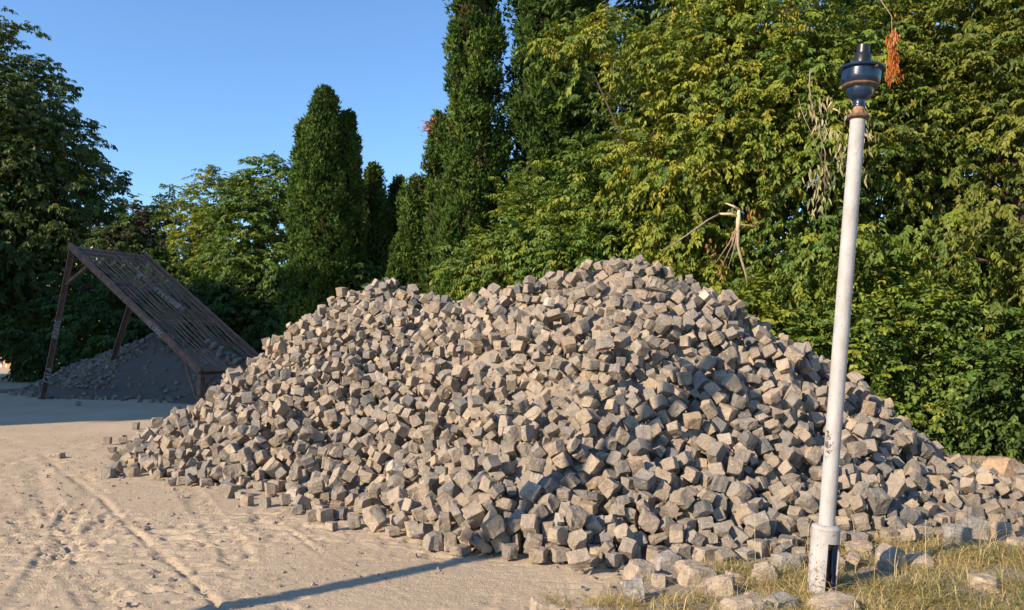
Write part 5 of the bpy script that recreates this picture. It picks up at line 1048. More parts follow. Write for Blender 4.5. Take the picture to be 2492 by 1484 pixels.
119,985,262,44,11,31,20,20,17,73,868,176,-7,7,-8,19,20,21,189,832,139,46,-20,37,21,21,23,-392,1005,41,-32,38,37,22,21,18,-181,1160,226,-31,19,15,19,17,18,
-253,926,40,-36,23,-16,24,22,19,177,884,188,-23,17,19,22,24,25,444,811,30,-26,4,50,21,20,19,319,744,54,39,-22,42,17,21,20,-54,1081,212,32,-30,-9,22,21,17,
-424,1110,91,-39,-1,13,32,21,23,27,855,129,42,23,0,18,19,16,-108,958,114,26,-3,36,17,19,17,-130,885,66,-30,27,8,24,24,11,134,663,35,18,-21,22,22,27,27,
-164,873,24,21,25,-41,18,17,15,-253,1117,174,34,-32,-38,32,24,25,346,982,162,54,22,1,21,19,21,185,738,71,4,45,38,21,22,21,285,672,5,19,29,38,16,19,18,
177,878,182,-18,-12,-20,20,21,19,320,836,114,-40,27,0,19,19,19,-239,1190,226,-39,6,27,28,25,15,-399,1016,42,50,29,-15,21,25,27,323,991,184,-46,3,29,19,20,20,
-388,1071,92,50,-35,-4,21,20,20,198,776,86,2,6,-28,23,22,20,-89,1184,222,-52,8,33,23,24,26,203,635,6,26,-22,-23,23,22,23,85,618,4,-23,-25,-23,16,18,19,
260,852,130,25,12,-3,20,21,16,363,786,51,4,-13,18,27,27,29,428,760,17,-39,12,37,19,20,11,-165,1088,163,-20,-21,-4,25,31,28,-313,1183,199,24,-30,-16,23,24,16,
369,705,5,-15,35,-35,19,18,22,-293,1081,129,24,30,30,26,26,26,-266,1079,142,-45,4,-39,24,24,24,220,691,35,-24,16,-21,28,24,14,-416,986,29,39,-19,11,21,19,22,
-253,1080,147,-7,44,-13,17,19,18,-44,787,50,17,-14,-2,22,19,20,-233,1131,192,-53,5,3,17,19,11,-67,1106,215,-11,10,34,21,21,19,-75,1174,221,17,-38,-12,27,26,21,
100,815,140,-39,-8,38,25,26,25,170,955,250,22,-23,-12,20,19,15,234,794,108,-24,-38,-27,23,22,23,-309,984,54,2,10,20,14,16,16,400,741,9,-27,4,2,23,20,22,
-21,707,46,-44,-29,20,19,21,20,-163,1090,178,26,15,-3,28,28,15,32,1038,239,26,43,-10,25,21,22,-323,963,35,-17,-12,2,22,19,21,106,659,50,-27,-43,-18,20,18,15,
-73,984,141,12,12,49,21,23,22,-318,972,46,-9,16,20,24,20,23,531,926,16,44,-35,-14,34,25,27,142,940,242,35,-15,34,23,20,23,282,742,57,11,17,-25,24,24,21,
228,932,214,-18,-18,-25,24,26,22,-398,995,35,-7,27,-37,22,17,22,203,751,77,34,12,-52,24,25,25,-434,999,21,4,24,-9,27,24,22,-165,972,83,-8,17,-41,18,21,17,
-112,1023,148,2,4,3,18,14,14,-193,1149,220,-54,-6,30,18,18,17,268,835,128,47,0,-32,26,27,27,192,818,137,15,23,-21,18,16,15,-323,967,56,-22,-23,6,19,22,19,
196,979,237,32,15,18,24,26,22,-254,1204,233,-14,34,5,20,18,14,47,839,145,19,34,-41,17,20,18,-224,1094,164,4,20,-32,28,19,23,388,899,112,-21,-31,-11,23,22,22,
-274,889,5,9,3,-49,21,23,13,-161,840,6,-4,18,-51,17,16,16,10,727,59,27,-51,4,23,22,20,-242,1117,186,-1,-9,-28,17,17,16,164,805,115,-35,-49,17,25,23,23,
-141,863,26,-13,7,57,23,21,21,-143,1021,140,-51,2,-26,19,17,19,-291,1016,91,-8,16,-6,22,23,22,155,686,52,38,-11,3,21,23,24,-56,997,171,14,15,-28,19,20,20,
-270,993,88,-15,60,-9,24,23,16,-252,1006,81,-14,-19,57,25,30,29,-25,692,45,30,7,38,17,14,16,-294,1116,153,40,-9,8,25,20,16,243,735,62,20,-25,-11,25,24,24,
243,840,138,32,-3,44,14,16,10,-76,1127,219,-2,-11,-11,18,20,16,-243,914,44,-15,-17,36,26,24,22,-108,799,16,-7,-32,-6,24,23,23,-177,1016,124,-46,-21,-25,24,23,22,
-249,1135,187,34,7,-5,33,22,25,-297,1181,204,26,-34,-16,17,18,16,-166,988,110,-45,-15,10,21,24,23,23,738,69,-32,-13,-4,24,24,26,308,671,7,-1,-52,35,22,21,23,
238,674,19,12,45,29,24,22,22,-149,1123,211,20,23,53,22,24,24,-40,719,53,10,24,19,23,24,21,282,756,45,23,-49,5,31,26,30,-287,1076,140,-24,-26,19,16,16,19,
223,726,52,27,-17,18,25,22,24,234,906,188,-19,5,19,19,22,20,-94,1049,180,-48,-32,25,27,27,26,25,901,147,-18,-12,10,19,19,23,-324,899,5,-27,-18,18,20,18,20,
-243,898,20,-5,-12,-15,23,28,23,147,821,131,-30,16,-25,19,19,18,149,845,156,8,25,-16,27,25,23,-553,1125,7,-23,-30,31,30,25,25,190,846,151,33,-27,-41,21,18,19,
-64,697,16,40,-6,-47,18,18,20,-89,753,16,17,-12,-26,21,20,18,231,747,57,-54,-6,2,26,27,25,159,932,233,4,9,-30,18,17,18,-302,1221,211,-45,19,16,23,21,25,
293,796,83,40,45,7,24,26,25,-127,1117,208,-7,22,46,17,18,18,117,971,247,8,7,9,26,22,24,-140,1154,213,13,36,-16,21,22,19,181,808,134,-7,6,-17,21,19,17,
-121,980,103,19,7,-59,26,21,19,34,654,40,28,-6,-26,19,19,10,-159,1140,221,-31,-50,-10,25,21,24,82,986,235,3,9,24,32,24,18,-44,1063,217,-13,-22,18,23,22,24,
-318,1171,190,40,-39,-8,21,21,20,-181,883,21,11,-25,16,23,19,23,-303,1149,168,32,-16,-45,17,17,18,-171,1174,241,-31,10,19,19,18,18,-82,1038,166,31,50,-2,26,24,23,
-93,1172,220,-30,-3,-9,27,23,20,113,860,181,-16,16,0,16,16,14,-386,1197,133,20,4,-15,19,21,20,388,890,88,-9,-39,-20,23,22,22,-88,997,140,7,-46,20,20,22,19,
-315,1177,176,44,-19,-5,19,20,17,-209,1062,153,-15,12,-12,17,21,17,96,854,173,-28,-3,-18,20,22,21,-385,1038,78,-8,32,-37,18,22,23,-463,1056,36,0,21,-27,22,23,22,
93,1021,258,24,-16,-18,21,23,16,263,810,107,52,15,16,22,24,19,404,846,67,-4,11,-40,22,18,23,214,788,111,-40,10,13,21,23,21,53,950,191,61,-4,-5,21,23,23,
191,786,110,29,-51,7,27,23,13,95,622,14,2,57,5,18,19,17,407,792,37,23,-24,31,22,25,24,-72,1010,157,37,-28,-32,24,20,21,-140,898,78,15,22,-26,20,20,21,
242,847,126,-29,-21,-15,23,26,25,-254,969,60,42,-1,-19,23,21,22,53,1012,228,41,-25,28,24,23,20,228,862,144,-39,22,4,22,24,23,-194,993,96,-16,6,-40,23,26,14,
348,865,91,-2,38,9,22,27,30,-91,986,151,-7,-11,40,21,24,26,118,842,157,-13,12,-32,27,25,28,173,929,223,15,25,38,20,23,23,132,748,90,-1,23,2,21,25,19,
501,807,9,24,-49,14,24,20,19,322,665,6,-9,-39,39,22,23,19,421,879,75,-31,-40,16,17,16,17,-140,1043,151,53,-20,20,22,23,24,-153,1028,142,17,-18,-48,20,20,18,
203,716,53,-16,-1,5,30,27,25,314,808,67,4,22,-54,22,19,19,-50,680,20,6,41,-22,22,24,22,-137,1184,232,30,-43,10,29,25,15,237,725,53,-10,-29,8,24,24,24,
-71,1019,162,-22,-38,-37,30,21,18,-265,1037,103,3,15,-4,20,21,18,104,673,54,-1,36,-48,16,17,19,159,685,39,14,-1,-41,23,27,25,-37,737,42,-30,-12,2,25,25,17,
-177,1185,238,-29,1,-48,28,24,28,-382,1238,145,-13,-53,5,23,23,24,-124,705,3,0,0,-11,17,18,10,-443,1108,73,0,3,5,19,18,18,455,732,5,21,27,-20,20,18,17,
225,884,161,-16,45,10,23,24,21,-214,871,15,28,-13,-18,23,22,24,91,815,155,-43,8,19,21,21,23,-5,679,27,-1,-47,7,27,21,19,169,703,55,23,-27,-33,17,19,14,
-235,978,61,-1,0,-25,19,19,17,2,1097,237,28,-36,18,30,34,15,84,842,162,-2,8,-40,21,22,18,396,852,76,-51,10,-23,24,23,22,-270,1004,80,-34,-36,-7,21,22,14,
-188,1024,123,-28,23,-8,26,15,17,-93,699,5,-29,14,-15,16,19,16,136,832,162,49,21,11,20,19,23,-340,1036,80,4,4,-5,26,27,19,203,689,38,12,23,7,25,25,21,
141,875,185,-6,-41,8,22,22,23,189,870,171,-2,-14,-39,22,25,23,-463,1171,71,18,-36,-15,26,25,26,-67,747,31,-5,-3,-5,21,23,17,462,845,30,-22,-18,-25,21,19,19,
251,763,64,-8,17,-34,23,20,23,-273,1107,160,-12,-50,34,23,20,14,12,735,76,-46,26,-17,24,21,21,-399,1174,116,14,-44,34,24,19,19,-117,925,86,24,-13,2,16,18,17,
432,887,74,-1,50,35,21,21,21,-190,1106,180,3,-7,0,26,28,23,-29,705,38,-22,0,25,21,24,24,346,763,62,-8,-27,39,22,22,16,188,661,12,19,-13,-26,22,22,24,
23,888,151,16,24,23,17,18,16,-108,833,33,-5,4,-14,26,24,31,119,871,191,-29,23,-43,23,22,18,326,924,155,1,27,-18,24,20,25,421,849,47,25,-6,-35,32,27,20,
-431,1023,34,30,27,0,23,23,24,112,621,4,-29,-14,14,19,17,19,290,809,110,-5,19,35,25,25,27,68,880,179,-11,49,-20,20,17,18,-247,1148,197,25,45,-3,22,21,26,
371,941,125,37,-8,-42,17,22,22,-56,827,58,6,26,-14,20,17,17,-204,1109,200,29,-7,3,20,20,20,170,643,21,4,-13,55,17,17,10,-173,971,96,-37,-32,-8,13,15,13,
543,856,17,6,15,16,15,18,16,-32,1082,213,10,20,-19,22,20,19,135,701,53,-3,46,-15,23,22,21,-262,1092,174,-26,-26,38,21,20,12,150,856,180,19,-9,-33,25,22,20,
-372,1167,138,-25,-51,15,16,17,17,-192,1171,237,-7,12,43,18,21,15,132,641,33,17,-12,24,23,22,19,-111,766,5,-23,-26,26,18,18,19,130,905,213,59,4,5,20,21,16,
130,841,156,18,12,-30,21,21,24,-251,1021,96,28,-32,20,18,20,22,-175,1004,105,54,1,7,19,18,20,-139,923,75,-31,38,16,22,21,22,20,890,140,-1,-37,-17,14,18,16,
218,981,230,4,-29,-31,28,26,22,-67,685,15,51,-1,12,24,24,20,-138,888,37,9,-19,46,18,18,18,40,1014,221,21,-6,-12,22,23,14,184,889,188,5,51,19,19,22,20,
282,877,153,-26,31,0,19,18,15,92,985,252,35,-16,-26,22,18,13,-275,1025,87,-35,-30,-7,22,21,19,313,766,49,20,13,-23,20,18,17,496,778,5,62,-9,0,21,22,19,
38,860,137,-21,-31,12,22,23,22,-156,970,92,47,-24,18,25,26,23,-362,1230,172,3,3,-37,23,22,20,-226,992,105,23,22,-16,22,24,14,-439,1044,56,-42,-1,40,20,21,21,
-140,978,111,44,-32,-12,20,20,18,-153,1025,125,35,25,1,20,18,22,-25,652,17,-19,-38,6,22,25,21,284,941,177,6,-35,31,18,19,10,272,874,134,15,6,2,23,24,25,
69,909,179,-8,-19,-6,24,22,23,302,891,151,-2,-35,40,22,23,23,-35,714,42,-20,21,51,23,20,19,118,828,146,-48,-37,2,19,22,19,132,872,180,-27,30,12,23,27,22,
155,816,126,16,45,-18,24,23,24,127,842,166,-5,-3,1,15,15,13,-472,1197,72,13,-10,-18,27,23,28,-22,694,36,13,-38,-46,30,17,21,104,713,61,23,-17,-46,23,25,22,
125,750,100,-21,22,13,24,22,25,202,773,98,-44,-2,10,19,20,18,89,977,236,-7,5,56,19,18,17,-316,1113,135,-22,-6,13,20,18,16,234,665,29,11,19,9,23,21,17,
-162,1162,228,44,-26,17,17,20,13,89,915,199,31,-5,2,26,22,20,196,652,6,27,-9,45,24,24,15,319,797,76,14,22,-40,24,24,19,-47,967,167,34,17,-49,20,20,20,
-327,1177,181,13,-5,38,16,19,13,114,995,256,3,-19,35,18,19,18,-30,804,82,14,-23,22,16,14,16,-296,930,18,-4,6,7,18,21,19,-183,922,55,-13,17,-32,21,23,22,
-261,1175,202,25,-40,5,23,22,22,324,714,34,-37,24,3,23,22,23,-27,781,62,-10,20,44,24,21,19,-286,968,47,-17,-24,-11,21,22,25,143,951,249,0,-9,-58,19,22,21,
-279,1061,120,15,-13,-29,30,32,27,278,719,33,-3,-13,55,25,26,25,200,727,57,12,-36,-9,21,20,22,-251,1190,219,7,-46,11,19,19,23,240,880,171,-9,27,-10,32,23,22,
-9,1048,209,-22,-25,18,23,25,19,482,887,30,-7,-23,-7,22,23,23,-320,1042,96,35,4,32,19,24,20,399,728,7,-31,6,0,24,25,23,286,976,208,30,-9,30,17,16,18,
-137,1185,218,-1,-32,14,26,26,15,-280,1002,82,-4,30,-50,17,16,17,241,787,86,-18,-1,14,25,25,23,-35,671,15,13,-9,-28,19,16,16,378,976,143,-9,57,21,21,21,21,
-206,882,17,-1,0,-17,22,19,19,-138,900,64,-12,-54,2,23,27,25,-255,1031,129,10,-36,8,24,22,23,77,805,131,32,-28,23,21,21,10,331,759,53,-18,-4,-36,23,22,13,
-222,1034,135,2,37,37,20,23,16,208,921,209,-6,49,32,20,25,16,-2,1014,196,-45,1,5,20,19,21,-59,1092,213,57,5,16,16,14,15,-177,850,17,-42,38,-7,20,22,12,
128,721,56,31,11,-51,21,20,26,116,633,9,16,37,1,18,22,18,50,875,150,-43,-2,28,23,18,20,406,905,93,-29,-15,36,23,24,22,228,712,51,-30,-21,-7,16,19,18,
-220,991,78,25,43,3,20,20,12,-262,1190,211,26,34,5,27,26,29,101,829,147,-32,-4,-14,24,27,25,-91,689,4,28,56,0,17,18,17,176,863,170,16,21,7,19,18,17,
-329,999,58,14,-41,-5,20,16,15,132,859,169,-25,26,-16,23,23,19,-155,1008,113,11,-17,-16,21,23,26,252,807,94,3,-51,16,29,25,34,-21,1034,193,8,-13,-31,28,25,26,
-192,1195,260,46,-7,-31,18,16,12,109,766,103,30,-12,-39,24,23,22,221,670,22,-20,23,11,25,28,16,-538,1112,17,16,-9,-19,26,22,24,-20,641,11,-18,-11,16,20,21,19,
-335,989,55,-32,-31,3,21,22,20,-234,888,17,-18,-4,28,19,18,17,-284,980,56,-37,48,7,22,22,12,482,865,26,49,-13,6,18,21,19,-160,1080,176,-1,-32,-36,18,19,19,
-17,627,4,0,0,-6,18,18,15,16,898,169,18,17,-7,22,24,23,-506,1058,7,-31,1,-1,25,26,21,-259,1005,76,29,8,-34,19,15,18,288,765,66,-9,41,-1,20,21,12,-269,933,23,-17,39,-2,18,22,21,
255,920,192,5,29,8,24,23,22,-115,898,56,-46,0,0,18,18,16,-343,937,17,6,5,28,29,26,23,64,830,129,14,-10,-14,20,21,20,309,681,18,6,5,-41,20,21,22,308,832,90,42,-21,-4,25,23,19,
324,678,6,30,13,14,26,23,30,-26,671,20,48,-8,22,20,19,21,-44,992,185,42,-30,14,20,23,21,176,975,255,-18,-7,44,36,28,22,260,658,7,-20,-5,-50,23,21,19,
118,781,109,-21,-44,-20,26,21,21,-79,711,18,19,55,-1,22,24,21,270,641,5,0,0,-49,21,20,18,-500,1069,27,51,-7,-11,17,19,21,93,642,23,-39,14,7,21,20,14,203,622,5,2,44,44,17,19,16,
-73,1070,200,-16,21,53,22,25,21,234,941,222,-21,-32,7,21,20,24,23,893,161,-45,15,-17,21,23,12,135,624,6,5,31,-5,24,25,15,183,964,237,-6,-1,50,18,18,22,
169,966,244,-12,-45,-13,22,23,24,-131,830,15,8,-34,-23,23,23,20,194,796,118,-18,-36,47,28,20,20,372,814,60,-3,31,35,23,24,23,131,955,249,58,-11,-3,20,19,22,
510,780,5,1,-1,30,22,19,18,212,953,220,-5,38,6,21,20,18,80,834,149,2,-7,33,23,20,14,326,826,109,-46,-19,17,23,22,24,326,819,91,-26,39,-2,22,22,25,
210,880,182,12,-21,-13,20,20,21,81,764,111,24,6,45,33,21,15,6,911,146,-57,10,5,29,21,21,257,826,122,5,-9,32,23,22,21,-153,915,52,-39,4,41,15,16,15,513,904,18,9,37,-21,19,19,19,
-169,853,22,44,-14,-35,17,17,12,311,741,42,43,-23,12,23,24,21,174,728,62,11,5,-56,21,21,21,239,886,163,-38,28,10,21,21,10,10,747,67,45,23,-4,19,21,12,
275,774,79,2,51,27,21,21,20,-213,947,55,-8,-32,52,15,16,15,27,616,6,-14,-35,35,23,26,22,-104,1035,166,14,-12,4,20,18,10,-429,980,5,-43,-2,-43,21,21,21,
-96,859,42,39,-17,-4,25,26,28,-342,1102,106,10,51,19,24,24,20,-235,1093,159,-7,-27,-21,19,23,20,-343,1205,179,-2,33,1,22,18,20,-282,986,73,-5,21,-34,19,18,20,
182,980,240,-34,11,14,21,20,20,-435,1051,46,38,17,-24,24,26,20,286,697,19,31,-4,24,22,19,17,-231,1111,185,17,27,31,19,18,15,-73,1050,176,-7,-27,15,26,21,22,
-314,1120,153,-6,-37,2,17,19,22,214,855,147,-13,-3,-25,22,21,13,-225,1038,118,48,-35,6,28,22,13,-57,1126,223,-9,54,-19,21,20,23,-191,1102,192,-8,-16,-31,19,18,10,
91,998,242,-16,50,-9,18,20,10,46,670,39,-14,29,-6,23,23,25,-120,1074,180,-26,-24,-30,21,25,22,105,992,246,38,20,-15,34,24,28,77,651,22,32,17,21,22,21,20,
-231,1014,97,-33,1,14,21,22,19,-313,1104,131,-33,-45,26,20,18,10,-220,1102,172,33,30,2,28,25,25,164,776,87,-14,-5,-56,24,22,19,-230,993,78,10,-36,-15,26,22,14,
-186,987,87,-3,-6,-42,21,21,14,-244,1170,213,49,2,16,19,22,19,-335,1127,132,43,-3,21,20,18,20,-281,988,61,7,-32,-18,15,14,16,-386,1115,100,1,12,3,22,23,16,
150,644,29,35,-35,28,20,20,19,-300,1188,190,-30,9,15,22,26,25,-342,1018,64,2,-42,-15,17,23,20,-263,1214,235,-29,-18,36,22,23,21,41,613,9,-15,6,7,18,21,18,
-138,970,96,42,-37,-11,21,20,18,172,804,114,-10,-17,-23,21,23,23,291,666,23,5,-7,-15,18,18,17,-272,1098,169,-29,11,-11,21,20,16,-139,1006,115,51,-21,-5,18,15,18,
-207,973,84,36,14,7,19,18,16,-78,812,45,9,31,28,22,18,17,-425,1111,73,-31,-19,-31,20,18,18,-340,978,43,-23,-42,-5,36,20,24,-364,970,34,29,2,7,21,21,21,
104,791,136,15,3,-38,22,21,18,267,944,190,-6,33,-49,20,19,11,308,664,15,-35,-5,37,16,17,16,-162,928,47,-13,45,36,20,22,20,242,858,145,2,53,-10,21,20,20,
304,1001,192,14,-29,23,22,21,17,255,833,110,9,-14,16,23,25,23,-301,912,4,-63,-4,0,21,16,17,-232,926,39,31,11,21,23,22,16,-35,784,54,23,2,39,22,17,20,
50,946,204,-34,30,24,20,20,22,266,901,158,25,1,4,20,20,18,241,882,151,15,14,24,23,24,19,-29,1015,189,3,-19,-28,18,16,11,-155,915,43,-25,-12,17,23,18,18,
-200,964,75,16,-52,12,19,21,22,299,903,147,15,-26,-25,19,18,21,53,932,206,14,28,-20,26,23,24,-356,1051,83,-31,-17,-49,25,24,19,325,808,65,3,2,42,27,25,26,
141,862,172,-16,34,10,16,17,16,51,960,209,30,42,-15,23,26,24,222,802,105,-5,-56,-27,16,20,17,-196,1015,120,-40,-20,39,22,26,22,-193,890,19,-35,-34,39,30,22,19,
-133,1163,229,38,8,-44,22,21,25,-17,789,62,31,-7,-14,18,19,20,-302,1199,191,-22,-32,-38,21,23,24,-456,1042,36,-23,18,-45,21,21,17,-106,754,7,-26,-26,-32,22,24,23,
-325,927,13,17,-5,-37,35,24,23,-131,980,109,-19,-22,-19,15,15,18,-514,1261,55,3,-13,59,22,27,30,-366,938,12,2,26,-22,21,22,23,-49,697,17,-8,-3,-6,21,23,25,
-301,921,25,-7,16,-24,21,17,21,-194,1205,247,14,11,55,18,18,19,362,799,61,18,10,-51,20,20,19,-225,1081,153,-29,7,39,27,27,25,-406,976,23,-11,53,16,30,26,23,
172,717,54,44,-8,-21,22,23,12,-211,992,81,32,-44,12,29,26,27,202,967,232,26,-21,-38,23,29,28,230,766,82,11,35,-6,17,18,19,-213,1101,172,-8,-24,-30,32,24,27,
-208,963,67,-13,-9,-54,14,16,15,-169,1107,180,5,-7,24,24,26,21,309,707,29,-12,-13,-38,19,25,23,-350,972,42,22,-13,-14,18,20,21,-239,1113,176,-13,-47,31,19,21,10,
217,755,74,17,12,-9,17,19,20,154,675,34,26,-18,51,22,27,19,-449,1037,39,-51,-19,22,16,19,13,-250,998,74,-15,-22,46,20,25,23,-237,1027,106,-1,31,5,22,18,22,
36,783,89,12,13,-10,19,19,16,-357,911,4,0,0,45,19,18,17,-9,1027,196,-29,1,-36,19,19,12,74,672,40,44,30,26,25,26,24,-375,1130,124,-40,4,-39,19,24,13,
-161,860,20,29,22,-47,24,23,23,-419,1027,37,-18,37,36,20,23,22,415,764,7,10,-30,4,25,21,25,-182,1171,234,16,21,51,24,22,24,37,760,81,-18,-43,-5,17,21,27,
-338,1242,192,11,49,26,26,23,17,-271,910,11,-3,-16,32,24,19,18,-127,992,107,-2,20,-49,18,20,20,305,656,5,22,-26,22,19,28,26,-370,1157,119,55,19,17,21,21,23,
-143,1168,219,35,-39,32,24,17,17,-176,978,87,23,-38,4,25,27,23,-213,1189,243,18,-29,49,23,23,14,-258,1148,191,23,-44,-15,26,25,12,291,941,171,-29,-4,-5,27,19,18,
-293,993,75,-24,-12,24,25,21,27,-171,1006,91,15,55,27,22,16,20,-170,1244,239,24,-40,23,22,28,31,-336,1064,96,-22,18,55,20,22,18,-404,1071,67,-17,-35,32,25,22,20,
-150,1058,155,-37,-21,12,25,20,23,-101,1040,157,-44,-40,21,21,22,21,-273,1161,197,9,20,-36,19,20,10,-413,966,15,-28,13,-14,28,17,14,77,994,235,-43,-24,29,17,15,14,
5,875,123,-6,-20,-30,22,22,20,87,874,166,-10,-2,55,24,24,24,197,877,172,-35,-29,35,20,21,23,-165,1025,121,55,-12,-20,22,21,23,-183,1064,141,-41,6,18,24,27,28,
-314,1092,122,-3,-16,-2,18,19,22,-246,1090,156,1,-48,-38,20,16,18,-245,1059,131,-38,-36,9,28,25,25,-371,1207,152,-17,38,9,17,16,16,251,662,17,-20,-6,-13,22,21,22,
105,986,245,-17,14,20,21,24,21,155,761,88,44,30,23,21,19,19,-450,1056,40,15,-39,-24,23,21,21,85,857,165,31,2,53,17,16,20,-179,856,7,-16,22,21,22,25,27,
-116,912,64,18,-12,-23,23,25,23,90,830,156,7,6,3,16,17,14,272,912,166,14,-6,-29,19,21,17,336,912,123,-15,12,29,18,22,17,-252,966,42,-30,-32,-35,17,16,14,
264,825,109,9,-3,-10,16,19,21,-263,972,43,27,40,30,16,17,20,169,952,239,-12,25,-45,22,23,17,-219,951,40,-21,-1,25,25,24,29,273,932,179,-27,-29,11,21,20,15,
139,779,117,23,-16,9,23,23,21,257,782,87,-38,4,22,16,19,21,255,939,192,25,-14,-4,24,24,20,438,746,4,60,19,0,22,22,18,282,891,146,12,-4,57,19,22,22,
124,739,86,-11,-25,40,17,17,18,-100,884,67,-18,9,-20,14,14,10,153,634,16,42,-42,8,21,26,26,241,653,6,0,1,-44,24,24,24,-182,955,68,23,18,26,18,18,10,-62,676,6,-2,-3,42,25,17,23,
22,945,187,38,40,-5,20,22,19,-272,948,37,32,42,-33,23,26,19,-286,968,59,35,-39,-1,16,19,17,327,886,118,14,-49,-10,22,20,22,285,969,185,-44,-8,30,26,23,23,
278,700,33,-38,24,-35,21,18,19,222,910,196,-22,-13,-56,18,21,19,-476,1017,5,1,0,-13,21,19,20,-198,902,26,-42,-35,24,23,24,21,51,1042,252,-23,-42,-3,22,21,20,
249,721,56,-8,-17,-49,20,16,21,-70,737,7,-29,10,40,24,19,20,42,873,162,-1,-34,25,19,19,16,-262,897,6,-31,-3,3,21,25,23,-420,1080,64,-18,28,37,32,24,22,
10,642,6,3,-6,28,21,18,22,-31,777,37,-34,14,51,15,14,16,-345,1083,107,7,-36,12,19,18,15,-2,753,50,-2,28,22,31,20,21,-152,1083,189,6,-11,25,23,22,20,
457,855,39,58,4,-17,21,22,19,-41,837,75,-13,47,7,18,18,14,347,739,27,3,39,20,22,25,16,178,700,57,-24,-19,21,26,20,18,100,734,81,22,-28,-28,30,22,19,
-525,1219,54,33,11,-27,17,17,15,231,691,35,16,-13,-52,22,23,16,-16,849,94,8,24,-20,21,21,23,19,637,18,-12,41,-11,18,18,14,-74,737,22,29,30,32,19,18,20,
368,743,18,31,39,-31,26,26,14,-318,1199,194,27,-32,8,22,20,19,19,821,100,28,-8,-2,20,16,21,10,779,90,-16,23,-43,21,21,23,-222,1049,144,10,-21,-30,23,19,11,
-456,1035,27,34,-34,19,25,28,23,191,782,93,-16,31,32,27,23,24,423,834,52,-34,-37,-9,27,28,22,117,761,95,-18,-45,6,23,22,18,-220,888,13,-17,41,10,22,23,23,
317,914,152,8,44,34,18,21,22,11,895,152,24,-16,17,21,22,21,391,894,101,24,0,-2,25,24,18,-339,1224,178,-30,-36,8,22,21,22,497,924,32,5,24,-22,26,24,26,
471,807,20,7,-17,-42,17,17,20,-375,986,40,38,21,-5,20,22,21,-125,817,15,43,30,-2,25,19,20,-38,1010,189,27,0,44,19,19,10,-391,988,40,-1,-38,44,16,18,10,
-119,888,60,-38,12,-2,21,17,21,-233,1036,128,2,-7,11,20,19,17,-191,939,53,-25,-33,17,26,27,23,-66,780,57,11,-14,34,16,18,19,-135,1103,192,0,0,-16,17,17,16,
281,708,27,-12,9,5,14,15,14,94,657,23,16,-29,-2,23,29,22,366,808,70,16,11,-8,19,22,10,-393,1128,95,-40,-13,-22,21,19,11,263,796,101,48,-15,-7,24,23,14,
-378,1106,110,-33,-12,-47,20,17,19,-402,1217,125,-51,6,32,26,26,13,-119,1164,223,39,-24,38,21,19,18,105,669,31,4,-22,-55,23,22,22,-383,1137,110,5,-42,21,24,20,20,
-153,1170,233,19,-30,-48,18,17,15,-200,1196,254,-8,39,1,17,21,15,-161,1099,191,26,-8,-40,31,22,21,213,763,100,20,4,16,21,21,18,-193,1131,204,-21,48,-33,20,21,21,
250,936,207,36,18,35,16,16,12,-33,866,107,-26,24,42,25,19,18,-344,1160,165,8,-24,-45,22,25,18,-161,937,74,14,-16,-45,21,22,22,-360,958,35,33,24,-44,21,17,15,
-56,1026,171,9,-47,-30,26,28,27,-315,945,37,-15,16,41,25,21,22,210,967,229,9,-47,10,22,22,18,96,994,261,18,7,-38,22,20,22,170,990,260,20,37,-15,18,21,17,
-148,983,101,12,-44,-7,22,22,25,405,866,79,5,-25,18,27,26,23,149,735,83,61,-3,11,23,19,20,-544,1227,34,-41,-46,12,23,23,25,101,670,44,-2,4,59,21,22,21,
-456,1012,15,-58,-22,-1,23,21,19,-223,978,66,-38,2,-13,23,22,23,-342,1003,58,14,-8,-48,20,18,19,-223,912,31,21,-45,-34,23,23,17,-3,727,50,33,-45,21,17,15,17,
296,747,47,-5,-6,15,20,20,21,215,746,58,-16,-45,-29,17,17,17,-301,1025,92,-1,13,18,19,19,18,-176,959,57,27,-54,-6,25,20,24,-63,955,129,19,-28,9,28,21,21,
-502,1213,57,-28,-15,11,27,28,25,61,955,201,26,35,12,21,19,20,-42,1092,212,37,8,47,24,24,16,-165,1052,160,-6,2,33,17,17,15,209,764,83,3,-15,-9,16,16,10,
141,770,105,-24,-36,-40,23,22,12,40,1019,223,-46,33,2,17,18,16,-157,898,43,28,6,10,21,20,19,414,845,62,-19,-50,-22,22,27,23,545,857,29,-34,25,-9,21,21,23,
89,1012,239,12,50,33,26,21,27,33,671,38,46,-11,-25,24,23,24,186,754,81,-6,11,48,29,20,21,293,845,130,-22,1,-22,24,26,31,390,817,62,-40,25,-10,20,18,18,
138,760,93,-3,-9,13,21,20,16,-329,1091,109,-33,-36,0,22,19,26,383,722,8,32,-21,38,24,25,18,-305,1134,157,-22,-1,25,18,18,19,59,1023,233,-40,14,-1,19,19,20,
-328,1034,67,34,22,6,31,29,27,-276,1190,205,-45,35,20,19,20,21,-85,1137,215,10,-20,21,21,17,17,-316,1182,177,32,-35,-8,20,20,12,88,684,47,-31,-19,-7,20,22,25,
-369,1188,133,-55,-1,3,23,24,20,-122,1175,231,-10,53,-3,23,19,22,101,687,46,19,6,-36,21,22,20,-238,1168,217,35,-30,-16,17,20,16,-197,1116,189,-7,2,-62,23,24,21,
-225,1063,138,21,-25,13,23,24,22,-346,1158,144,31,-7,-7,19,22,19,-358,1155,131,-16,17,-25,23,21,27,272,686,15,-31,1,-27,22,21,21,384,809,50,-38,10,-8,21,23,22,
35,739,78,-20,-54,-18,33,20,19,56,623,25,-16,6,13,19,18,11,-86,722,7,2,-4,7,23,19,23,-293,1147,170,-47,-21,-29,20,20,18,-165,1131,201,-35,0,13,19,15,11,
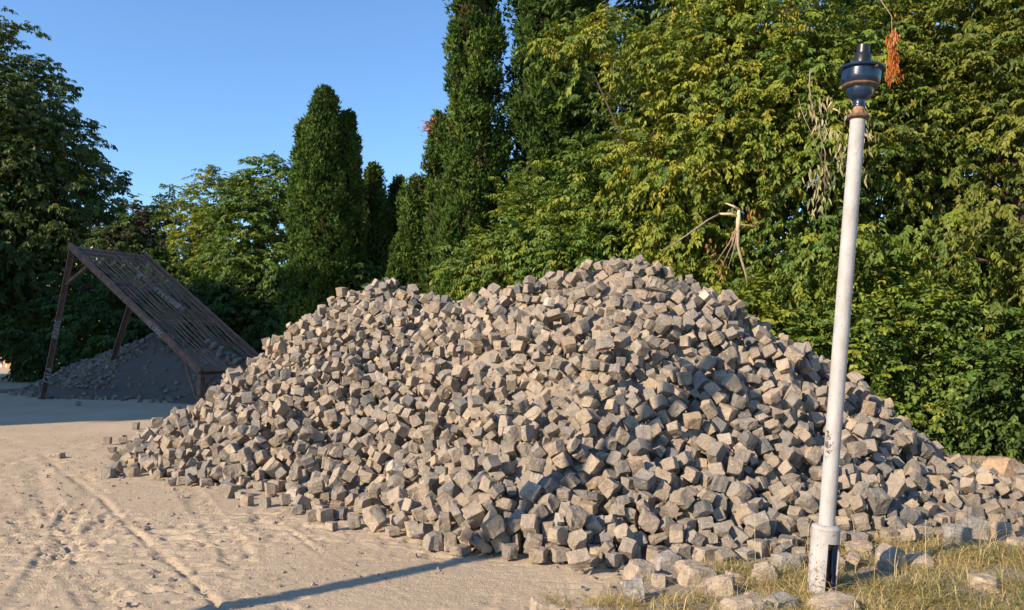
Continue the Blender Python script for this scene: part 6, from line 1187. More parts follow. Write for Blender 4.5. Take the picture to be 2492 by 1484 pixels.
-300,1049,95,-26,-24,-40,16,16,16,-127,1106,200,7,-17,9,23,20,23,-318,1047,82,16,54,1,25,24,23,-332,1199,169,12,25,18,20,21,24,-409,1236,134,20,13,30,24,22,27,
-42,982,157,11,-13,-31,20,22,20,109,653,28,28,-5,7,22,24,25,-497,1104,34,-24,-24,-9,22,22,19,-162,998,86,-42,27,34,20,23,23,-513,1081,6,8,31,-10,23,26,13,
-435,1123,76,41,19,19,27,19,19,94,665,30,-9,20,29,27,18,20,35,978,197,-29,-24,-40,24,24,13,-136,987,97,7,1,-20,18,19,14,-162,1064,156,30,-11,53,24,22,17,
-495,1089,29,2,54,-18,26,23,26,-420,1098,67,-40,-19,-28,21,22,19,-416,1103,79,-41,-13,17,23,26,16,-75,1035,168,21,-13,45,23,23,18,-314,1208,184,3,-16,-51,23,21,19,
-326,1209,175,44,-14,31,19,18,14,128,667,22,-3,-44,30,22,22,14,-223,1204,240,-11,-32,34,26,24,26,-327,1048,78,30,-50,-15,22,22,14,-191,1068,145,1,14,-21,25,28,18,
-361,1027,66,-26,5,2,19,19,20,-44,1118,226,-1,-60,-3,20,23,16,48,776,99,-7,-33,7,21,24,24,-216,1232,248,59,-17,-3,22,26,25,222,851,140,32,5,12,22,22,18,
-161,982,99,43,-10,-29,30,23,20,-335,1234,181,-37,-41,-1,20,24,19,172,849,158,-40,-6,-34,18,17,16,264,672,15,18,-50,11,16,17,11,392,957,128,37,-32,13,19,20,21,
267,883,142,-50,2,29,25,24,21,320,966,165,27,2,24,26,24,21,296,983,187,-3,15,50,23,22,24,62,947,210,-8,-30,-31,16,19,14,319,831,87,40,-14,-22,19,23,12,
-54,715,37,8,-4,38,24,23,18,382,957,120,7,35,-50,20,24,22,-60,718,28,21,-17,-44,19,18,19,290,734,46,-10,9,-43,25,26,20,-40,746,51,29,26,42,18,19,15,
-40,828,60,25,-30,-6,20,21,21,324,746,40,-5,-9,-19,24,23,23,179,797,126,-22,26,-4,21,19,21,-195,931,38,-42,31,-25,20,25,19,-97,768,8,-19,38,42,26,20,18,
-365,926,7,-29,36,15,21,22,19,88,901,188,-60,18,1,18,19,15,137,758,103,-30,30,8,17,19,15,367,769,36,2,-9,37,27,22,20,-163,890,52,30,-2,24,20,20,11,
-365,990,36,-51,-2,-26,20,21,10,412,881,84,-5,-1,38,25,23,24,-357,985,42,31,-41,-7,26,24,15,267,945,202,2,8,-24,21,19,22,-398,1119,89,12,39,-44,18,19,17,
-150,1074,168,15,33,5,22,21,21,-81,895,88,-9,-11,14,24,18,19,-396,1061,68,-29,-54,-3,17,22,22,-125,874,35,-6,-18,-2,23,22,22,-30,1071,216,-22,-47,-8,15,16,13,
-160,1043,141,26,-8,-1,23,22,25,-216,1040,144,20,-28,-41,21,20,19,-406,1058,56,-35,11,-9,21,25,23,-368,1117,115,0,0,-12,25,26,19,46,1065,233,9,46,31,37,27,28,
-105,1046,172,-24,43,30,17,16,15,-148,1051,146,8,20,-12,22,21,23,-218,1045,134,27,-22,32,17,17,16,-265,935,38,18,-18,-7,21,27,23,74,859,150,36,0,29,18,17,19,
44,1041,240,-9,44,-39,22,23,24,11,1032,226,9,9,9,22,22,21,-3,858,107,-19,-24,-11,20,19,18,-293,999,87,33,33,27,21,19,23,-14,1015,201,5,-5,-6,18,20,22,
-451,1212,91,20,-18,31,34,22,21,210,872,161,-55,10,10,27,23,14,-155,1203,238,-6,22,17,25,24,23,-382,1027,47,-15,26,-37,19,16,22,111,1008,258,51,-7,-27,17,19,21,
14,889,135,-47,-32,7,25,19,20,68,892,168,33,46,13,29,23,30,488,810,10,-18,-11,27,20,22,24,-185,1010,112,15,-38,-12,23,20,21,393,785,33,-9,24,0,23,18,23,
273,800,91,20,31,40,22,19,21,462,798,21,-56,-27,3,31,25,21,-127,856,32,-9,19,27,16,14,14,517,824,19,-47,-16,-38,17,17,16,-391,1028,54,7,-36,12,18,23,25,
-90,879,72,-20,-32,23,32,23,21,446,918,70,-12,56,14,22,27,23,92,801,133,-31,5,-46,21,21,12,482,796,5,-19,-31,9,21,22,19,185,788,99,-17,31,1,23,27,25,
252,777,74,-1,19,-24,26,21,27,-102,924,79,58,-10,-19,19,19,19,378,879,108,-8,-25,12,30,23,30,-534,1120,6,31,9,9,21,23,28,-88,938,98,-23,-20,3,22,24,22,
47,943,182,10,-14,-8,18,17,17,94,937,217,56,-7,0,24,22,23,167,800,129,-48,-4,-39,22,22,19,279,795,101,5,-24,-10,25,26,25,342,782,55,46,-9,2,23,25,26,
492,833,21,-18,38,35,21,24,21,261,791,91,-18,-48,23,25,24,23,-86,779,24,-20,-9,-46,24,26,21,54,610,6,26,-22,-22,22,22,25,28,876,149,28,-42,35,22,20,26,
390,871,85,-31,-6,-32,21,21,19,-319,980,57,20,8,-3,21,17,18,273,801,79,12,16,-27,19,22,20,-169,905,38,-1,-4,11,22,22,23,511,785,16,22,11,-32,19,20,19,
-144,864,38,11,-18,-58,21,21,16,182,802,113,-15,-57,-22,21,19,18,360,806,46,-12,34,-2,18,21,11,86,630,18,-12,-16,2,17,16,19,231,761,69,-12,42,20,22,23,19,
-101,940,90,-9,28,36,22,22,23,572,724,6,21,25,24,25,22,19,513,742,8,39,5,-37,28,25,18,142,647,8,4,-26,-24,21,23,25,38,969,192,23,-20,-4,22,20,22,-192,970,64,24,24,-2,18,21,21,
-584,1236,6,0,0,6,29,24,25,-76,946,112,-13,41,16,20,17,24,-114,980,108,48,32,14,18,20,21,-457,1240,95,-41,32,-21,22,24,21,581,780,15,1,-2,5,23,24,25,
-502,1228,59,-17,34,-20,18,20,19,521,729,4,-13,30,15,17,16,11,-57,685,7,21,-19,38,19,16,22,-2,819,83,13,-3,12,22,24,22,60,818,122,-41,-29,19,27,22,23,
-611,1348,6,-20,26,19,24,22,21,-13,877,113,-9,-46,-37,20,21,23,51,596,5,0,0,-1,20,21,22,52,928,176,6,-17,-46,21,20,18,608,831,12,9,39,33,21,24,25,
-208,839,5,-30,10,-11,21,20,19,-252,987,62,3,1,-3,22,23,11,-614,1319,4,-18,60,-2,18,16,15,42,746,82,39,-7,-22,15,13,13,-82,913,83,-51,-1,-29,29,29,26,
-587,1223,5,0,0,-1,21,20,19,209,851,146,-28,16,-52,19,18,20,-636,1377,7,23,-22,-20,26,24,22,259,739,46,37,15,14,14,17,16,10,740,60,11,37,16,21,22,21,
264,722,37,-5,44,-37,17,16,20,312,896,134,21,6,3,27,26,26,-88,929,91,-42,-18,26,17,19,18,258,889,147,-25,57,-5,21,23,21,575,760,13,-18,-45,31,26,24,22,
329,700,25,51,-21,-20,24,19,19,-151,861,7,16,11,-17,24,20,23,640,818,6,31,52,-5,25,23,27,617,817,8,16,-26,2,24,26,22,38,708,66,-16,-57,-17,18,17,20,
96,747,93,13,-13,52,22,23,23,171,821,131,-11,-34,17,21,20,21,8,898,137,18,-41,3,35,22,23,267,747,48,-35,-16,8,19,22,18,65,694,59,-5,22,-24,18,17,21,
252,727,40,-23,-2,-57,26,25,26,39,904,156,34,-5,6,23,23,21,663,836,19,-7,-19,55,22,22,24,-207,1025,109,-4,-5,-59,20,19,16,544,790,21,-2,-31,47,29,26,25,
553,773,17,-31,-16,-31,20,22,20,564,794,16,5,-39,-44,22,21,21,574,803,14,-25,1,17,19,20,17,595,791,16,-6,-44,39,24,22,23,625,794,13,1,-2,60,21,20,10,
636,787,19,-17,-16,25,24,25,26,-24,787,74,-19,31,11,23,21,22,536,829,24,-43,17,-7,19,19,24,465,912,51,-14,19,9,22,23,25,550,826,20,56,-25,1,26,29,17,
600,803,16,-10,18,17,19,19,17,601,822,23,19,7,-9,21,23,20,621,807,19,45,20,1,21,23,19,641,813,18,-1,-4,-38,21,20,16,-126,823,24,-2,-29,18,15,16,12,
572,832,20,44,-41,-5,20,20,21,385,776,33,0,-37,17,23,21,20,588,820,18,14,51,19,21,19,21,567,777,16,-1,0,7,24,26,23,507,769,12,24,23,20,22,22,16,-436,1170,95,-1,43,0,23,23,25,
-386,1171,124,-5,-47,38,17,18,16,339,934,155,32,-1,13,22,23,21,-445,1228,99,2,30,24,25,25,26,-476,1260,81,-40,-29,-21,26,26,23,197,657,22,-6,-5,28,29,28,16,
237,647,16,-5,56,10,16,18,15,188,681,41,-2,-14,-24,24,21,19,116,688,62,25,12,-25,20,17,15,316,685,29,23,36,25,17,20,19,-66,755,17,11,-9,12,18,17,16,-3,752,67,28,0,0,23,24,21,
488,957,44,-30,-28,-16,25,26,23,473,926,52,-8,-30,-54,23,25,23,380,913,112,-7,-33,8,18,18,19,350,913,125,26,-52,-1,17,16,18,370,758,28,-23,24,-10,27,27,25,
539,772,13,-1,50,3,19,19,20,607,857,27,-24,11,11,24,21,27,630,834,21,5,12,-58,20,21,15,652,835,16,-7,5,24,21,20,16,333,769,57,-8,16,30,19,21,19,406,793,23,51,-5,-25,22,20,21,
-138,801,7,-1,-36,-29,22,19,17,552,841,25,-22,-4,-4,21,22,20,576,823,18,5,-36,-44,21,19,10,650,886,16,22,5,11,21,17,17,579,870,23,0,-16,-3,25,26,33,
577,813,22,-16,30,41,19,21,19,590,826,24,-3,20,29,18,19,15,621,821,25,-9,44,11,20,19,18,641,826,20,10,51,22,21,20,17,13,787,99,-10,17,21,16,14,16,456,835,31,-8,-14,26,20,19,21,
530,878,17,-15,28,-5,24,24,24,578,852,22,-12,-21,53,20,23,10,589,858,27,2,38,20,24,21,21,622,848,17,-46,27,-9,22,24,17,260,751,72,-9,-26,-28,20,20,19,
96,848,161,23,4,8,18,18,13,-40,761,47,-2,-58,-14,22,22,19,150,739,70,-38,28,-16,23,22,21,99,820,162,14,4,-44,23,21,19,228,794,120,11,17,7,17,21,19,
568,858,18,23,-24,14,19,19,20,627,865,18,52,-12,1,23,24,26,206,822,140,-8,50,-32,23,22,23,353,855,117,20,-12,-9,19,17,17,440,879,63,37,-22,-45,24,26,23,
398,878,91,-46,7,30,21,22,19,-468,1168,55,-12,-39,9,33,23,19,201,808,142,-50,-10,-18,20,21,12,416,928,103,-4,-37,-8,18,17,11,487,946,50,-11,-27,0,19,19,17,
363,989,150,-10,6,43,20,22,21,-506,1007,5,-30,-7,7,24,20,25,-363,1090,100,-37,30,0,20,21,15,-60,1145,223,-11,28,9,28,28,30,-465,1213,72,23,-20,54,24,22,20,
-359,1248,171,35,17,27,25,25,23,-1,902,166,-18,5,57,19,18,18,-372,1162,131,-7,37,-11,15,17,16,-394,1097,94,40,-12,-35,39,28,20,-411,1133,96,31,31,-30,18,18,19,
-516,1089,15,39,22,-34,24,17,15,335,712,21,-19,-41,-37,31,25,24,406,716,5,-5,62,0,17,18,18,-19,725,45,8,29,-45,19,18,15,429,732,5,-27,20,-20,21,19,17,
509,764,3,49,-39,0,21,22,12,534,758,6,4,-42,-42,36,25,29,551,760,6,23,-25,24,22,22,13,564,766,5,-6,-31,-6,20,20,19,581,766,5,-41,12,35,17,17,13,163,778,99,10,5,31,19,19,19,
527,773,6,44,0,-44,24,28,25,552,771,6,-2,31,2,23,24,23,581,782,4,3,-43,-43,15,16,16,599,778,6,37,-50,-2,25,28,23,617,782,5,59,-23,0,23,19,21,633,786,5,-9,39,-39,19,20,16,
155,703,48,-11,-23,4,23,22,19,-17,681,37,27,11,-12,33,23,20,169,672,34,-37,-12,40,22,20,22,-42,663,7,-45,0,42,27,24,13,-98,1027,152,-37,-5,-15,18,17,14,
-360,1199,159,3,-43,35,22,21,22,-464,1224,87,27,-6,-55,23,28,29,-542,1185,20,51,23,-26,28,25,19,-273,1035,99,44,-11,20,23,25,22,-453,1182,77,-10,-28,-41,18,19,15,
-454,1145,70,-24,5,10,23,21,21,-57,1050,183,17,-32,25,22,21,22,-411,1019,47,-2,7,-36,23,21,22,-424,1132,96,31,-40,6,24,25,14,-294,1169,184,4,23,20,20,20,19,
-359,1203,146,-36,-22,-22,21,20,18,87,606,4,24,24,24,18,16,15,184,623,4,-40,-8,-40,18,15,15,62,632,20,-44,-20,-24,21,22,21,162,658,25,-11,9,0,20,21,21,
204,649,12,-11,12,11,23,21,22,294,658,6,23,-26,-26,23,22,18,-139,1143,207,18,-18,9,26,23,27,-94,1012,146,0,-46,-19,32,26,22,299,788,69,-4,31,7,18,15,19,
554,790,7,10,-50,3,19,20,22,3,923,166,13,7,-50,21,24,26,201,937,224,47,-10,-15,15,17,17,306,936,165,-13,28,-26,25,20,11,334,934,143,8,-31,53,16,16,19,
281,971,200,-6,-2,-22,19,23,21,362,960,141,28,-13,28,27,24,24,322,984,172,46,-19,-13,18,18,18,-449,991,6,-35,-15,-35,25,25,24,-241,997,87,5,22,21,21,22,19,
-18,992,188,21,51,-3,21,21,17,-299,1010,82,35,2,-25,22,20,13,-426,1040,35,-3,34,-52,24,23,23,-245,1027,122,50,-3,17,18,22,18,-171,1035,132,-29,-15,-10,24,23,20,
499,978,48,-4,-3,0,22,21,22,-434,1075,54,-1,2,-13,22,22,22,159,986,266,0,-23,30,21,24,20,369,906,114,-6,34,15,23,23,21,359,878,111,33,-44,0,22,24,23,
344,862,110,-25,43,19,21,21,18,303,850,119,-18,-28,-5,19,19,19,612,796,6,9,-6,-36,22,22,14,624,796,6,1,-3,58,24,23,19,-36,805,67,16,16,-23,19,18,19,9,806,97,23,-43,-7,15,15,14,
389,800,39,14,9,15,28,26,24,562,820,19,36,-9,-19,19,18,20,586,810,11,14,11,-43,23,23,21,612,822,19,-49,-10,7,18,17,10,529,790,13,39,-19,-37,28,27,26,
629,816,16,19,6,32,21,22,19,219,837,140,-33,-35,-16,21,18,20,389,826,48,9,23,-8,24,25,28,607,836,23,-11,-36,-3,24,27,22,-86,850,54,18,-46,5,26,26,24,
211,808,134,-4,28,-15,21,23,12,-199,851,5,0,0,-45,21,20,21,-81,859,62,11,-23,11,20,20,10,232,845,149,-33,-43,25,20,21,18,-25,820,85,-31,-32,-26,23,22,21,
591,846,20,26,-9,9,23,21,18,576,909,5,26,2,5,19,21,21,497,883,5,5,16,0,27,25,26,597,917,5,15,8,41,20,21,21,564,897,3,-26,-6,52,16,18,18,631,951,4,12,-13,13,22,22,22,
530,902,5,-1,5,1,23,21,22,659,947,4,22,-2,43,19,20,21,454,885,5,-8,4,10,21,22,21,618,875,4,-7,-11,61,21,22,21,588,944,5,8,-4,1,26,27,21,593,901,6,10,-6,34,23,26,22,
561,876,7,3,2,49,25,26,28,673,928,6,0,-1,9,21,19,20,545,912,3,5,-4,27,18,17,16,539,811,5,2,-11,45,21,20,23,526,957,5,0,-9,16,22,27,24,648,910,6,8,6,31,23,22,21,
474,958,5,-12,-14,41,19,22,23,541,944,5,10,3,45,21,20,22,563,949,4,3,1,29,20,23,21,501,735,4,4,7,23,18,18,17,510,885,4,7,6,12,22,24,22,626,926,4,1,-12,23,21,17,19,
689,944,6,3,14,4,25,23,23,466,751,4,-2,6,16,26,22,23,564,930,5,-5,-2,43,14,15,18,503,936,6,-17,-11,59,22,20,21,613,945,8,11,28,53,24,26,29,610,929,5,4,8,39,25,24,22,
599,875,4,5,-1,50,21,22,21,548,926,6,3,7,46,21,22,24,552,958,4,-4,1,27,18,19,18,641,878,5,14,5,0,21,22,20,504,960,5,6,-13,20,19,22,21,648,927,5,7,10,30,26,24,25,
579,892,3,5,-7,4,21,18,18,533,737,8,10,0,42,24,26,28,632,911,5,-5,1,39,20,23,22,448,769,7,1,10,31,22,23,25,472,897,5,3,-18,10,22,22,27,578,927,7,-5,18,27,21,22,24,
610,900,4,1,-4,13,23,20,20,547,879,7,12,6,25,23,19,22,665,912,5,-8,5,14,24,24,25,516,947,4,8,11,20,21,24,22,674,949,6,-6,4,45,23,23,21,460,926,4,-21,12,29,24,24,25,
522,915,6,1,-13,42,26,23,24,474,729,4,-17,0,25,28,26,24,599,956,7,12,-3,14,23,26,26,637,936,5,-1,-17,36,20,21,18,617,958,3,12,-7,57,19,20,19,547,893,7,1,-16,34,23,26,27,
614,915,4,4,-8,11,20,20,20,696,955,4,5,4,32,20,18,17,629,897,5,2,-14,33,21,25,24,560,913,5,3,-2,27,26,21,26,593,931,7,-10,7,58,27,26,24,648,960,5,-10,-1,2,24,25,25,
501,865,6,-18,-11,30,26,26,28,451,904,6,-10,6,16,23,24,23,478,835,4,-9,9,23,17,16,17,491,753,6,-14,-8,4,24,23,21,556,807,4,-3,-16,43,24,22,21,546,748,7,-9,6,15,25,23,25,
520,756,6,-6,22,18,22,23,22,582,958,5,5,8,28,21,23,20,488,902,4,-2,-7,29,25,21,24,566,845,6,0,2,31,21,22,19,446,866,4,0,3,29,20,20,19,479,913,6,-1,-15,5,20,17,20,
592,887,4,12,-2,13,24,23,21,-21,869,100,-25,28,30,16,16,15,-30,964,155,-24,8,-17,21,18,22,-9,1004,185,-33,-40,-25,17,17,20,-10,889,121,20,6,26,24,25,26,
11,1001,197,-44,-8,-3,19,20,17,-4,986,184,-2,-15,-53,21,20,19,-94,898,62,40,-4,31,23,20,21,-99,870,41,11,12,-41,21,20,20,-57,939,124,44,-6,10,22,18,23,
25,981,191,-17,1,-35,23,23,22,-8,917,146,16,55,-12,21,25,23,25,996,203,-31,-44,-1,20,21,18,-25,984,170,-7,-15,-27,19,20,20,-39,923,132,18,-1,18,25,22,27,
-32,875,100,-23,44,-25,18,18,17,1,945,162,-22,30,-47,22,26,28,13,974,186,-3,15,21,24,25,26,-50,888,97,-8,-24,42,16,16,18,-10,952,163,-19,20,28,20,24,26,
-68,904,87,25,49,30,22,24,20,-5,965,175,-22,37,-42,16,18,17,-37,889,111,49,-30,12,23,25,25,3,932,152,32,-14,47,21,21,19,-52,922,115,26,-48,-15,19,17,22,
-42,940,138,-13,29,-42,20,22,23,-95,847,31,25,-7,29,18,19,16,-87,889,66,-25,-21,-29,24,22,24,24,969,182,-31,-45,28,23,29,30,14,985,193,3,-52,26,19,21,25,
]
rec = np.array(SETT_DATA, float).reshape(-1, 9)
SN = len(rec)
S_pos = rec[:, 0:3] / 100.0
rv = rec[:, 3:6] / 20.0
ra = np.linalg.norm(rv, axis=1, keepdims=True)
S_q = np.concatenate([np.cos(ra / 2), np.sin(ra / 2) * rv / np.maximum(ra, 1e-6)], 1)
S_size = rec[:, 6:9] / 200.0

ORD = ['first', 'second', 'third', 'fourth', 'fifth', 'sixth', 'seventh', 'eighth', 'ninth', 'tenth', 'eleventh', 'twelfth', 'thirteenth', 'fourteenth', 'fifteenth', 'sixteenth', 'seventeenth', 'eighteenth', 'nineteenth', 'twentieth',
       'twenty-first', 'twenty-second', 'twenty-third', 'twenty-fourth', 'twenty-fifth', 'twenty-sixth', 'twenty-seventh', 'twenty-eighth', 'twenty-ninth', 'thirtieth']
NBIG = min(272, SN)
r5 = np.random.default_rng(77)
big_P = hew(S_size[:NBIG], TV5, r5)
big_C, big_w = sett_tints(NBIG, r5)


def sett_zone(p):
    x, y, z = p
    sx = x / y
    if z < 0.13:
        h = 'at the heap foot'
    elif z < 0.45:
        h = 'low on the heap'
    elif z < 1.2:
        h = 'halfway up the heap'
    else:
        h = 'high on the heap'
    w = 'far left' if sx < -0.17 else 'left' if sx < -0.02 else 'centre' if sx < 0.12 else 'near side' if sx < 0.28 else 'lamp post side' if sx < 0.42 else 'grass side'
    return h, w


ranked = {}
for i in np.argsort(S_pos[:NBIG, 0] / S_pos[:NBIG, 1]):
    s = np.sort(S_size[i])
    shape = 'long' if s[2] > 1.3 * s[1] else 'flat' if s[0] < 0.78 * s[1] else 'small' if s.mean() < 0.098 else 'large' if s.mean() > 0.122 else 'cubic'
    h, w = sett_zone(S_pos[i])
    key = (big_w[i], shape, h, w)
    ranked.setdefault(key, []).append(i)
for key in sorted(ranked, key=str):
    col, shape, h, w = key
    ids = ranked[key]
    for k, i in enumerate(ids):
        me = np_mesh('granite_sett', big_P[i], [TF5], big_C[i][TS5])
        o = obj('granite_sett', me, M['stone'])
        o.rotation_mode = 'QUATERNION'
        o.location = S_pos[i]
        o.rotation_quaternion = unit(S_q[i:i + 1])[0]
        where = {'centre': 'below the saddle', 'near side': 'below the peak', 'lamp post side': 'by the lamp post', 'grass side': 'right of the post'}.get(w, w)
        lab = '%s %s granite sett %s, %s' % (col, shape, h, where)
        if len(ids) > 1:
            lab = '%s %s sett %s, %s, %s from left' % (col, shape, h, where, ORD[k])
        tag(o, lab, 'paving stone', 'granite setts of the big heap')
rest = obj('granite_sett_heap', blocks_mesh('granite_sett_heap', S_pos[NBIG:], S_q[NBIG:], S_size[NBIG:], r5, [(450, TV4, TF4, TS4), (None, TV3, TF3, TS3)]), M['stone'])
tag(rest, 'grey and beige granite setts tipped into a big heap', None, None, 'stuff')

# small rubble caught between the setts and strewn round the foot of the heap
r6 = np.random.default_rng(5)
cx, cy = r6.uniform(-6, 6, 9000), r6.uniform(4.8, 14, 9000)
hh = core(cx, cy)
sk = streak(cx, cy)
kp = ((hh > -0.45) & (hh < 0.12)) | ((sk > 0.1)) | (r6.random(9000) < 0.25) & (hh > 0)
cx, cy, hh, sk = cx[kp], cy[kp], hh[kp], sk[kp]
sz = r6.gamma(2.0, 0.009, (len(cx), 1)) * r6.uniform(0.6, 1.2, (len(cx), 3)) + 0.006
cz = np.maximum(hh - 0.01, ground_z(cx, cy)) + sz[:, 2] * 0.2
chips = obj('stone_chippings', blocks_mesh('stone_chippings', np.stack([cx, cy, cz], -1), r6.normal(size=(len(cx), 4)), sz, r6, [(None, TV2, TF2, TS2)], 2.2), M['stone'])
tag(chips, 'small stone chippings and grit around the heap', None, None, 'stuff')

ex_, ey_ = r6.uniform(-7.5, 1.2, 2600), r6.uniform(4.4, 12.5, 2600)
kp = (core(ex_, ey_) < -0.2) & (vnoise(ex_ * 1.2, ey_ * 1.2, 6) > -0.1)
ex_, ey_ = ex_[kp], ey_[kp]
sz = r6.gamma(1.6, 0.006, (len(ex_), 1)) * r6.uniform(0.6, 1.2, (len(ex_), 3)) + 0.005
grit = obj('scattered_grit', blocks_mesh('scattered_grit', np.stack([ex_, ey_, ground_z(ex_, ey_) + sz[:, 2] * 0.2], -1), r6.normal(size=(len(ex_), 4)), sz, r6, [(None, TV2, TF2, TS2)], 2.2), M['stone'])
tag(grit, 'pebbles and grit scattered over the sand', None, None, 'stuff')

# ------------------------------------------------------------------ rocks and kerbs in the grass by the lamp post
ROCKS = [
    (0.89, 5.44, 0.19, 0.13, 'b', 'rounded tawny rock at the left end of the rubble by the grass'),
    (1.13, 5.74, 0.21, 0.12, 'g', 'long grey rock touching the foot of the heap beside the rubble'),
    (1.25, 5.56, 0.17, 0.09, 'b', 'low beige rock between the heap and the wedge-shaped rock'),
    (1.25, 5.32, 0.23, 0.12, 'b', 'wedge-shaped beige rock in the middle of the rubble'),
    (0.97, 5.28, 0.09, 0.10, 'b', 'small upright tawny stone amid the rubble'),
    (1.04, 5.36, 0.08, 0.06, 'b', 'tiny brown stone amid the rubble'),
    (0.77, 4.98, 0.145, 0.155, 'g', 'squarish sett standing alone in a tuft of dry grass'),
    (1.33, 5.10, 0.17, 0.13, 'b', 'blocky tan rock left of the grass clump'),
    (1.50, 5.36, 0.12, 0.08, 'b', 'small pale rock behind the blocky tan rock'),
    (0.99, 4.86, 0.24, 0.05, 'g', 'flat pale stone lying flush in the dry soil'),
    (1.38, 4.70, 0.27, 0.12, 'b', 'broad low beige rock cut by the bottom edge, left of the post'),
    (0.18, 4.70, 0.14, 0.11, 'b', 'lone sett lying on bare ground at the bottom edge'),
    (1.50, 4.92, 0.13, 0.07, 'b', 'small tan rock between the low rocks left of the post'),
    (1.70, 5.34, 0.17, 0.14, 'b', 'pink-beige rock in the grass just left of the post'),
    (1.95, 5.66, 0.18, 0.13, 'g', 'grey slanted rock behind the post, left side'),
    (2.25, 5.56, 0.14, 0.15, 'b', 'beige rock peeping out directly right of the post foot'),
    (2.62, 5.98, 0.19, 0.12, 'b', 'tan rock half hidden in shaded grass behind the post'),
    (2.66, 5.60, 0.17, 0.15, 'b', 'leaning pinkish slab of rock right of the post'),
    (3.02, 5.10, 0.19, 0.11, 'b', 'solitary squared block in the open dry grass'),
    (1.88, 4.66, 0.27, 0.12, 'b', 'big beige rock at the bottom edge below the post'),
    (1.60, 4.76, 0.18, 0.10, 'g', 'grey rock at the bottom edge beside the broad low rock'),
    (3.58, 6.34, 0.21, 0.16, 'g', 'pointed grey rock rising from the grass edge'),
    (3.90, 6.72, 0.21, 0.15, 'g', 'grey rock behind the pointed rock at the grass edge'),
    (2.90, 5.66, 0.17, 0.08, 'b', 'low tan stone sunk in grass beside the leaning slab'),
    (3.42, 6.70, 0.24, 0.14, 'b', 'broad tan rock left of the pointed rock'),
    (4.12, 6.66, 0.20, 0.13, 'b', 'beige rock at the right-hand end of the grass edge'),
    (3.95, 6.14, 0.20, 0.10, 'b', 'low beige rock in the grass at the far right'),
    (3.10, 6.40, 0.24, 0.10, 'b', 'flat pink-beige stone along the grass edge behind the post'),
    (2.40, 6.46, 0.20, 0.14, 'b', 'tan rock between the post and the heap'),
    (2.72, 6.74, 0.21, 0.13, 'g', 'grey rock at the foot of the heap right of the post'),
    (0.46, 4.66, 0.10, 0.07, 'b', 'small chip of stone at the bottom edge by the dry weeds'),
    (5.22, 8.35, 0.36, 0.36, 'o', 'big rounded tawny boulder among setts on the right'),
    (-6.5, 11.26, 0.17, 0.10, 'b', 'small lone rock on the open sand at the left'),
]
r7 = np.random.default_rng(21)
TVR, TFR, TSR = cube_template([-1, -0.7, -0.25, 0.25, 0.7, 1])
for x, y, w, h, c, lab in ROCKS:
    size = np.array([[w * 1.02, w * r7.uniform(0.7, 0.95), h * 1.3]])
    P = hew(size, TVR, r7, 1.9, 14)[0]
    base = {'b': np.array((0.43, 0.345, 0.255)), 'g': np.array((0.33, 0.30, 0.265)), 'o': np.array((0.52, 0.36, 0.23))}[c]
    me = np_mesh('rock', P, [TFR], np.repeat((base * r7.uniform(0.92, 1.06))[None], len(TFR), 0) * r7.uniform(0.9, 1.1, (len(TFR), 1)))
    o = obj('rock', me, M['stone'])
    o.location = (x, y, max(gz(x, y), 0.10 if c == 'o' else -1) + h * 0.28)
    o.rotation_euler = (r7.uniform(-0.2, 0.2), r7.uniform(-0.2, 0.2), r7.uniform(-0.5, 0.5))
    tag(o, lab, 'rock', 'rocks around the lamp post')

for a, b, w, h, lab in [((1.36, 5.92), (2.16, 6.32), 0.15, 0.11, 'long worn kerbstone lying between the heap and the grass clump'),
                        ((3.2, 7.0), (4.1, 7.18), 0.16, 0.14, 'long kerbstone along the heap foot right of the lamp post'),
                        ((4.9, 10.6), (6.6, 10.5), 0.2, 0.16, 'long low kerb under the hedge beyond the heap')]:
    L = math.dist(a, b)
    P = hew(np.array([[L, w, h]]), TVR, r7, 0.5, 3)[0]
    o = obj('kerbstone', np_mesh('kerbstone', P, [TFR], np.repeat(np.array([[0.40, 0.33, 0.26]]), len(TFR), 0) * r7.uniform(0.93, 1.05, (len(TFR), 1))), M['stone'])
    o.location = ((a[0] + b[0]) / 2, (a[1] + b[1]) / 2, gz(*a) + h * 0.36)
    o.rotation_euler = (0.03, 0.01, math.atan2(b[1] - a[1], b[0] - a[0]))
    tag(o, lab, 'kerbstone', 'loose kerbstones')

# broken slab with white crust at the left foot of the heap
P = hew(np.array([[0.36, 0.24, 0.13]]), TVR, r7, 2.4, 9)[0]
tc = np.where(r7.random((len(TFR), 1)) < 0.4, np.array([[0.62, 0.58, 0.54]]), np.array([[0.34, 0.31, 0.28]]))
o = obj('mortar_slab', np_mesh('mortar_slab', P, [TFR], tc), M['stone'], None, (-3.17, 9.2, gz(-3.17, 9.2) + 0.05))
o.rotation_euler = (0.1, 0.05, -0.2)
tag(o, 'flat broken slab crusted white at the left foot of the heap', 'slab')

# ------------------------------------------------------------------ sizing screen: sloping steel grid on legs
TL, TR_, NB, FB = [np.array(p) for p in ((-13.36, 23.5, 4.62), (-12.2, 25.8, 4.62), (-8.3, 20.9, 0.92), (-7.14, 23.2, 0.92))]
sl = (NB - TL) / np.linalg.norm(NB - TL)
wd = (TR_ - TL) / np.linalg.norm(TR_ - TL)
nm = np.cross(sl, wd); nm = nm if nm[2] > 0 else -nm
SLEN = float(np.linalg.norm(NB - TL)); SWID = float(np.linalg.norm(TR_ - TL))


def scr(b, a, off=0.0):
    """b along the slope 0..1, a across 0..1"""
    return TL + sl * SLEN * b + wd * SWID * a + nm * off


screen = empty('sizing_screen', (-11.5, 23.5, 0))
tag(screen, 'rusty steel sizing screen with sloping wire grid on tall legs', 'screen')


def part(name, pieces, mat, parent=screen, smooth=False):
    V, f = merge(pieces)
    return obj(name, np_mesh(name, V, f, smooth=smooth), mat, parent)


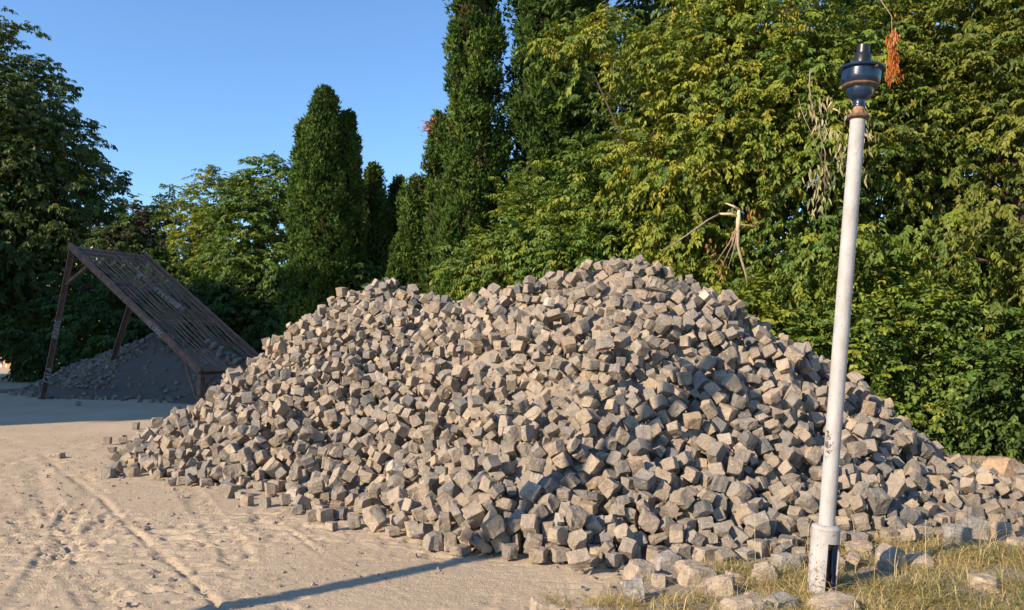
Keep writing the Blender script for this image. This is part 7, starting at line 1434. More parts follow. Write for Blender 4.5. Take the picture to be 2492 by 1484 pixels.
near_rail = part('side_rail', channel(scr(-0.01, 0), scr(1.0, 0), 0.10, 0.17, 0.014, side=wd), M['rust'])
part('side_rail', channel(scr(-0.01, 1), scr(1.0, 1), 0.10, 0.17, 0.014, side=-wd), M['rust'])
for b in (0.005, 0.045, 0.345, 0.615, 0.995):
    part('crossbar', channel(scr(b, 0.025, -0.05), scr(b, 0.975, -0.05), 0.06, 0.10, 0.012, side=sl), M['rust'])
rw = np.random.default_rng(9)
for k in range(32):
    a0 = 0.03 + 0.94 * (k + 0.5) / 32
    ph = rw.uniform(0, 6.28, 3); am = rw.normal(0, 0.006, 3)
    bs = np.linspace(0.0, 1.0, 40)
    sag = -0.035 * np.abs(np.sin(np.pi * bs / 0.31)) * rw.uniform(0.2, 1.5)
    path = [scr(b, a0 + am[0] * math.sin(4 * b + ph[0]) + am[1] * math.sin(11 * b + ph[1]) + am[2] * math.sin(23 * b + ph[2]), 0.02 + s) for b, s in zip(bs, sag)]
    tube_obj('grid_wire', path, 0.0095, M['rustdark'], screen, 5)
leg_dir = np.array((-0.86, 0.2, 0.0))
near_leg = part('leg', channel(TL + np.array((-14.18, 23.72, 0.0)) * 0 + np.array((-0.82, 0.22, -4.62)), TL + (0.05, 0, -0.12), 0.15, 0.16, 0.015, side=(0.55, -0.83, 0)), M['rust'])
part('leg', channel((-13.55, 25.95, 0.0), TR_ + (0.0, 0, -0.14), 0.15, 0.17, 0.015, side=(0.55, -0.83, 0)), M['rust'])
part('leg', channel((NB[0], NB[1], 0.0), NB - (0, 0, 0.08), 0.13, 0.15, 0.015, side=wd), M['rust'])
part('leg', channel((FB[0], FB[1], 0.0), FB - (0, 0, 0.08), 0.13, 0.15, 0.015, side=-wd), M['rust'])
part('brace', [beam(TL + (-0.13, 0.05, -1.16), scr(0.155, 0.0, -0.1), 0.07, 0.08)], M['rust'])
part('brace', [beam((NB[0] - 0.15, NB[1] + 0.1, 0.18), scr(0.90, 0.0, -0.1), 0.05, 0.06)], M['rust'])
part('brace', [beam(NB + (0.02, 0.05, -0.5), NB + wd * 0.5 + (0, 0, -0.1), 0.05, 0.06)], M['rust'])
part('brace', [beam(TR_ + (-0.2, 0.02, -1.16), scr(0.155, 1.0, -0.1), 0.07, 0.08)], M['rust'])


GLYPH = {'C': [[(0.9, 0.8), (0.6, 1.0), (0.2, 0.8), (0.05, 0.4), (0.3, 0.05), (0.85, 0.15)]], 'L': [[(0.15, 1.0), (0.1, 0.05), (0.8, 0.0)]], 'I': [[(0.4, 1.0), (0.4, 0.0)]],
         'P': [[(0.15, 0.0), (0.15, 0.95), (0.7, 1.0), (0.8, 0.65), (0.2, 0.5)]], 'O': [[(0.5, 1.0), (0.1, 0.7), (0.15, 0.2), (0.5, 0.0), (0.85, 0.3), (0.85, 0.75), (0.5, 1.0)]],
         'N': [[(0.1, 0.0), (0.15, 1.0), (0.75, 0.05), (0.85, 1.0)]], 'X': [[(0.05, 0.0), (0.9, 1.0)], [(0.1, 0.95), (0.85, 0.0)]], 'G': [[(0.9, 0.8), (0.5, 1.0), (0.1, 0.6), (0.3, 0.05), (0.85, 0.1), (0.8, 0.5), (0.5, 0.45)]],
         'A': [[(0.0, 0.0), (0.5, 1.0), (0.85, 0.0)], [(0.2, 0.4), (0.75, 0.4)]], 'F': [[(0.15, 0.0), (0.15, 1.0), (0.8, 1.0)], [(0.15, 0.55), (0.65, 0.55)]], 'S': [[(0.85, 0.85), (0.4, 1.0), (0.15, 0.7), (0.8, 0.35), (0.5, 0.0), (0.05, 0.15)]]}


def graffiti(text, origin, xdir, ydir, size, parent):
    """hand-sprayed lettering: flat ribbons of paint a few millimetres proud of the steel"""
    x = np.array(xdir, float); x /= np.linalg.norm(x)
    y = np.array(ydir, float); y = y - x * (x @ y); y /= np.linalg.norm(y)
    rr = np.random.default_rng(len(text) * 7)
    V = []; Q = []
    for k, ch in enumerate(text):
        for stroke in GLYPH[ch]:
            s = np.array(stroke) + rr.normal(0, 0.05, (len(stroke), 2))
            s = np.array([s[i] * (1 - u) + s[i + 1] * u for i in range(len(s) - 1) for u in (0, 0.5)] + [s[-1]])
            s[:, 0] = (s[:, 0] + 0.25 * s[:, 1]) * 0.62 + k * 0.78
            d = unit(np.gradient(s, axis=0)); n2 = np.stack([-d[:, 1], d[:, 0]], -1) * 0.05
            b = len(V)
            for i in range(len(s)):
                for sg in (-1, 1):
                    q = s[i] + sg * n2[i]
                    V.append(np.array(origin) + x * q[0] * size + y * q[1] * size)
            Q += [(b + 2 * i, b + 2 * i + 2, b + 2 * i + 3, b + 2 * i + 1) for i in range(len(s) - 1)]
    return obj('graffiti', np_mesh('graffiti', np.array(V), [np.array(Q, np.int32)]), M['paint'], parent)


rail_face = -wd * 0.054
graffiti('CLIPOC', scr(0.635, 0) + rail_face - nm * 0.07, sl, nm, 0.15, screen)
lb = TL + np.array((-0.82, 0.22, -4.62)); lt = TL + np.array((0.05, 0, -0.12))
ld = (lt - lb) / np.linalg.norm(lt - lb)
lside = np.array((0.55, -0.83, 0.0)); lside /= np.linalg.norm(lside)
lface = np.array((0.83, 0.55, 0.0))
for txt, s in (('NOXOS', 1.85), ('CAFA', 0.50)):
    graffiti(txt, lb + ld * s + lside * 0.085 + lface * 0.07, ld, -lface, 0.15, screen)

# setts caught on the grid
r8 = np.random.default_rng(31)
caught = [(0.255, 0.50, 'upper of the setts'), (0.275, 0.54, 'lower of the setts')] + \
         [(0.375 + 0.023 * k, 0.52 + 0.012 * k, '') for k in range(8)] + \
         [(0.80, 0.46, ''), (0.825, 0.50, ''), (0.845, 0.43, ''), (0.85, 0.55, ''), (0.875, 0.48, ''), (0.895, 0.54, ''), (0.90, 0.42, ''), (0.915, 0.60, ''), (0.925, 0.50, ''), (0.94, 0.64, ''), (0.95, 0.56, ''), (0.955, 0.72, '')]
mats = Matrix((Vector(sl), Vector(wd), Vector(nm))).transposed()
for k, (b, a, t) in enumerate(caught):
    P = hew(np.array([[0.135, 0.125, 0.115]]) * r8.uniform(0.85, 1.15), TV4, r8)[0]
    g = GREY[r8.integers(0, 4)] * 0.9
    o = obj('granite_sett', np_mesh('granite_sett', P, [TF4], np.repeat(g[None], len(TF4), 0) * r8.uniform(0.85, 1.15, (len(TF4), 1))), M['stone'])
    o.location = scr(b, a, 0.085)
    o.rotation_euler = (mats @ Matrix.Rotation(r8.uniform(-0.4, 0.4), 3, 'Z')).to_euler()
    if k < 2: lab = 'grey sett caught high on the screen, %s there' % ('upper of the two' if k == 0 else 'lower of the two')
    elif k < 10: lab = 'grey sett in the row caught halfway down the screen, %s from the top' % ORD[k - 2]
    else: lab = 'grey sett in the cluster at the screen bottom, %s from the top' % ORD[k - 10]
    tag(o, lab, 'paving stone', 'setts caught on the screen')

# heap of screened sand and setts behind the legs
HX = np.arange(-19.5, -5.5, 0.12); HY = np.arange(21.2, 31.5, 0.12)
HXX, HYY = np.meshgrid(HX, HY)


def back_heap(x, y):
    h = np.maximum.reduce([seg(x, y, (-12.3, 27.4, 2.05), (-11.0, 27.0, 1.95), 0.62), seg(x, y, (-12.3, 27.4, 2.05), (-14.8, 27.6, 1.15), 0.60),
                           seg(x, y, (-11.0, 27.0, 1.95), (-8.4, 24.0, 0.75), 0.52), seg(x, y, (-14.8, 27.6, 1.15), (-16.6, 27.5, 0.3), 0.5), seg(x, y, (-8.6, 22.8, 0.45), (-7.2, 21.9, 0.42), 0.4)])
    return h + 0.10 * fbm(x * 1.3, y * 1.3, 12, 4)


HZ = np.maximum(back_heap(HXX, HYY), -0.1)
J = np.arange(HXX.size).reshape(HXX.shape)
hq = np.stack([J[:-1, :-1], J[:-1, 1:], J[1:, 1:], J[1:, :-1]], -1).reshape(-1, 4)
hk = (HZ.ravel()[hq] > -0.09).any(axis=1)
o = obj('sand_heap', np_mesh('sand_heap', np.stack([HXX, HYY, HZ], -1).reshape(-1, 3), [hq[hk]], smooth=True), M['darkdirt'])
tag(o, kind='structure')
n = 6500
sx, sy = r8.uniform(-18.5, -6.5, n), r8.uniform(22, 29, n)
sh = back_heap(sx, sy)
den = np.where((sx < -12.6) & (sh > 0.25), 0.6, 0.05) + np.where((sh > 1.35), 0.4, 0) + np.where((sh > -0.3) & (sh < 0.12), 0.16, 0)
kp = (r8.random(n) < den) & (sh > -0.35)
sx, sy, sh = sx[kp], sy[kp], np.maximum(sh[kp], 0.0)
sz = r8.normal(0.105, 0.022, (len(sx), 1)) * r8.uniform(0.85, 1.15, (len(sx), 3))
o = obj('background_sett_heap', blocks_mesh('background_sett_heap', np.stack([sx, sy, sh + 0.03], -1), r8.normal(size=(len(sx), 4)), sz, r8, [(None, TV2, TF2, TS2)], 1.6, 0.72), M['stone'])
tag(o, 'grey setts strewn over the shaded sand heap under the screen', None, None, 'stuff')
for k, (x, y) in enumerate([(-13.9, 24.9), (-13.2, 24.6), (-12.6, 24.9), (-13.0, 25.3), (-11.6, 21.0), (-12.0, 24.7)]):
    P = hew(np.array([[0.14, 0.13, 0.12]]), TV4, r8)[0]
    o = obj('granite_sett', np_mesh('granite_sett', P, [TF4], np.repeat(GREY[k % 4][None], len(TF4), 0)), M['stone'], None, (x, y, 0.07))
    o.rotation_euler = (0, 0, r8.uniform(0, 3))
    tag(o, 'grey sett on the shaded ground by the screen legs, %s from the left' % ORD[k] if k != 4 else 'lone grey sett on the shaded sand in front of the screen', 'paving stone', 'setts by the screen')
# ------------------------------------------------------------------ foliage
def leaf_mesh_arrays(P, D, N, L, W, simple=False):
    """leaf blades folded along the midrib: P base, D direction, N facing, L length, W width"""
    D = unit(D); S = unit(np.cross(D, N)); N = np.cross(S, D)
    L = np.asarray(L)[:, None]; W = np.asarray(W)[:, None]
    if simple == 'tri':
        pts = [P - S * 0.5 * W, P + S * 0.5 * W, P + D * L]
        V = np.stack(pts, 1); k = 3
        f = np.array([(0, 1, 2)])
    elif simple:
        pts = [P, P + D * 0.45 * L + S * 0.5 * W + N * 0.10 * W, P + D * L - N * 0.12 * L, P + D * 0.45 * L - S * 0.5 * W + N * 0.10 * W]
        V = np.stack(pts, 1); k = 4
        f = np.array([(0, 1, 2), (0, 2, 3)])
    else:
        pts = [P, P + D * 0.30 * L + S * 0.46 * W + N * 0.16 * W, P + D * 0.62 * L + S * 0.40 * W + N * 0.10 * W - N * 0.05 * L, P + D * L - N * 0.16 * L,
               P + D * 0.62 * L - S * 0.40 * W + N * 0.10 * W - N * 0.05 * L, P + D * 0.30 * L - S * 0.46 * W + N * 0.16 * W]
        V = np.stack(pts, 1); k = 6
        f = np.array([(0, 1, 2, 3), (0, 3, 4, 5)])
    n = len(P)
    F = (f[None] + (np.arange(n) * k)[:, None, None]).reshape(-1, f.shape[1])
    return V.reshape(-1, 3), F


def palette(n, r, cols, wts, jitter=0.16):
    c = np.asarray(cols, float)[r.choice(len(cols), n, p=np.asarray(wts) / sum(wts))]
    return c * r.uniform(1 - jitter, 1 + jitter, (n, 1))


def lobes_in(center, radii, count, r, lr=(0.6, 1.1), surf=0.55, zmin=None):
    d = unit(r.normal(size=(count, 3)))
    m = r.uniform(surf, 0.95, (count, 1))
    c = np.asarray(center) + d * m * np.asarray(radii)
    if zmin is not None: c[:, 2] = np.maximum(c[:, 2], zmin)
    return c, r.uniform(*lr, count)


def shoots(centers, rad, per, r, tree_c, length, droop, front=0.35, flat=1.0):
    """shoot start points on the skin of the lobes with outward directions"""
    idx = np.repeat(np.arange(len(centers)), per)
    d = unit(r.normal(size=(len(idx), 3)))
    out = unit(centers[idx] - tree_c + 1e-6)
    d = unit(d + out * 0.7)
    # shoots that only face away from the yard carry fewer leaves
    k = (d[:, 1] < 0.55) | (r.random(len(idx)) < front)
    idx, d = idx[k], d[k]
    P = centers[idx] + d * (rad[idx] * r.uniform(0.55, 1.0, len(idx)))[:, None] * np.array((1, 1, flat))
    D = unit(d + r.normal(0, 0.35, d.shape) + np.array((0, 0, 0.25)))
    return P, D, r.uniform(0.7, 1.3, len(idx)) * length


def sprays(P, D, Ls, r, nleaf, leaflets, ll, lw, droop, hang, spread=0.55):
    """compound leaves along drooping shoots -> base, direction, normal, length, width, shoot id"""
    n = len(P)
    t = (np.arange(nleaf) + 0.5)[None, :] / nleaf * np.ones((n, 1)) + r.uniform(-0.4, 0.4, (n, nleaf)) / nleaf
    base = P[:, None] + D[:, None] * (t * Ls[:, None])[..., None]
    base[..., 2] -= droop * (t ** 2) * Ls[:, None]
    az = r.uniform(0, 2 * np.pi, (n, nleaf))
    side = np.stack([np.cos(az), np.sin(az), np.zeros_like(az)], -1)
    rd = unit(side * spread + D[:, None] * 0.7 + np.array((0, 0, -hang * 0.5)))
    B = base.reshape(-1, 3); RD = rd.reshape(-1, 3)
    sid = np.repeat(np.arange(n), nleaf)
    m = len(B)
    Pl = []; Dl = []; Nl = []; Sl = []
    across = unit(np.cross(RD, np.array((0, 0, 1.0)) + 0 * RD))
    for k in range(leaflets):
        s = (k % 2) * 2 - 1 if k < leaflets - 1 else 0
        along = 0.35 + 0.65 * (k // 2 + 0.5) / max(1, leaflets // 2) if k < leaflets - 1 else 1.0
        Pl.append(B + RD * (along * ll * 1.3) - np.array((0, 0, 1.0)) * (along ** 2 * ll * 0.35 * hang))
        Dl.append(unit(RD * 0.7 + across * s * 0.9 + np.array((0, 0, -hang)) + r.normal(0, 0.25, (m, 3))))
        Nl.append(unit(np.array((0, 0, 1.0)) * 0.8 + RD * 0.55 + r.normal(0, 0.4, (m, 3))))
        Sl.append(sid)
    Pl, Dl, Nl, Sl = [np.concatenate(a) for a in (Pl, Dl, Nl, Sl)]
    q = len(Pl)
    L = ll * r.uniform(0.7, 1.25, q); W = lw * r.uniform(0.75, 1.2, q)
    return Pl, Dl, Nl, L, W, Sl


def trunk_obj(root, base, top, r0, r1, limbs, r, mat=None):
    path = [np.array(base) + (np.array(top) - np.array(base)) * t + np.array((r.normal(0, 0.05), r.normal(0, 0.05), 0)) * (t > 0) for t in np.linspace(0, 1, 6)]
    tube_obj('trunk', path, np.linspace(r0, r1, 6), mat or M['bark'], root, 10)
    for c in limbs:
        t = r.uniform(0.3, 0.8)
        s = path[0] + (path[-1] - path[0]) * t
        c = np.asarray(c, float)
        mid = (s + c) / 2 + np.array((r.normal(0, 0.15), r.normal(0, 0.15), 0.25))
        pts = [s * (1 - u) ** 2 + 2 * mid * u * (1 - u) + c * u * u for u in np.linspace(0, 1, 7)]
        tube_obj('branch', pts, np.linspace(r0 * r.uniform(0.15, 0.42), 0.008, 7), mat or M['bark'], root, 7)


def broadleaf(name, label, cat, base, crown, count, r, lr, per, length, nleaf, leaflets, ll, lw, cols, wts, droop=0.5, hang=0.7, trunk_r=0.16, trunk_top=None,
              simple=True, limbs=6, surf=0.5, extra=None, zmin=0.3, group=None, spread=0.55, fill=0.35, flat=1.0, gaps=False):
    c, rad = np.array(crown[0], float), np.array(crown[1], float)
    root = empty(name, (base[0], base[1], base[2] if len(base) > 2 else 0.0))
    tag(root, label, cat, group)
    L, lrd = lobes_in(c, rad, count, r, lr, surf, zmin)
    if extra is not None:
        L = np.concatenate([L, np.array([e[:3] for e in extra], float)]); lrd = np.concatenate([lrd, np.array([e[3] for e in extra], float)])
    P, D, Ls = shoots(L, lrd, per, r, c, length, droop, 0.35, flat)
    if gaps:
        # bays between the boughs
        g = vnoise(P[:, 0] * 0.95 + 0.5 * P[:, 1], P[:, 2] * 1.25, 77) + 0.4 * vnoise(P[:, 0] * 3.1, P[:, 2] * 3.3 + P[:, 1], 78) > -0.09
        P, D, Ls = P[g], D[g], Ls[g]
    Pl, Dl, Nl, le, wi, sid = sprays(P, D, Ls, r, nleaf, leaflets, ll, lw, droop, hang, spread)
    if fill:
        # leaves deeper inside the crown
        n = int(len(P) * fill)
        d = unit(r.normal(size=(n, 3))) * r.uniform(0.2, 0.75, (n, 1)) * rad
        P2 = c + d
        P2[:, 2] = np.maximum(P2[:, 2], zmin)
        b = sprays(P2, unit(d + r.normal(0, 0.5, d.shape)), np.full(n, length), r, nleaf, leaflets, ll, lw, droop, hang, spread)
        Pl, Dl, Nl, le, wi = [np.concatenate([x, y]) for x, y in zip((Pl, Dl, Nl, le, wi), b[:5])]
        sid = np.concatenate([sid, b[5] + len(P)])
    V, F = leaf_mesh_arrays(Pl, Dl, Nl, le, wi, simple)
    shoot_tone = palette(int(sid.max()) + 1, r, cols, wts, 0.12)
    tint = shoot_tone[sid] * r.uniform(0.8, 1.2, (len(sid), 1))
    tint = np.repeat(tint, 2, 0)
    o = obj('crown', np_mesh('crown', V, [F], tint), M['leaf'], root)
    tag(o, kind='stuff')
    top = trunk_top or (c[0], c[1], c[2] + rad[2] * 0.5)
    trunk_obj(root, (base[0], base[1], (base[2] if len(base) > 2 else 0.0) - 0.1), top, trunk_r, trunk_r * 0.3, L[r.permutation(len(L))[:limbs]], r)
    return root, L, lrd


YG = [(0.215, 0.240, 0.030), (0.162, 0.204, 0.028), (0.100, 0.150, 0.026), (0.285, 0.268, 0.034)]
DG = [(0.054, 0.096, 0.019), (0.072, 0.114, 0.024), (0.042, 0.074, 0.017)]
MG = [(0.125, 0.190, 0.034), (0.098, 0.160, 0.030), (0.165, 0.220, 0.038)]
YE = [(0.255, 0.262, 0.032), (0.200, 0.235, 0.032), (0.150, 0.195, 0.032)]
PU = [(0.052, 0.036, 0.028), (0.060, 0.052, 0.030), (0.045, 0.062, 0.022)]


def thuja(name, label, base, stems, r, n_tuft=7000, size=0.10, group='columnar arborvitae', cols=None):
    """columns of upright arborvitae: stems = (dx, dy, height, radius)"""
    root = empty(name, (base[0], base[1], 0.0))
    tag(root, label, 'tree', group)
    Vs = []; Fs = []; Ts = []; off = 0
    for dx, dy, h, rad in stems:
        tube_obj('trunk', [(base[0] + dx, base[1] + dy, z) for z in (-0.1, h * 0.4, h * 0.92)], (0.13, 0.09, 0.02), M['bark'], root, 7)
        n = int(n_tuft * h * rad / 8.0)
        # lumps on the column
        nl = int(60 * h * rad)
        lz = r.uniform(0.0, 1.0, nl) ** 0.85 * h; la = r.uniform(0, 2 * np.pi, nl); lR = r.uniform(0.16, 0.36, nl) * (0.6 + 0.45 * rad)
        def prof(z):
            t = np.clip(z / h, 0, 1)
            return rad * np.where(t < 0.12, 0.80 + 1.6 * t, np.clip(1.0 - ((np.maximum(t, 0.12) - 0.12) / 0.88) ** 2.0, 0.0, 1) ** 0.72) + 0.02
        k = r.integers(0, nl, n)
        d = unit(r.normal(size=(n, 3)))
        lk = r.uniform(0.55, 1.12, nl)
        lc = np.stack([np.cos(la) * prof(lz) * lk, np.sin(la) * prof(lz) * lk, lz], -1)
        od = np.stack([np.cos(la), np.sin(la), 0.15 + 0 * la], -1)
        d = unit(d + 0.75 * od[k])
        sc = np.minimum(lR[k], prof(lz)[k] + 0.12)
        P = lc[k] + d * sc[:, None] * r.uniform(0.55, 1.18, (n, 1)) * np.array((1, 1, 1.35))
        P[:, 2] = np.clip(P[:, 2], 0.02, h + 0.15)
        D = unit(d * 0.6 + np.array((0, 0, 0.9)) + r.normal(0, 0.3, (n, 3)))
        # each tuft is a fan of three flat sprays
        for f in range(3):
            Df = unit(D + r.normal(0, 0.38, (n, 3)))
            Nf = unit(d + r.normal(0, 0.6, (n, 3)))
            V, F = leaf_mesh_arrays(P + np.array((base[0] + dx, base[1] + dy, 0)), Df, Nf, size * r.uniform(0.7, 1.3, n), size * 0.55 * r.uniform(0.7, 1.3, n), 'tri')
            Vs.append(V); Fs.append(F + off); off += len(V)
            lump = palette(nl, np.random.default_rng(nl + int(h * 10)), cols or [(0.068, 0.118, 0.024), (0.090, 0.136, 0.026), (0.048, 0.088, 0.020), (0.085, 0.080, 0.032)], [3, 2, 2, 0.35], 0.2)
            Ts.append(lump[k] * r.uniform(0.88, 1.12, (n, 1)))
        # inner twigs close the column
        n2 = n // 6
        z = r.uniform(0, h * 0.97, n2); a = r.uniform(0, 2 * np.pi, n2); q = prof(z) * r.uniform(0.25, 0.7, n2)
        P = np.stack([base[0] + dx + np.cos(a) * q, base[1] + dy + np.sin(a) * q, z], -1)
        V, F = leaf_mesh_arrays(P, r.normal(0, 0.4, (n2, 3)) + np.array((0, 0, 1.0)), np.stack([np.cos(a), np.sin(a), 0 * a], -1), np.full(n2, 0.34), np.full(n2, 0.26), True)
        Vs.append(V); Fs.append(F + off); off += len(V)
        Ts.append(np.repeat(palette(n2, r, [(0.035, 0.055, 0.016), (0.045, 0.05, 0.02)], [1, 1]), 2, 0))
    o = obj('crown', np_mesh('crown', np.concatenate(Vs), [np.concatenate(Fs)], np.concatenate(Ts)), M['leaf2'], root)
    tag(o, kind='stuff')
    return root


def copy_thing(root, loc, rotz, label, scale=1.0):
    """a copy of a thing with copies of its parts, mesh data shared"""
    c = root.copy(); COL.objects.link(c)
    c.location = loc; c.rotation_euler = (0, 0, rotz); c.scale = (scale, scale, scale); c['label'] = label
    for ch in list(root.children):
        d = ch.copy(); COL.objects.link(d); d.parent = c; d.matrix_parent_inverse = Matrix.Translation(-Vector(root.location))
    return c


rt = np.random.default_rng(101)
# --- the arborvitae columns
thuja('arborvitae_tree', 'tall triple-topped arborvitae standing alone against the sky left of the heap saddle', (-5.35, 22.0), [(0.05, -0.25, 8.75, 0.66), (-0.52, 0.1, 8.1, 0.48), (0.58, 0.3, 8.25, 0.44)], rt, 27000)
thuja('arborvitae_tree', 'slim dark arborvitae with a sunlit right edge beside the tall triple one', (-4.3, 24.0), [(0, 0, 7.1, 0.50)], rt, 20000)
thuja('arborvitae_tree', 'small dark arborvitae half hidden between two low columns', (-3.6, 24.5), [(0, 0, 6.8, 0.42)], rt, 20000)
thuja('arborvitae_tree', 'low bushy arborvitae with pointed top above the heap saddle', (-2.6, 20.5), [(0.05, 0, 5.95, 0.55), (-0.35, -0.1, 4.2, 0.42)], rt, 27000)
thuja('arborvitae_tree', 'narrow arborvitae with a browned tip hugging the tall one', (-1.72, 18.6), [(0, 0, 7.1, 0.34)], rt, 27000)
tall = thuja('arborvitae_tree', 'very tall arborvitae cut by the top edge, left one of two', (-0.85, 18.0), [(0, 0, 12.4, 0.64), (-0.2, -0.25, 7.5, 0.45)], rt, 27000)
copy_thing(tall, (0.66, 18.0, 0), 2.3, 'very tall arborvitae cut by the top edge, right one of two', 1.08)
copy_thing(tall, (1.85, 18.9, 0), 4.0, 'deeply shaded arborvitae behind the maple edge', 0.95)
# browned tip of the narrow one is a real tuft
tuft = bpy.data.objects.get('arborvitae_tree.004')
n = 60
V, F = leaf_mesh_arrays(np.array((-1.98, 18.45, 6.85)) + rt.normal(0, 0.09, (n, 3)), rt.normal(0, 0.5, (n, 3)) + np.array((-0.7, 0, 0.3)), rt.normal(size=(n, 3)), np.full(n, 0.14), np.full(n, 0.03), True)
tag(obj('brown_tip', np_mesh('brown_tip', V, [F], np.repeat(palette(n, rt, [(0.35, 0.15, 0.07)], [1]), 2, 0)), M['leaf2'], tuft), 'dried orange-brown tip', None, None, 'stuff')

# --- left: the big willow-leaved tree and its neighbours
broadleaf('broadleaf_tree', 'huge dark green tree towering at the left edge', 'tree', (-25.0, 40.0), ((-26.4, 40.0, 9.2), (5.8, 5.0, 8.2)), 105, rt, (1.3, 2.0), 44, 0.45, 5, 5, 0.23, 0.115,
          [(0.072, 0.104, 0.026), (0.105, 0.130, 0.030), (0.048, 0.078, 0.022)], [3, 2, 3], 0.5, 0.8, 0.55, (-25.4, 40, 14), True, 10, 0.5, zmin=3.0,
          extra=[(-20.6, 39, 6.8, 1.7), (-20.6, 38.6, 4.6, 1.8), (-21.6, 39, 9.6, 1.7), (-22.6, 39, 12.0, 1.7), (-23.4, 39, 13.6, 1.6), (-26.8, 39, 17.0, 1.4), (-24.5, 39.2, 15.0, 1.4)], fill=0.5)
broadleaf('plum_tree', 'purple-leaved tree between the huge dark tree and the yellowish one', 'tree', (-15.6, 33.5), ((-15.4, 33.5, 4.4), (1.9, 1.4, 3.4)), 22, rt, (0.7, 1.1), 26, 0.9, 8, 5, 0.19, 0.085, PU + DG, [1, 2, 2, 2, 2, 1], simple=True, zmin=1.0)
broadleaf('ash_tree', 'yellowing slender tree right of the purple one', 'tree', (-12.4, 31.5), ((-12.3, 31.5, 4.9), (1.2, 1.0, 2.8)), 26, rt, (0.45, 0.75), 24, 0.7, 7, 7, 0.13, 0.05, YE, [3, 3, 2], simple=True, zmin=1.0,
          extra=[(-12.1, 31.5, 8.3, 0.35), (-12.0, 31.5, 7.8, 0.45), (-12.9, 31.5, 7.6, 0.35), (-13.5, 31.5, 6.9, 0.35), (-11.2, 31.5, 7.1, 0.35)])
broadleaf('walnut_tree', 'leafy light green tree touching the tall triple arborvitae', 'tree', (-9.3, 28.6), ((-9.2, 28.6, 5.0), (1.25, 1.1, 3.0)), 28, rt, (0.45, 0.8), 24, 0.7, 7, 7, 0.16, 0.065, MG, [2, 2, 2], simple=True, zmin=1.0,
          extra=[(-9.1, 28.5, 8.0, 0.4), (-8.3, 28.5, 7.3, 0.5), (-8.6, 28.5, 7.7, 0.4)])
broadleaf('poplar_tree', 'thin yellow-leaved tree glimpsed behind the arborvitae columns', 'tree', (-5.3, 27.5), ((-5.2, 27.5, 5.4), (0.65, 0.6, 2.5)), 14, rt, (0.3, 0.5), 26, 0.7, 7, 5, 0.13, 0.06, [(0.24, 0.21, 0.04), (0.17, 0.18, 0.035)], [1, 1], simple=True, zmin=1.2)
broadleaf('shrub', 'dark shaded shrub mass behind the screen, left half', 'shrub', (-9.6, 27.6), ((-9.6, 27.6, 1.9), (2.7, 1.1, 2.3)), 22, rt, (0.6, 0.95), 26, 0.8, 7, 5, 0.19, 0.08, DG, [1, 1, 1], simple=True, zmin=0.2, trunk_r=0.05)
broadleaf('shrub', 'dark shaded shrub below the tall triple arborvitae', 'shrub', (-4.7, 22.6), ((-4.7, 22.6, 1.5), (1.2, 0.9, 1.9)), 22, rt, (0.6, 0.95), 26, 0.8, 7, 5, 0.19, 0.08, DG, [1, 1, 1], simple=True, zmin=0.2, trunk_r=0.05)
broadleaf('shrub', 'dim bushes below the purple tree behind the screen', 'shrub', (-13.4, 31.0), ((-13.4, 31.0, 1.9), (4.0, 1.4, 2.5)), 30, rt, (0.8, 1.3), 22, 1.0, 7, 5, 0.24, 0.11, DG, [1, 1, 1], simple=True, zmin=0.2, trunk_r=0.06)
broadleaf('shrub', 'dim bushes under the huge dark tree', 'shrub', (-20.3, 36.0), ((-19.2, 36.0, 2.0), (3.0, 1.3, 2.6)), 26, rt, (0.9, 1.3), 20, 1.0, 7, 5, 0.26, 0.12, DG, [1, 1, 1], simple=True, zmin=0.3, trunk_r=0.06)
broadleaf('shrub', 'low green bush growing out right behind the heap saddle', 'shrub', (-1.3, 15.2), ((-1.3, 15.2, 1.5), (0.7, 0.6, 0.9)), 12, rt, (0.3, 0.5), 34, 0.45, 8, 5, 0.12, 0.055, MG, [1, 1, 1], zmin=0.2, trunk_r=0.04)

# --- the box elders filling the right half
BE = dict(length=0.75, nleaf=10, leaflets=5, ll=0.098, lw=0.046, droop=0.5, hang=0.8, gaps=True)
broadleaf('box_elder_sapling', 'young box elder thicket below the two very tall arborvitae', 'tree', (0.0, 15.6), ((0.0, 15.6, 2.7), (0.75, 0.9, 2.2)), 26, rt, (0.35, 0.6), 34, cols=YG[:3] + MG[:1], wts=[2, 3, 2, 2], trunk_r=0.06, zmin=0.6, **BE)
broadleaf('box_elder_sapling', 'taller box elder sapling between the thicket and the big maples', 'tree', (1.45, 14.6), ((1.45, 14.7, 2.9), (0.9, 0.9, 2.2)), 24, rt, (0.4, 0.65), 34, cols=MG + YG[:1], wts=[2, 2, 2, 1], trunk_r=0.06, zmin=0.6, **BE)
treeA, LA, rA = broadleaf('box_elder_tree', 'big box elder with yellow seed bunches behind the heap peak', 'tree', (3.3, 14.4), ((3.8, 14.0, 5.2), (1.35, 1.9, 3.9)), 84, rt, (0.4, 0.85), 34, cols=YG, wts=[3, 3, 2, 1.6], extra=[(0.75, 13.2, 6.6, 0.16), (1.2, 13.2, 6.75, 0.22), (1.7, 13.2, 6.85, 0.3)], trunk_r=0.2, zmin=1.2, limbs=20, surf=0.45, flat=0.5, fill=0.22, **BE)
treeB, LB, rB = broadleaf('box_elder_tree', 'big box elder directly behind the lamp post', 'tree', (5.6, 13.6), ((5.5, 13.2, 4.6), (2.0, 1.9, 4.6)), 96, rt, (0.4, 0.85), 34, cols=YG[:3] + MG, wts=[2, 3, 2, 1, 2, 1], trunk_r=0.2, zmin=0.9, limbs=20, surf=0.45, flat=0.5, fill=0.22, **BE)
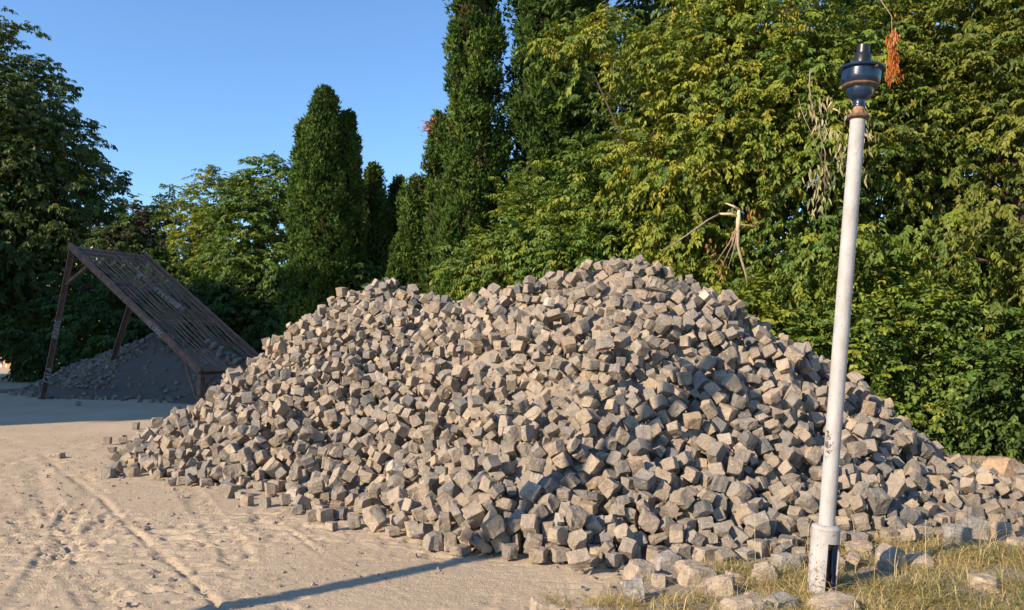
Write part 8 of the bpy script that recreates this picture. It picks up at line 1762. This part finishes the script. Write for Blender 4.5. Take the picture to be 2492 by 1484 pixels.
treeC, LC, rC = broadleaf('box_elder_tree', 'large box elder reaching over the right edge of the view', 'tree', (8.2, 12.4), ((7.9, 12.0, 4.4), (2.0, 1.8, 4.3)), 96, rt, (0.4, 0.85), 34, cols=[(0.175, 0.190, 0.034), (0.140, 0.165, 0.030), (0.095, 0.128, 0.026)], wts=[3, 3, 2], trunk_r=0.2, zmin=0.9, limbs=20, surf=0.45, flat=0.5, fill=0.22, **BE)
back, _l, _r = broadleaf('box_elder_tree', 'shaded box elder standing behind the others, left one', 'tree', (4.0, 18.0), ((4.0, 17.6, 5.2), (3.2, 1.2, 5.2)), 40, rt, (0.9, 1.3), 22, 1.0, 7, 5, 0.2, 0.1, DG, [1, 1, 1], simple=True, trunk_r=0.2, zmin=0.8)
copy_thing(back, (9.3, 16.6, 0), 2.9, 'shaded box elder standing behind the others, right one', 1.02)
RD_ = dict(length=0.55, nleaf=8, leaflets=3, ll=0.08, lw=0.058, droop=0.4, hang=0.5)
broadleaf('dogwood_shrub', 'round-leaved shrub at the end of the heap', 'shrub', (5.3, 11.5), ((5.3, 11.6, 1.2), (1.1, 0.8, 1.3)), 18, rt, (0.3, 0.6), 36, cols=MG + YG[:2], wts=[2, 2, 2, 1, 1], trunk_r=0.04, zmin=0.15, **RD_)
broadleaf('dogwood_shrub', 'round-leaved dark green shrub low at the right edge', 'shrub', (7.1, 10.9), ((7.1, 10.9, 1.1), (1.1, 0.8, 1.25)), 18, rt, (0.3, 0.6), 36, cols=DG + MG[1:2], wts=[2, 2, 1, 2], trunk_r=0.04, zmin=0.15, **RD_)
broadleaf('dogwood_shrub', 'round-leaved shrub hugging the heap flank behind the lamp post', 'shrub', (3.9, 12.3), ((3.9, 12.4, 1.5), (1.0, 0.7, 1.4)), 14, rt, (0.35, 0.6), 46, cols=YG[:3], wts=[2, 2, 2], trunk_r=0.04, zmin=0.15, **RD_)


def bunches(name, centers, r, root, per, ll, lw, cols, wts, rad=0.10, hang=1.6, label=None):
    n = len(centers) * per
    c = np.repeat(centers, per, 0)
    P = c + r.normal(0, rad, (n, 3)) * np.array((0.6, 0.6, 1.0))
    D = r.normal(0, 0.45, (n, 3)) + np.array((0, 0, -hang))
    V, F = leaf_mesh_arrays(P, D, r.normal(size=(n, 3)) + np.array((0, -0.5, 0.3)), ll * r.uniform(0.7, 1.3, n), lw * r.uniform(0.7, 1.3, n), False)
    o = obj(name, np_mesh(name, V, [F], np.repeat(palette(n, r, cols, wts), 2, 0)), M['leaf'], root)
    return tag(o, label, None, None, 'stuff')


def skin_points(L, rad, n, r, center):
    k = r.integers(0, len(L), n)
    d = unit(r.normal(size=(n, 3)) + 0.8 * unit(L[k] - np.array(center)) + np.array((-0.2, -0.9, 0)))
    return L[k] + d * (rad[k] * r.uniform(1.0, 1.3, n))[:, None]


bunches('seed_foliage', skin_points(LA, rA, 170, rt, (2.95, 14, 5.2)), rt, treeA, 26, 0.06, 0.026, [(0.40, 0.32, 0.045), (0.30, 0.28, 0.05), (0.46, 0.36, 0.07)], [2, 2, 1], 0.075, 1.6, 'yellow winged seed bunches')
bunches('seed_foliage', skin_points(LB, rB, 36, rt, (5.5, 13.2, 4.6)), rt, treeB, 22, 0.06, 0.024, [(0.36, 0.28, 0.045), (0.28, 0.25, 0.05)], [2, 2], 0.075, 1.6, 'yellow winged seed bunches')
# dried hanging sprays: pale ones behind the lamp post, one rust-orange bunch right of the lamp head
pc = np.stack([rt.uniform(4.0, 4.85, 26), rt.uniform(10.2, 10.7, 26), rt.uniform(3.5, 5.1, 26)], -1)
bunches('dried_spray', pc, rt, treeB, 10, 0.12, 0.03, [(0.50, 0.43, 0.26), (0.40, 0.35, 0.20), (0.30, 0.28, 0.14)], [2, 2, 1], 0.09, 1.8, 'pale dried leaves hanging behind the lamp post')
oc = np.stack([5.12 + rt.normal(0, 0.035, 16), 10.3 + rt.normal(0, 0.03, 16), np.linspace(5.22, 5.80, 16)], -1)
bunches('dead_leaf_bunch', oc, rt, treeB, 16, 0.085, 0.022, [(0.55, 0.165, 0.04), (0.42, 0.12, 0.03), (0.58, 0.22, 0.07)], [2, 2, 1], 0.04, 2.4, 'rust-orange dead leaf bunch beside the lamp head')
tube_obj('twig', [(5.0, 11.1, 6.75), (5.08, 10.6, 6.45), (5.12, 10.32, 6.05), (5.12, 10.3, 5.3)], (0.008, 0.007, 0.005, 0.003), M['deadwood'], treeB, 6)
for k in range(3):
    x = 4.1 + 0.22 * k
    zz = np.linspace(5.0, 3.7 + 0.2 * k, 9)
    tube_obj('twig', [(x + 0.16 * math.sin(2.2 * z + 2 * k), 10.4 + 0.35 * max(0, z - 4.5), z) for z in zz], np.linspace(0.005, 0.002, 9), M['deadwood'], treeB, 5)
tube_obj('twig', [(4.06, 10.45, 5.35), (4.02, 10.4, 5.1), (4.1, 10.38, 4.6), (4.2, 10.35, 4.2), (4.18, 10.35, 3.7)], (0.008, 0.008, 0.007, 0.006, 0.004), M['deadwood'], treeB, 6)
dc = np.array([(2.88, 11.35, 3.1), (2.95, 11.3, 2.95), (3.05, 11.3, 2.75), (3.5, 11.4, 3.55), (3.62, 11.4, 3.5), (3.2, 11.3, 3.2)])
bunches('dead_leaf_bunch', dc, rt, treeA, 7, 0.09, 0.035, [(0.42, 0.20, 0.09), (0.36, 0.15, 0.06)], [1, 1], 0.06, 1.2, 'brown dead leaves on the snapped branch')
# snapped branch with pale split wood
sb = [(3.28, 11.2, 3.58), (3.27, 11.2, 3.42), (3.25, 11.18, 3.25)]
tube_obj('snapped_branch', sb, (0.02, 0.034, 0.026), M['freshwood'], treeA, 7)
tube_obj('snapped_branch', [(3.26, 11.18, 3.27), (3.24, 11.15, 3.05), (3.27, 11.1, 2.85), (3.32, 11.08, 2.65), (3.34, 11.05, 2.5)], (0.025, 0.021, 0.018, 0.015, 0.01), M['deadwood'], treeA, 7)
tube_obj('snapped_branch', [(3.27, 11.2, 3.47), (3.15, 11.18, 3.5), (2.98, 11.15, 3.5)], (0.019, 0.021, 0.015), M['freshwood'], treeA, 7)
tube_obj('snapped_branch', [(2.99, 11.15, 3.5), (2.8, 11.1, 3.4), (2.55, 11.0, 3.22), (2.3, 10.95, 3.05), (2.08, 10.9, 2.93)], (0.014, 0.014, 0.012, 0.010, 0.005), M['deadwood'], treeA, 7)
tube_obj('snapped_branch', [(3.28, 11.2, 3.57), (3.18, 11.18, 3.62), (3.08, 11.17, 3.66)], (0.025, 0.018, 0.006), M['freshwood'], treeA, 6)
for q in ((3.0, 2.75), (3.08, 2.7), (2.92, 2.8), (3.55, 3.3)):
    tube_obj('twig', [(3.26, 11.2, 3.36), ((3.26 + q[0]) / 2 + 0.03, 11.15, (3.36 + q[1]) / 2), (q[0], 11.1, q[1])], (0.010, 0.008, 0.004), M['deadwood'], treeA, 5)
# ------------------------------------------------------------------ lamp post
def lamp_post(loc, lean, label, turn=0.0):
    root = empty('lamp_post', loc)
    tag(root, label, 'lamp post', 'park lamp posts')
    root.rotation_euler = (0.0, lean, turn)

    def lp(name, prof, mat, n=32, parent=root):
        V, f = merge([lathe(prof, n)])
        o = obj(name, np_mesh(name, V, f, smooth=True), mat, None)
        o.parent = parent
        m = o.modifiers.new('edge', 'EDGE_SPLIT'); m.split_angle = R(40)
        return o
    # sleeve: thick tube with an open service hatch on the right
    rs, th, h0, h1, hh = 0.087, 0.008, 0.02, 0.345, 0.435
    n = 40
    ang = np.arange(n + 1) / n * 2 * np.pi
    gap = lambda a: (math.cos(a - R(-60)) > math.cos(R(38)))
    V = []; Q = []
    zs = [-0.10, h0, h1, hh]
    for z in zs:
        for rr in (rs, rs - th):
            V += [(rr * math.cos(a), rr * math.sin(a), z) for a in ang[:-1]]
    idx = lambda k, w, i: (k * 2 + w) * n + i % n
    for k in range(3):
        for i in range(n):
            hole = k == 1 and gap((ang[i] + ang[i + 1]) / 2)
            if hole:
                continue
            Q.append((idx(k, 0, i), idx(k, 0, i + 1), idx(k + 1, 0, i + 1), idx(k + 1, 0, i)))
            Q.append((idx(k, 1, i + 1), idx(k, 1, i), idx(k + 1, 1, i), idx(k + 1, 1, i + 1)))
            if k == 1:
                if gap((ang[(i + 1) % n] + ang[(i + 1) % n + 1]) / 2): Q.append((idx(k, 0, i + 1), idx(k, 1, i + 1), idx(k + 1, 1, i + 1), idx(k + 1, 0, i + 1)))
                if gap((ang[i - 1] + ang[i - 1] + 2 * np.pi / n) / 2): Q.append((idx(k, 1, i), idx(k, 0, i), idx(k + 1, 0, i), idx(k + 1, 1, i)))
    for i in range(n):
        if gap((ang[i] + ang[i + 1]) / 2):
            Q.append((idx(1, 1, i), idx(1, 0, i), idx(1, 0, i + 1), idx(1, 1, i + 1)))
            Q.append((idx(2, 0, i), idx(2, 1, i), idx(2, 1, i + 1), idx(2, 0, i + 1)))
    sleeve = obj('base_sleeve', np_mesh('base_sleeve', V, [np.array(Q, np.int32)], smooth=True), M['white'], None)
    sleeve.parent = root
    m = sleeve.modifiers.new('edge', 'EDGE_SPLIT'); m.split_angle = R(40)
    lp('sleeve_cap', [(0.0485, 0.452), (0.062, 0.452), (0.082, 0.444), (0.089, 0.434), (0.089, 0.424), (0.0875, 0.420)], M['white'], 40)
    lp('inner_tube', [(0.038, -0.05), (0.038, 0.43)], M['rust'], 20)
    for k, (mt, a) in enumerate((('wire_blue', -0.5), ('wire_blue', -0.75), ('wire_red', -0.3), ('black', -0.95))):
        c, s = 0.058 * math.cos(a), 0.058 * math.sin(a)
        V_, f_ = merge([tube([(c, s, -0.02), (c * 1.1, s * 1.1, 0.10 + 0.02 * k), (c * 0.9, s, 0.19 - 0.02 * k), (c * 0.8, s * 0.8, 0.3)], 0.006, 6)])
        w = obj('cable', np_mesh('cable', V_, f_, smooth=True), M[mt], None)
        w.parent = root
    lp('pole', [(0.0495, 0.40), (0.049, 1.0), (0.048, 2.0), (0.047, 3.10)], M['white'], 40)
    lp('pole_cap', [(0.0, 3.085), (0.049, 3.085), (0.068, 3.098), (0.069, 3.110), (0.066, 3.117), (0.0, 3.120)], M['brass'], 36)
    lp('neck', [(0.034, 3.115), (0.0345, 3.15), (0.033, 3.178)], M['neckrust'], 24)
    z0 = 3.172
    lp('stem', [(0.039, z0), (0.040, z0 + 0.008), (0.037, z0 + 0.015), (0.037, z0 + 0.042), (0.042, z0 + 0.05)], M['blue'], 28)
    lp('lower_bowl', [(0.041, z0 + 0.046), (0.062, z0 + 0.060), (0.077, z0 + 0.080), (0.084, z0 + 0.105), (0.085, z0 + 0.125)], M['blue'], 36)
    lp('rim_ring', [(0.084, z0 + 0.122), (0.106, z0 + 0.126), (0.113, z0 + 0.133), (0.113, z0 + 0.140), (0.108, z0 + 0.146), (0.100, z0 + 0.148)], M['brass'], 40)
    lp('upper_bowl', [(0.106, z0 + 0.148), (0.117, z0 + 0.162), (0.121, z0 + 0.185), (0.122, z0 + 0.245)], M['blue'], 40)
    lp('flange', [(0.118, z0 + 0.238), (0.143, z0 + 0.242), (0.147, z0 + 0.247), (0.145, z0 + 0.256), (0.120, z0 + 0.268), (0.050, z0 + 0.282), (0.0, z0 + 0.284)], M['blue'], 44)
    lp('socket_base', [(0.054, z0 + 0.278), (0.054, z0 + 0.352), (0.050, z0 + 0.357), (0.040, z0 + 0.358)], M['black'], 30)
    lp('socket', [(0.041, z0 + 0.356), (0.041, z0 + 0.412), (0.037, z0 + 0.415), (0.037, z0 + 0.400), (0.0, z0 + 0.400)], M['black'], 28)
    bolt = lp('bolt', [(0.0, 0.0), (0.007, 0.0), (0.007, 0.03), (0.0, 0.03)], M['brass'], 8)
    bolt.location = (0.035, -0.118, z0 + 0.232); bolt.rotation_euler = (R(90), 0, 0)
    return root


lamp_post((1.965, 5.06, gz(1.965, 5.06) + 0.0), R(5.7), 'leaning white lamp post with blue bowl head standing in dry grass')
lamp_post((-5.35, 2.15, gz(-5.35, 2.15)), R(0.5), 'tall upright white lamp post whose shadow falls across the sand', 0.6).scale = (1.75, 1.75, 1.75)

# ------------------------------------------------------------------ grass and weeds
rg = np.random.default_rng(61)


def grass_blades(x, y, h, w, r, lie, cols, wts):
    n = len(x)
    z = ground_z(x, y)
    az = r.uniform(0, 2 * np.pi, n)
    d = np.stack([np.cos(az), np.sin(az), np.zeros(n)], -1)
    s = np.stack([-np.sin(az), np.cos(az), np.zeros(n)], -1) * (w / 2)[:, None]
    p0 = np.stack([x, y, z - 0.005], -1)
    up = np.array((0, 0, 1.0))
    hh = h[:, None]; l = lie[:, None]
    p1 = p0 + up * hh * 0.45 * (1 - 0.45 * l) + d * hh * 0.22 * l
    p2 = p0 + up * hh * 0.75 * (1 - 0.72 * l) + d * hh * 0.62 * l
    p3 = p0 + up * hh * 0.9 * (1 - 0.85 * l) + d * hh * 1.05 * l
    V = np.stack([p0 - s, p0 + s, p1 + s * 0.9, p1 - s * 0.9, p2 + s * 0.65, p2 - s * 0.65, p3], 1)
    k = np.arange(n)[:, None] * 7
    Q = np.concatenate([k + np.array([[0, 1, 2, 3]]), k + np.array([[3, 2, 4, 5]])], 0)
    Tt = k + np.array([[5, 4, 6]])
    t = palette(n, r, cols, wts, 0.2)
    return V.reshape(-1, 3), Q, Tt, t


STRAW = [(0.47, 0.36, 0.17), (0.38, 0.30, 0.13), (0.52, 0.42, 0.22)]
GREEN = [(0.10, 0.13, 0.03), (0.16, 0.17, 0.05), (0.07, 0.10, 0.025)]
n = 140000
gx = rg.uniform(0.2, 5.2, n); gy = rg.uniform(3.9, 7.3, n)
edge = 1.62 - 0.6 * np.clip(5.4 - gy, -0.6, 0.8) + 0.35 * vnoise(gx * 3, gy * 3, 5)
far = 5.75 + 0.26 * (gx - 1.5) + 0.3 * vnoise(gx * 2, gy * 2, 8)
dens = np.clip((gx - edge) / 0.5, 0, 1) * np.clip((far - gy) / 0.35, 0, 1) * np.clip(0.62 + 1.7 * vnoise(gx * 2.4, gy * 2.4, 15), 0.05, 1)
spots = [(0.62, 4.92, 0.14), (0.72, 4.86, 0.12), (1.0, 4.86, 0.14), (1.62, 5.5, 0.26), (1.75, 5.25, 0.24), (2.05, 5.3, 0.3), (1.85, 5.0, 0.2), (0.95, 4.75, 0.1), (1.15, 4.95, 0.1), (0.25, 4.98, 0.12), (0.1, 4.95, 0.1), (2.6, 6.15, 0.3), (3.1, 6.3, 0.3)]
for sx_, sy_, sr in spots:
    dens = np.maximum(dens, np.clip(1.3 - np.hypot(gx - sx_, gy - sy_) / sr, 0, 1) * (0.35 if sx_ < 0.4 else 0.9))
kp = rg.random(n) < dens
gx, gy = gx[kp], gy[kp]
n = len(gx)
greeny = np.clip(0.32 + 1.5 * vnoise(gx * 1.6, gy * 1.6, 25), 0.03, 0.9)
isg = rg.random(n) < greeny * 0.25
h = rg.uniform(0.06, 0.23, n) * np.where(rg.random(n) < 0.06, 2.0, 1.0)
lie = np.where(isg, rg.uniform(0.3, 0.95, n), rg.uniform(0.55, 1.1, n))
V1, Q1, T1, t1 = grass_blades(gx, gy, h, rg.uniform(0.0028, 0.0055, n), rg, lie, STRAW + GREEN, [3, 2, 2, 0, 0, 0])
t1[isg] = palette(int(isg.sum()), rg, GREEN, [2, 2, 1], 0.2)
o = obj('dry_grass', np_mesh('dry_grass', V1, [Q1, T1], np.concatenate([t1, t1, t1])), M['grass'])
tag(o, 'dry yellow and green grass around the lamp post', None, None, 'stuff')
# a few tall straw stalks
n = 70
gx = rg.uniform(1.5, 4.2, n); gy = rg.uniform(4.9, 6.6, n)
V1, Q1, T1, t1 = grass_blades(gx, gy, rg.uniform(0.25, 0.5, n), np.full(n, 0.004), rg, rg.uniform(0.05, 0.5, n), STRAW, [1, 1, 1])
tag(obj('straw_stalk_patch', np_mesh('straw_stalk_patch', V1, [Q1, T1], np.concatenate([t1, t1, t1])), M['grass']), 'thin tall straw stalks over the grass', None, None, 'stuff')
# ground cover under the hedge on the right
n = 9000
gx = rg.uniform(4.3, 9.0, n); gy = rg.uniform(10.2, 12.2, n)
V1, Q1, T1, t1 = grass_blades(gx, gy, rg.uniform(0.06, 0.25, n), np.full(n, 0.011), rg, rg.uniform(0.1, 0.9, n), STRAW[:2] + GREEN, [2, 2, 2, 1, 2])
tag(obj('hedge_grass', np_mesh('hedge_grass', V1, [Q1, T1], np.concatenate([t1, t1, t1])), M['grass']), 'straggly grass along the foot of the hedge', None, None, 'stuff')
# bare reddish soil under the grass
sx_ = np.arange(0.0, 6.0, 0.05); sy_ = np.arange(3.6, 7.2, 0.05)
SX, SY = np.meshgrid(sx_, sy_)
reg = (SX - (0.45 - 0.9 * np.clip(5.0 - SY, -0.5, 0.6) + 0.35 * fbm(SX * 2, SY * 2, 3, 3))) * 2.0
reg = np.minimum(reg, (5.95 + 0.30 * (SX - 1.5) - SY + 0.3 * fbm(SX * 2, SY * 2, 9, 3)) * 2.0)
SZ = ground_z(SX, SY) + np.clip(reg, -0.5, 0.6) * 0.03 + 0.012 * fbm(SX * 7, SY * 7, 4, 3)
J = np.arange(SX.size).reshape(SX.shape)
sq = np.stack([J[:-1, :-1], J[:-1, 1:], J[1:, 1:], J[1:, :-1]], -1).reshape(-1, 4)
sk_ = (reg.ravel()[sq] > -0.35).any(axis=1)
tag(obj('soil_bank', np_mesh('soil_bank', np.stack([SX, SY, SZ], -1).reshape(-1, 3), [sq[sk_]], smooth=True), M['dirt']), kind='structure')

# ------------------------------------------------------------------ buildings beyond and beside the yard
def building(name, label, corner, ax, ay, w, d, h, storeys, bays, wall, accent=None):
    """block with window openings on the two long sides; ax, ay unit vectors along the front and into the depth"""
    root = empty(name, (corner[0], corner[1], 0))
    tag(root, label, 'building')
    c = np.array((corner[0], corner[1], 0.0)); ax = np.array((*ax, 0.0)); ay = np.array((*ay, 0.0)); up = np.array((0, 0, 1.0))
    def box(o, u, v, w_):
        V = [o + i * u + j * v + k * w_ for k in (0, 1) for j in (0, 1) for i in (0, 1)]
        return np.array(V), np.array([(0, 2, 3, 1), (4, 5, 7, 6), (0, 1, 5, 4), (2, 6, 7, 3), (0, 4, 6, 2), (1, 3, 7, 5)], np.int32), np.zeros((0, 3), np.int32)
    def add(nm, pcs, mat, par=root):
        V, f = merge(pcs); o = obj(nm, np_mesh(nm, V, f), mat, None); o.parent = par
        o.matrix_parent_inverse = Matrix.Translation(-Vector(root.location))
        return o
    add('wall', [box(c, ax * w, ay * d, up * h)], wall)
    add('roof', [box(c - ax * 0.4 - ay * 0.4 + up * (h + 0.003), ax * (w + 0.8), ay * (d + 0.8), up * 0.35)], M['trim'])
    if accent is not None:
        add('base_band', [box(c - ax * 0.03 - ay * 0.03, ax * (w + 0.06), ay * (d + 0.06), up * 1.1)], accent)
    sh = h / storeys; bw = w / bays
    for s in range(storeys):
        for b in range(bays):
            o0 = c + ax * (b * bw + bw * 0.28) + up * (s * sh + sh * 0.30)
            fr = add('window', [box(o0 - ay * 0.05, ax * bw * 0.44, ay * 0.06, up * sh * 0.5)], M['trim'])
            add('pane', [box(o0 + ax * 0.08 - ay * 0.07 + up * 0.08, ax * (bw * 0.22 - 0.1), ay * 0.03, up * (sh * 0.5 - 0.16))], M['glass'], fr)
            add('pane', [box(o0 + ax * (bw * 0.22 + 0.02) - ay * 0.07 + up * 0.08, ax * (bw * 0.22 - 0.1), ay * 0.03, up * (sh * 0.5 - 0.16))], M['glass'], fr)
    return root


ca, sa = math.cos(R(SUN_AZ)), math.sin(R(SUN_AZ))
def ap(a, p):
    return (ca * a - sa * p, sa * a + ca * p)
# apartment block left of the yard: its shadow covers the screen and the lower trees
building('apartment_block', 'plain apartment block left of the yard that shades the screen', ap(-16.4, 54.0), (sa, -ca), (-ca, -sa), 35.3, 11.0, 15.8, 5, 8, M['plaster'])
building('house', 'sunlit pale house with orange base glimpsed under the huge dark tree', (-46.0, 62.0), (1, 0), (0, 1), 15.0, 8.0, 10.0, 3, 5, M['plaster'], M['orange'])
# fence in front of that house
fence = empty('picket_fence', (-44, 57, 0))
tag(fence, 'white picket fence glimpsed below the huge dark tree', 'fence')
for k in range(34):
    x = -44 + 0.4 * k
    part('picket', [beam((x, 57, 0.05), (x, 57, 1.3), 0.12, 0.03)], M['trim'], fence)
part('rail', [beam((-44.2, 57.04, 0.4), (-30.6, 57.04, 0.4), 0.04, 0.08)], M['trim'], fence)
part('rail', [beam((-44.2, 57.04, 1.05), (-30.6, 57.04, 1.05), 0.04, 0.08)], M['trim'], fence)
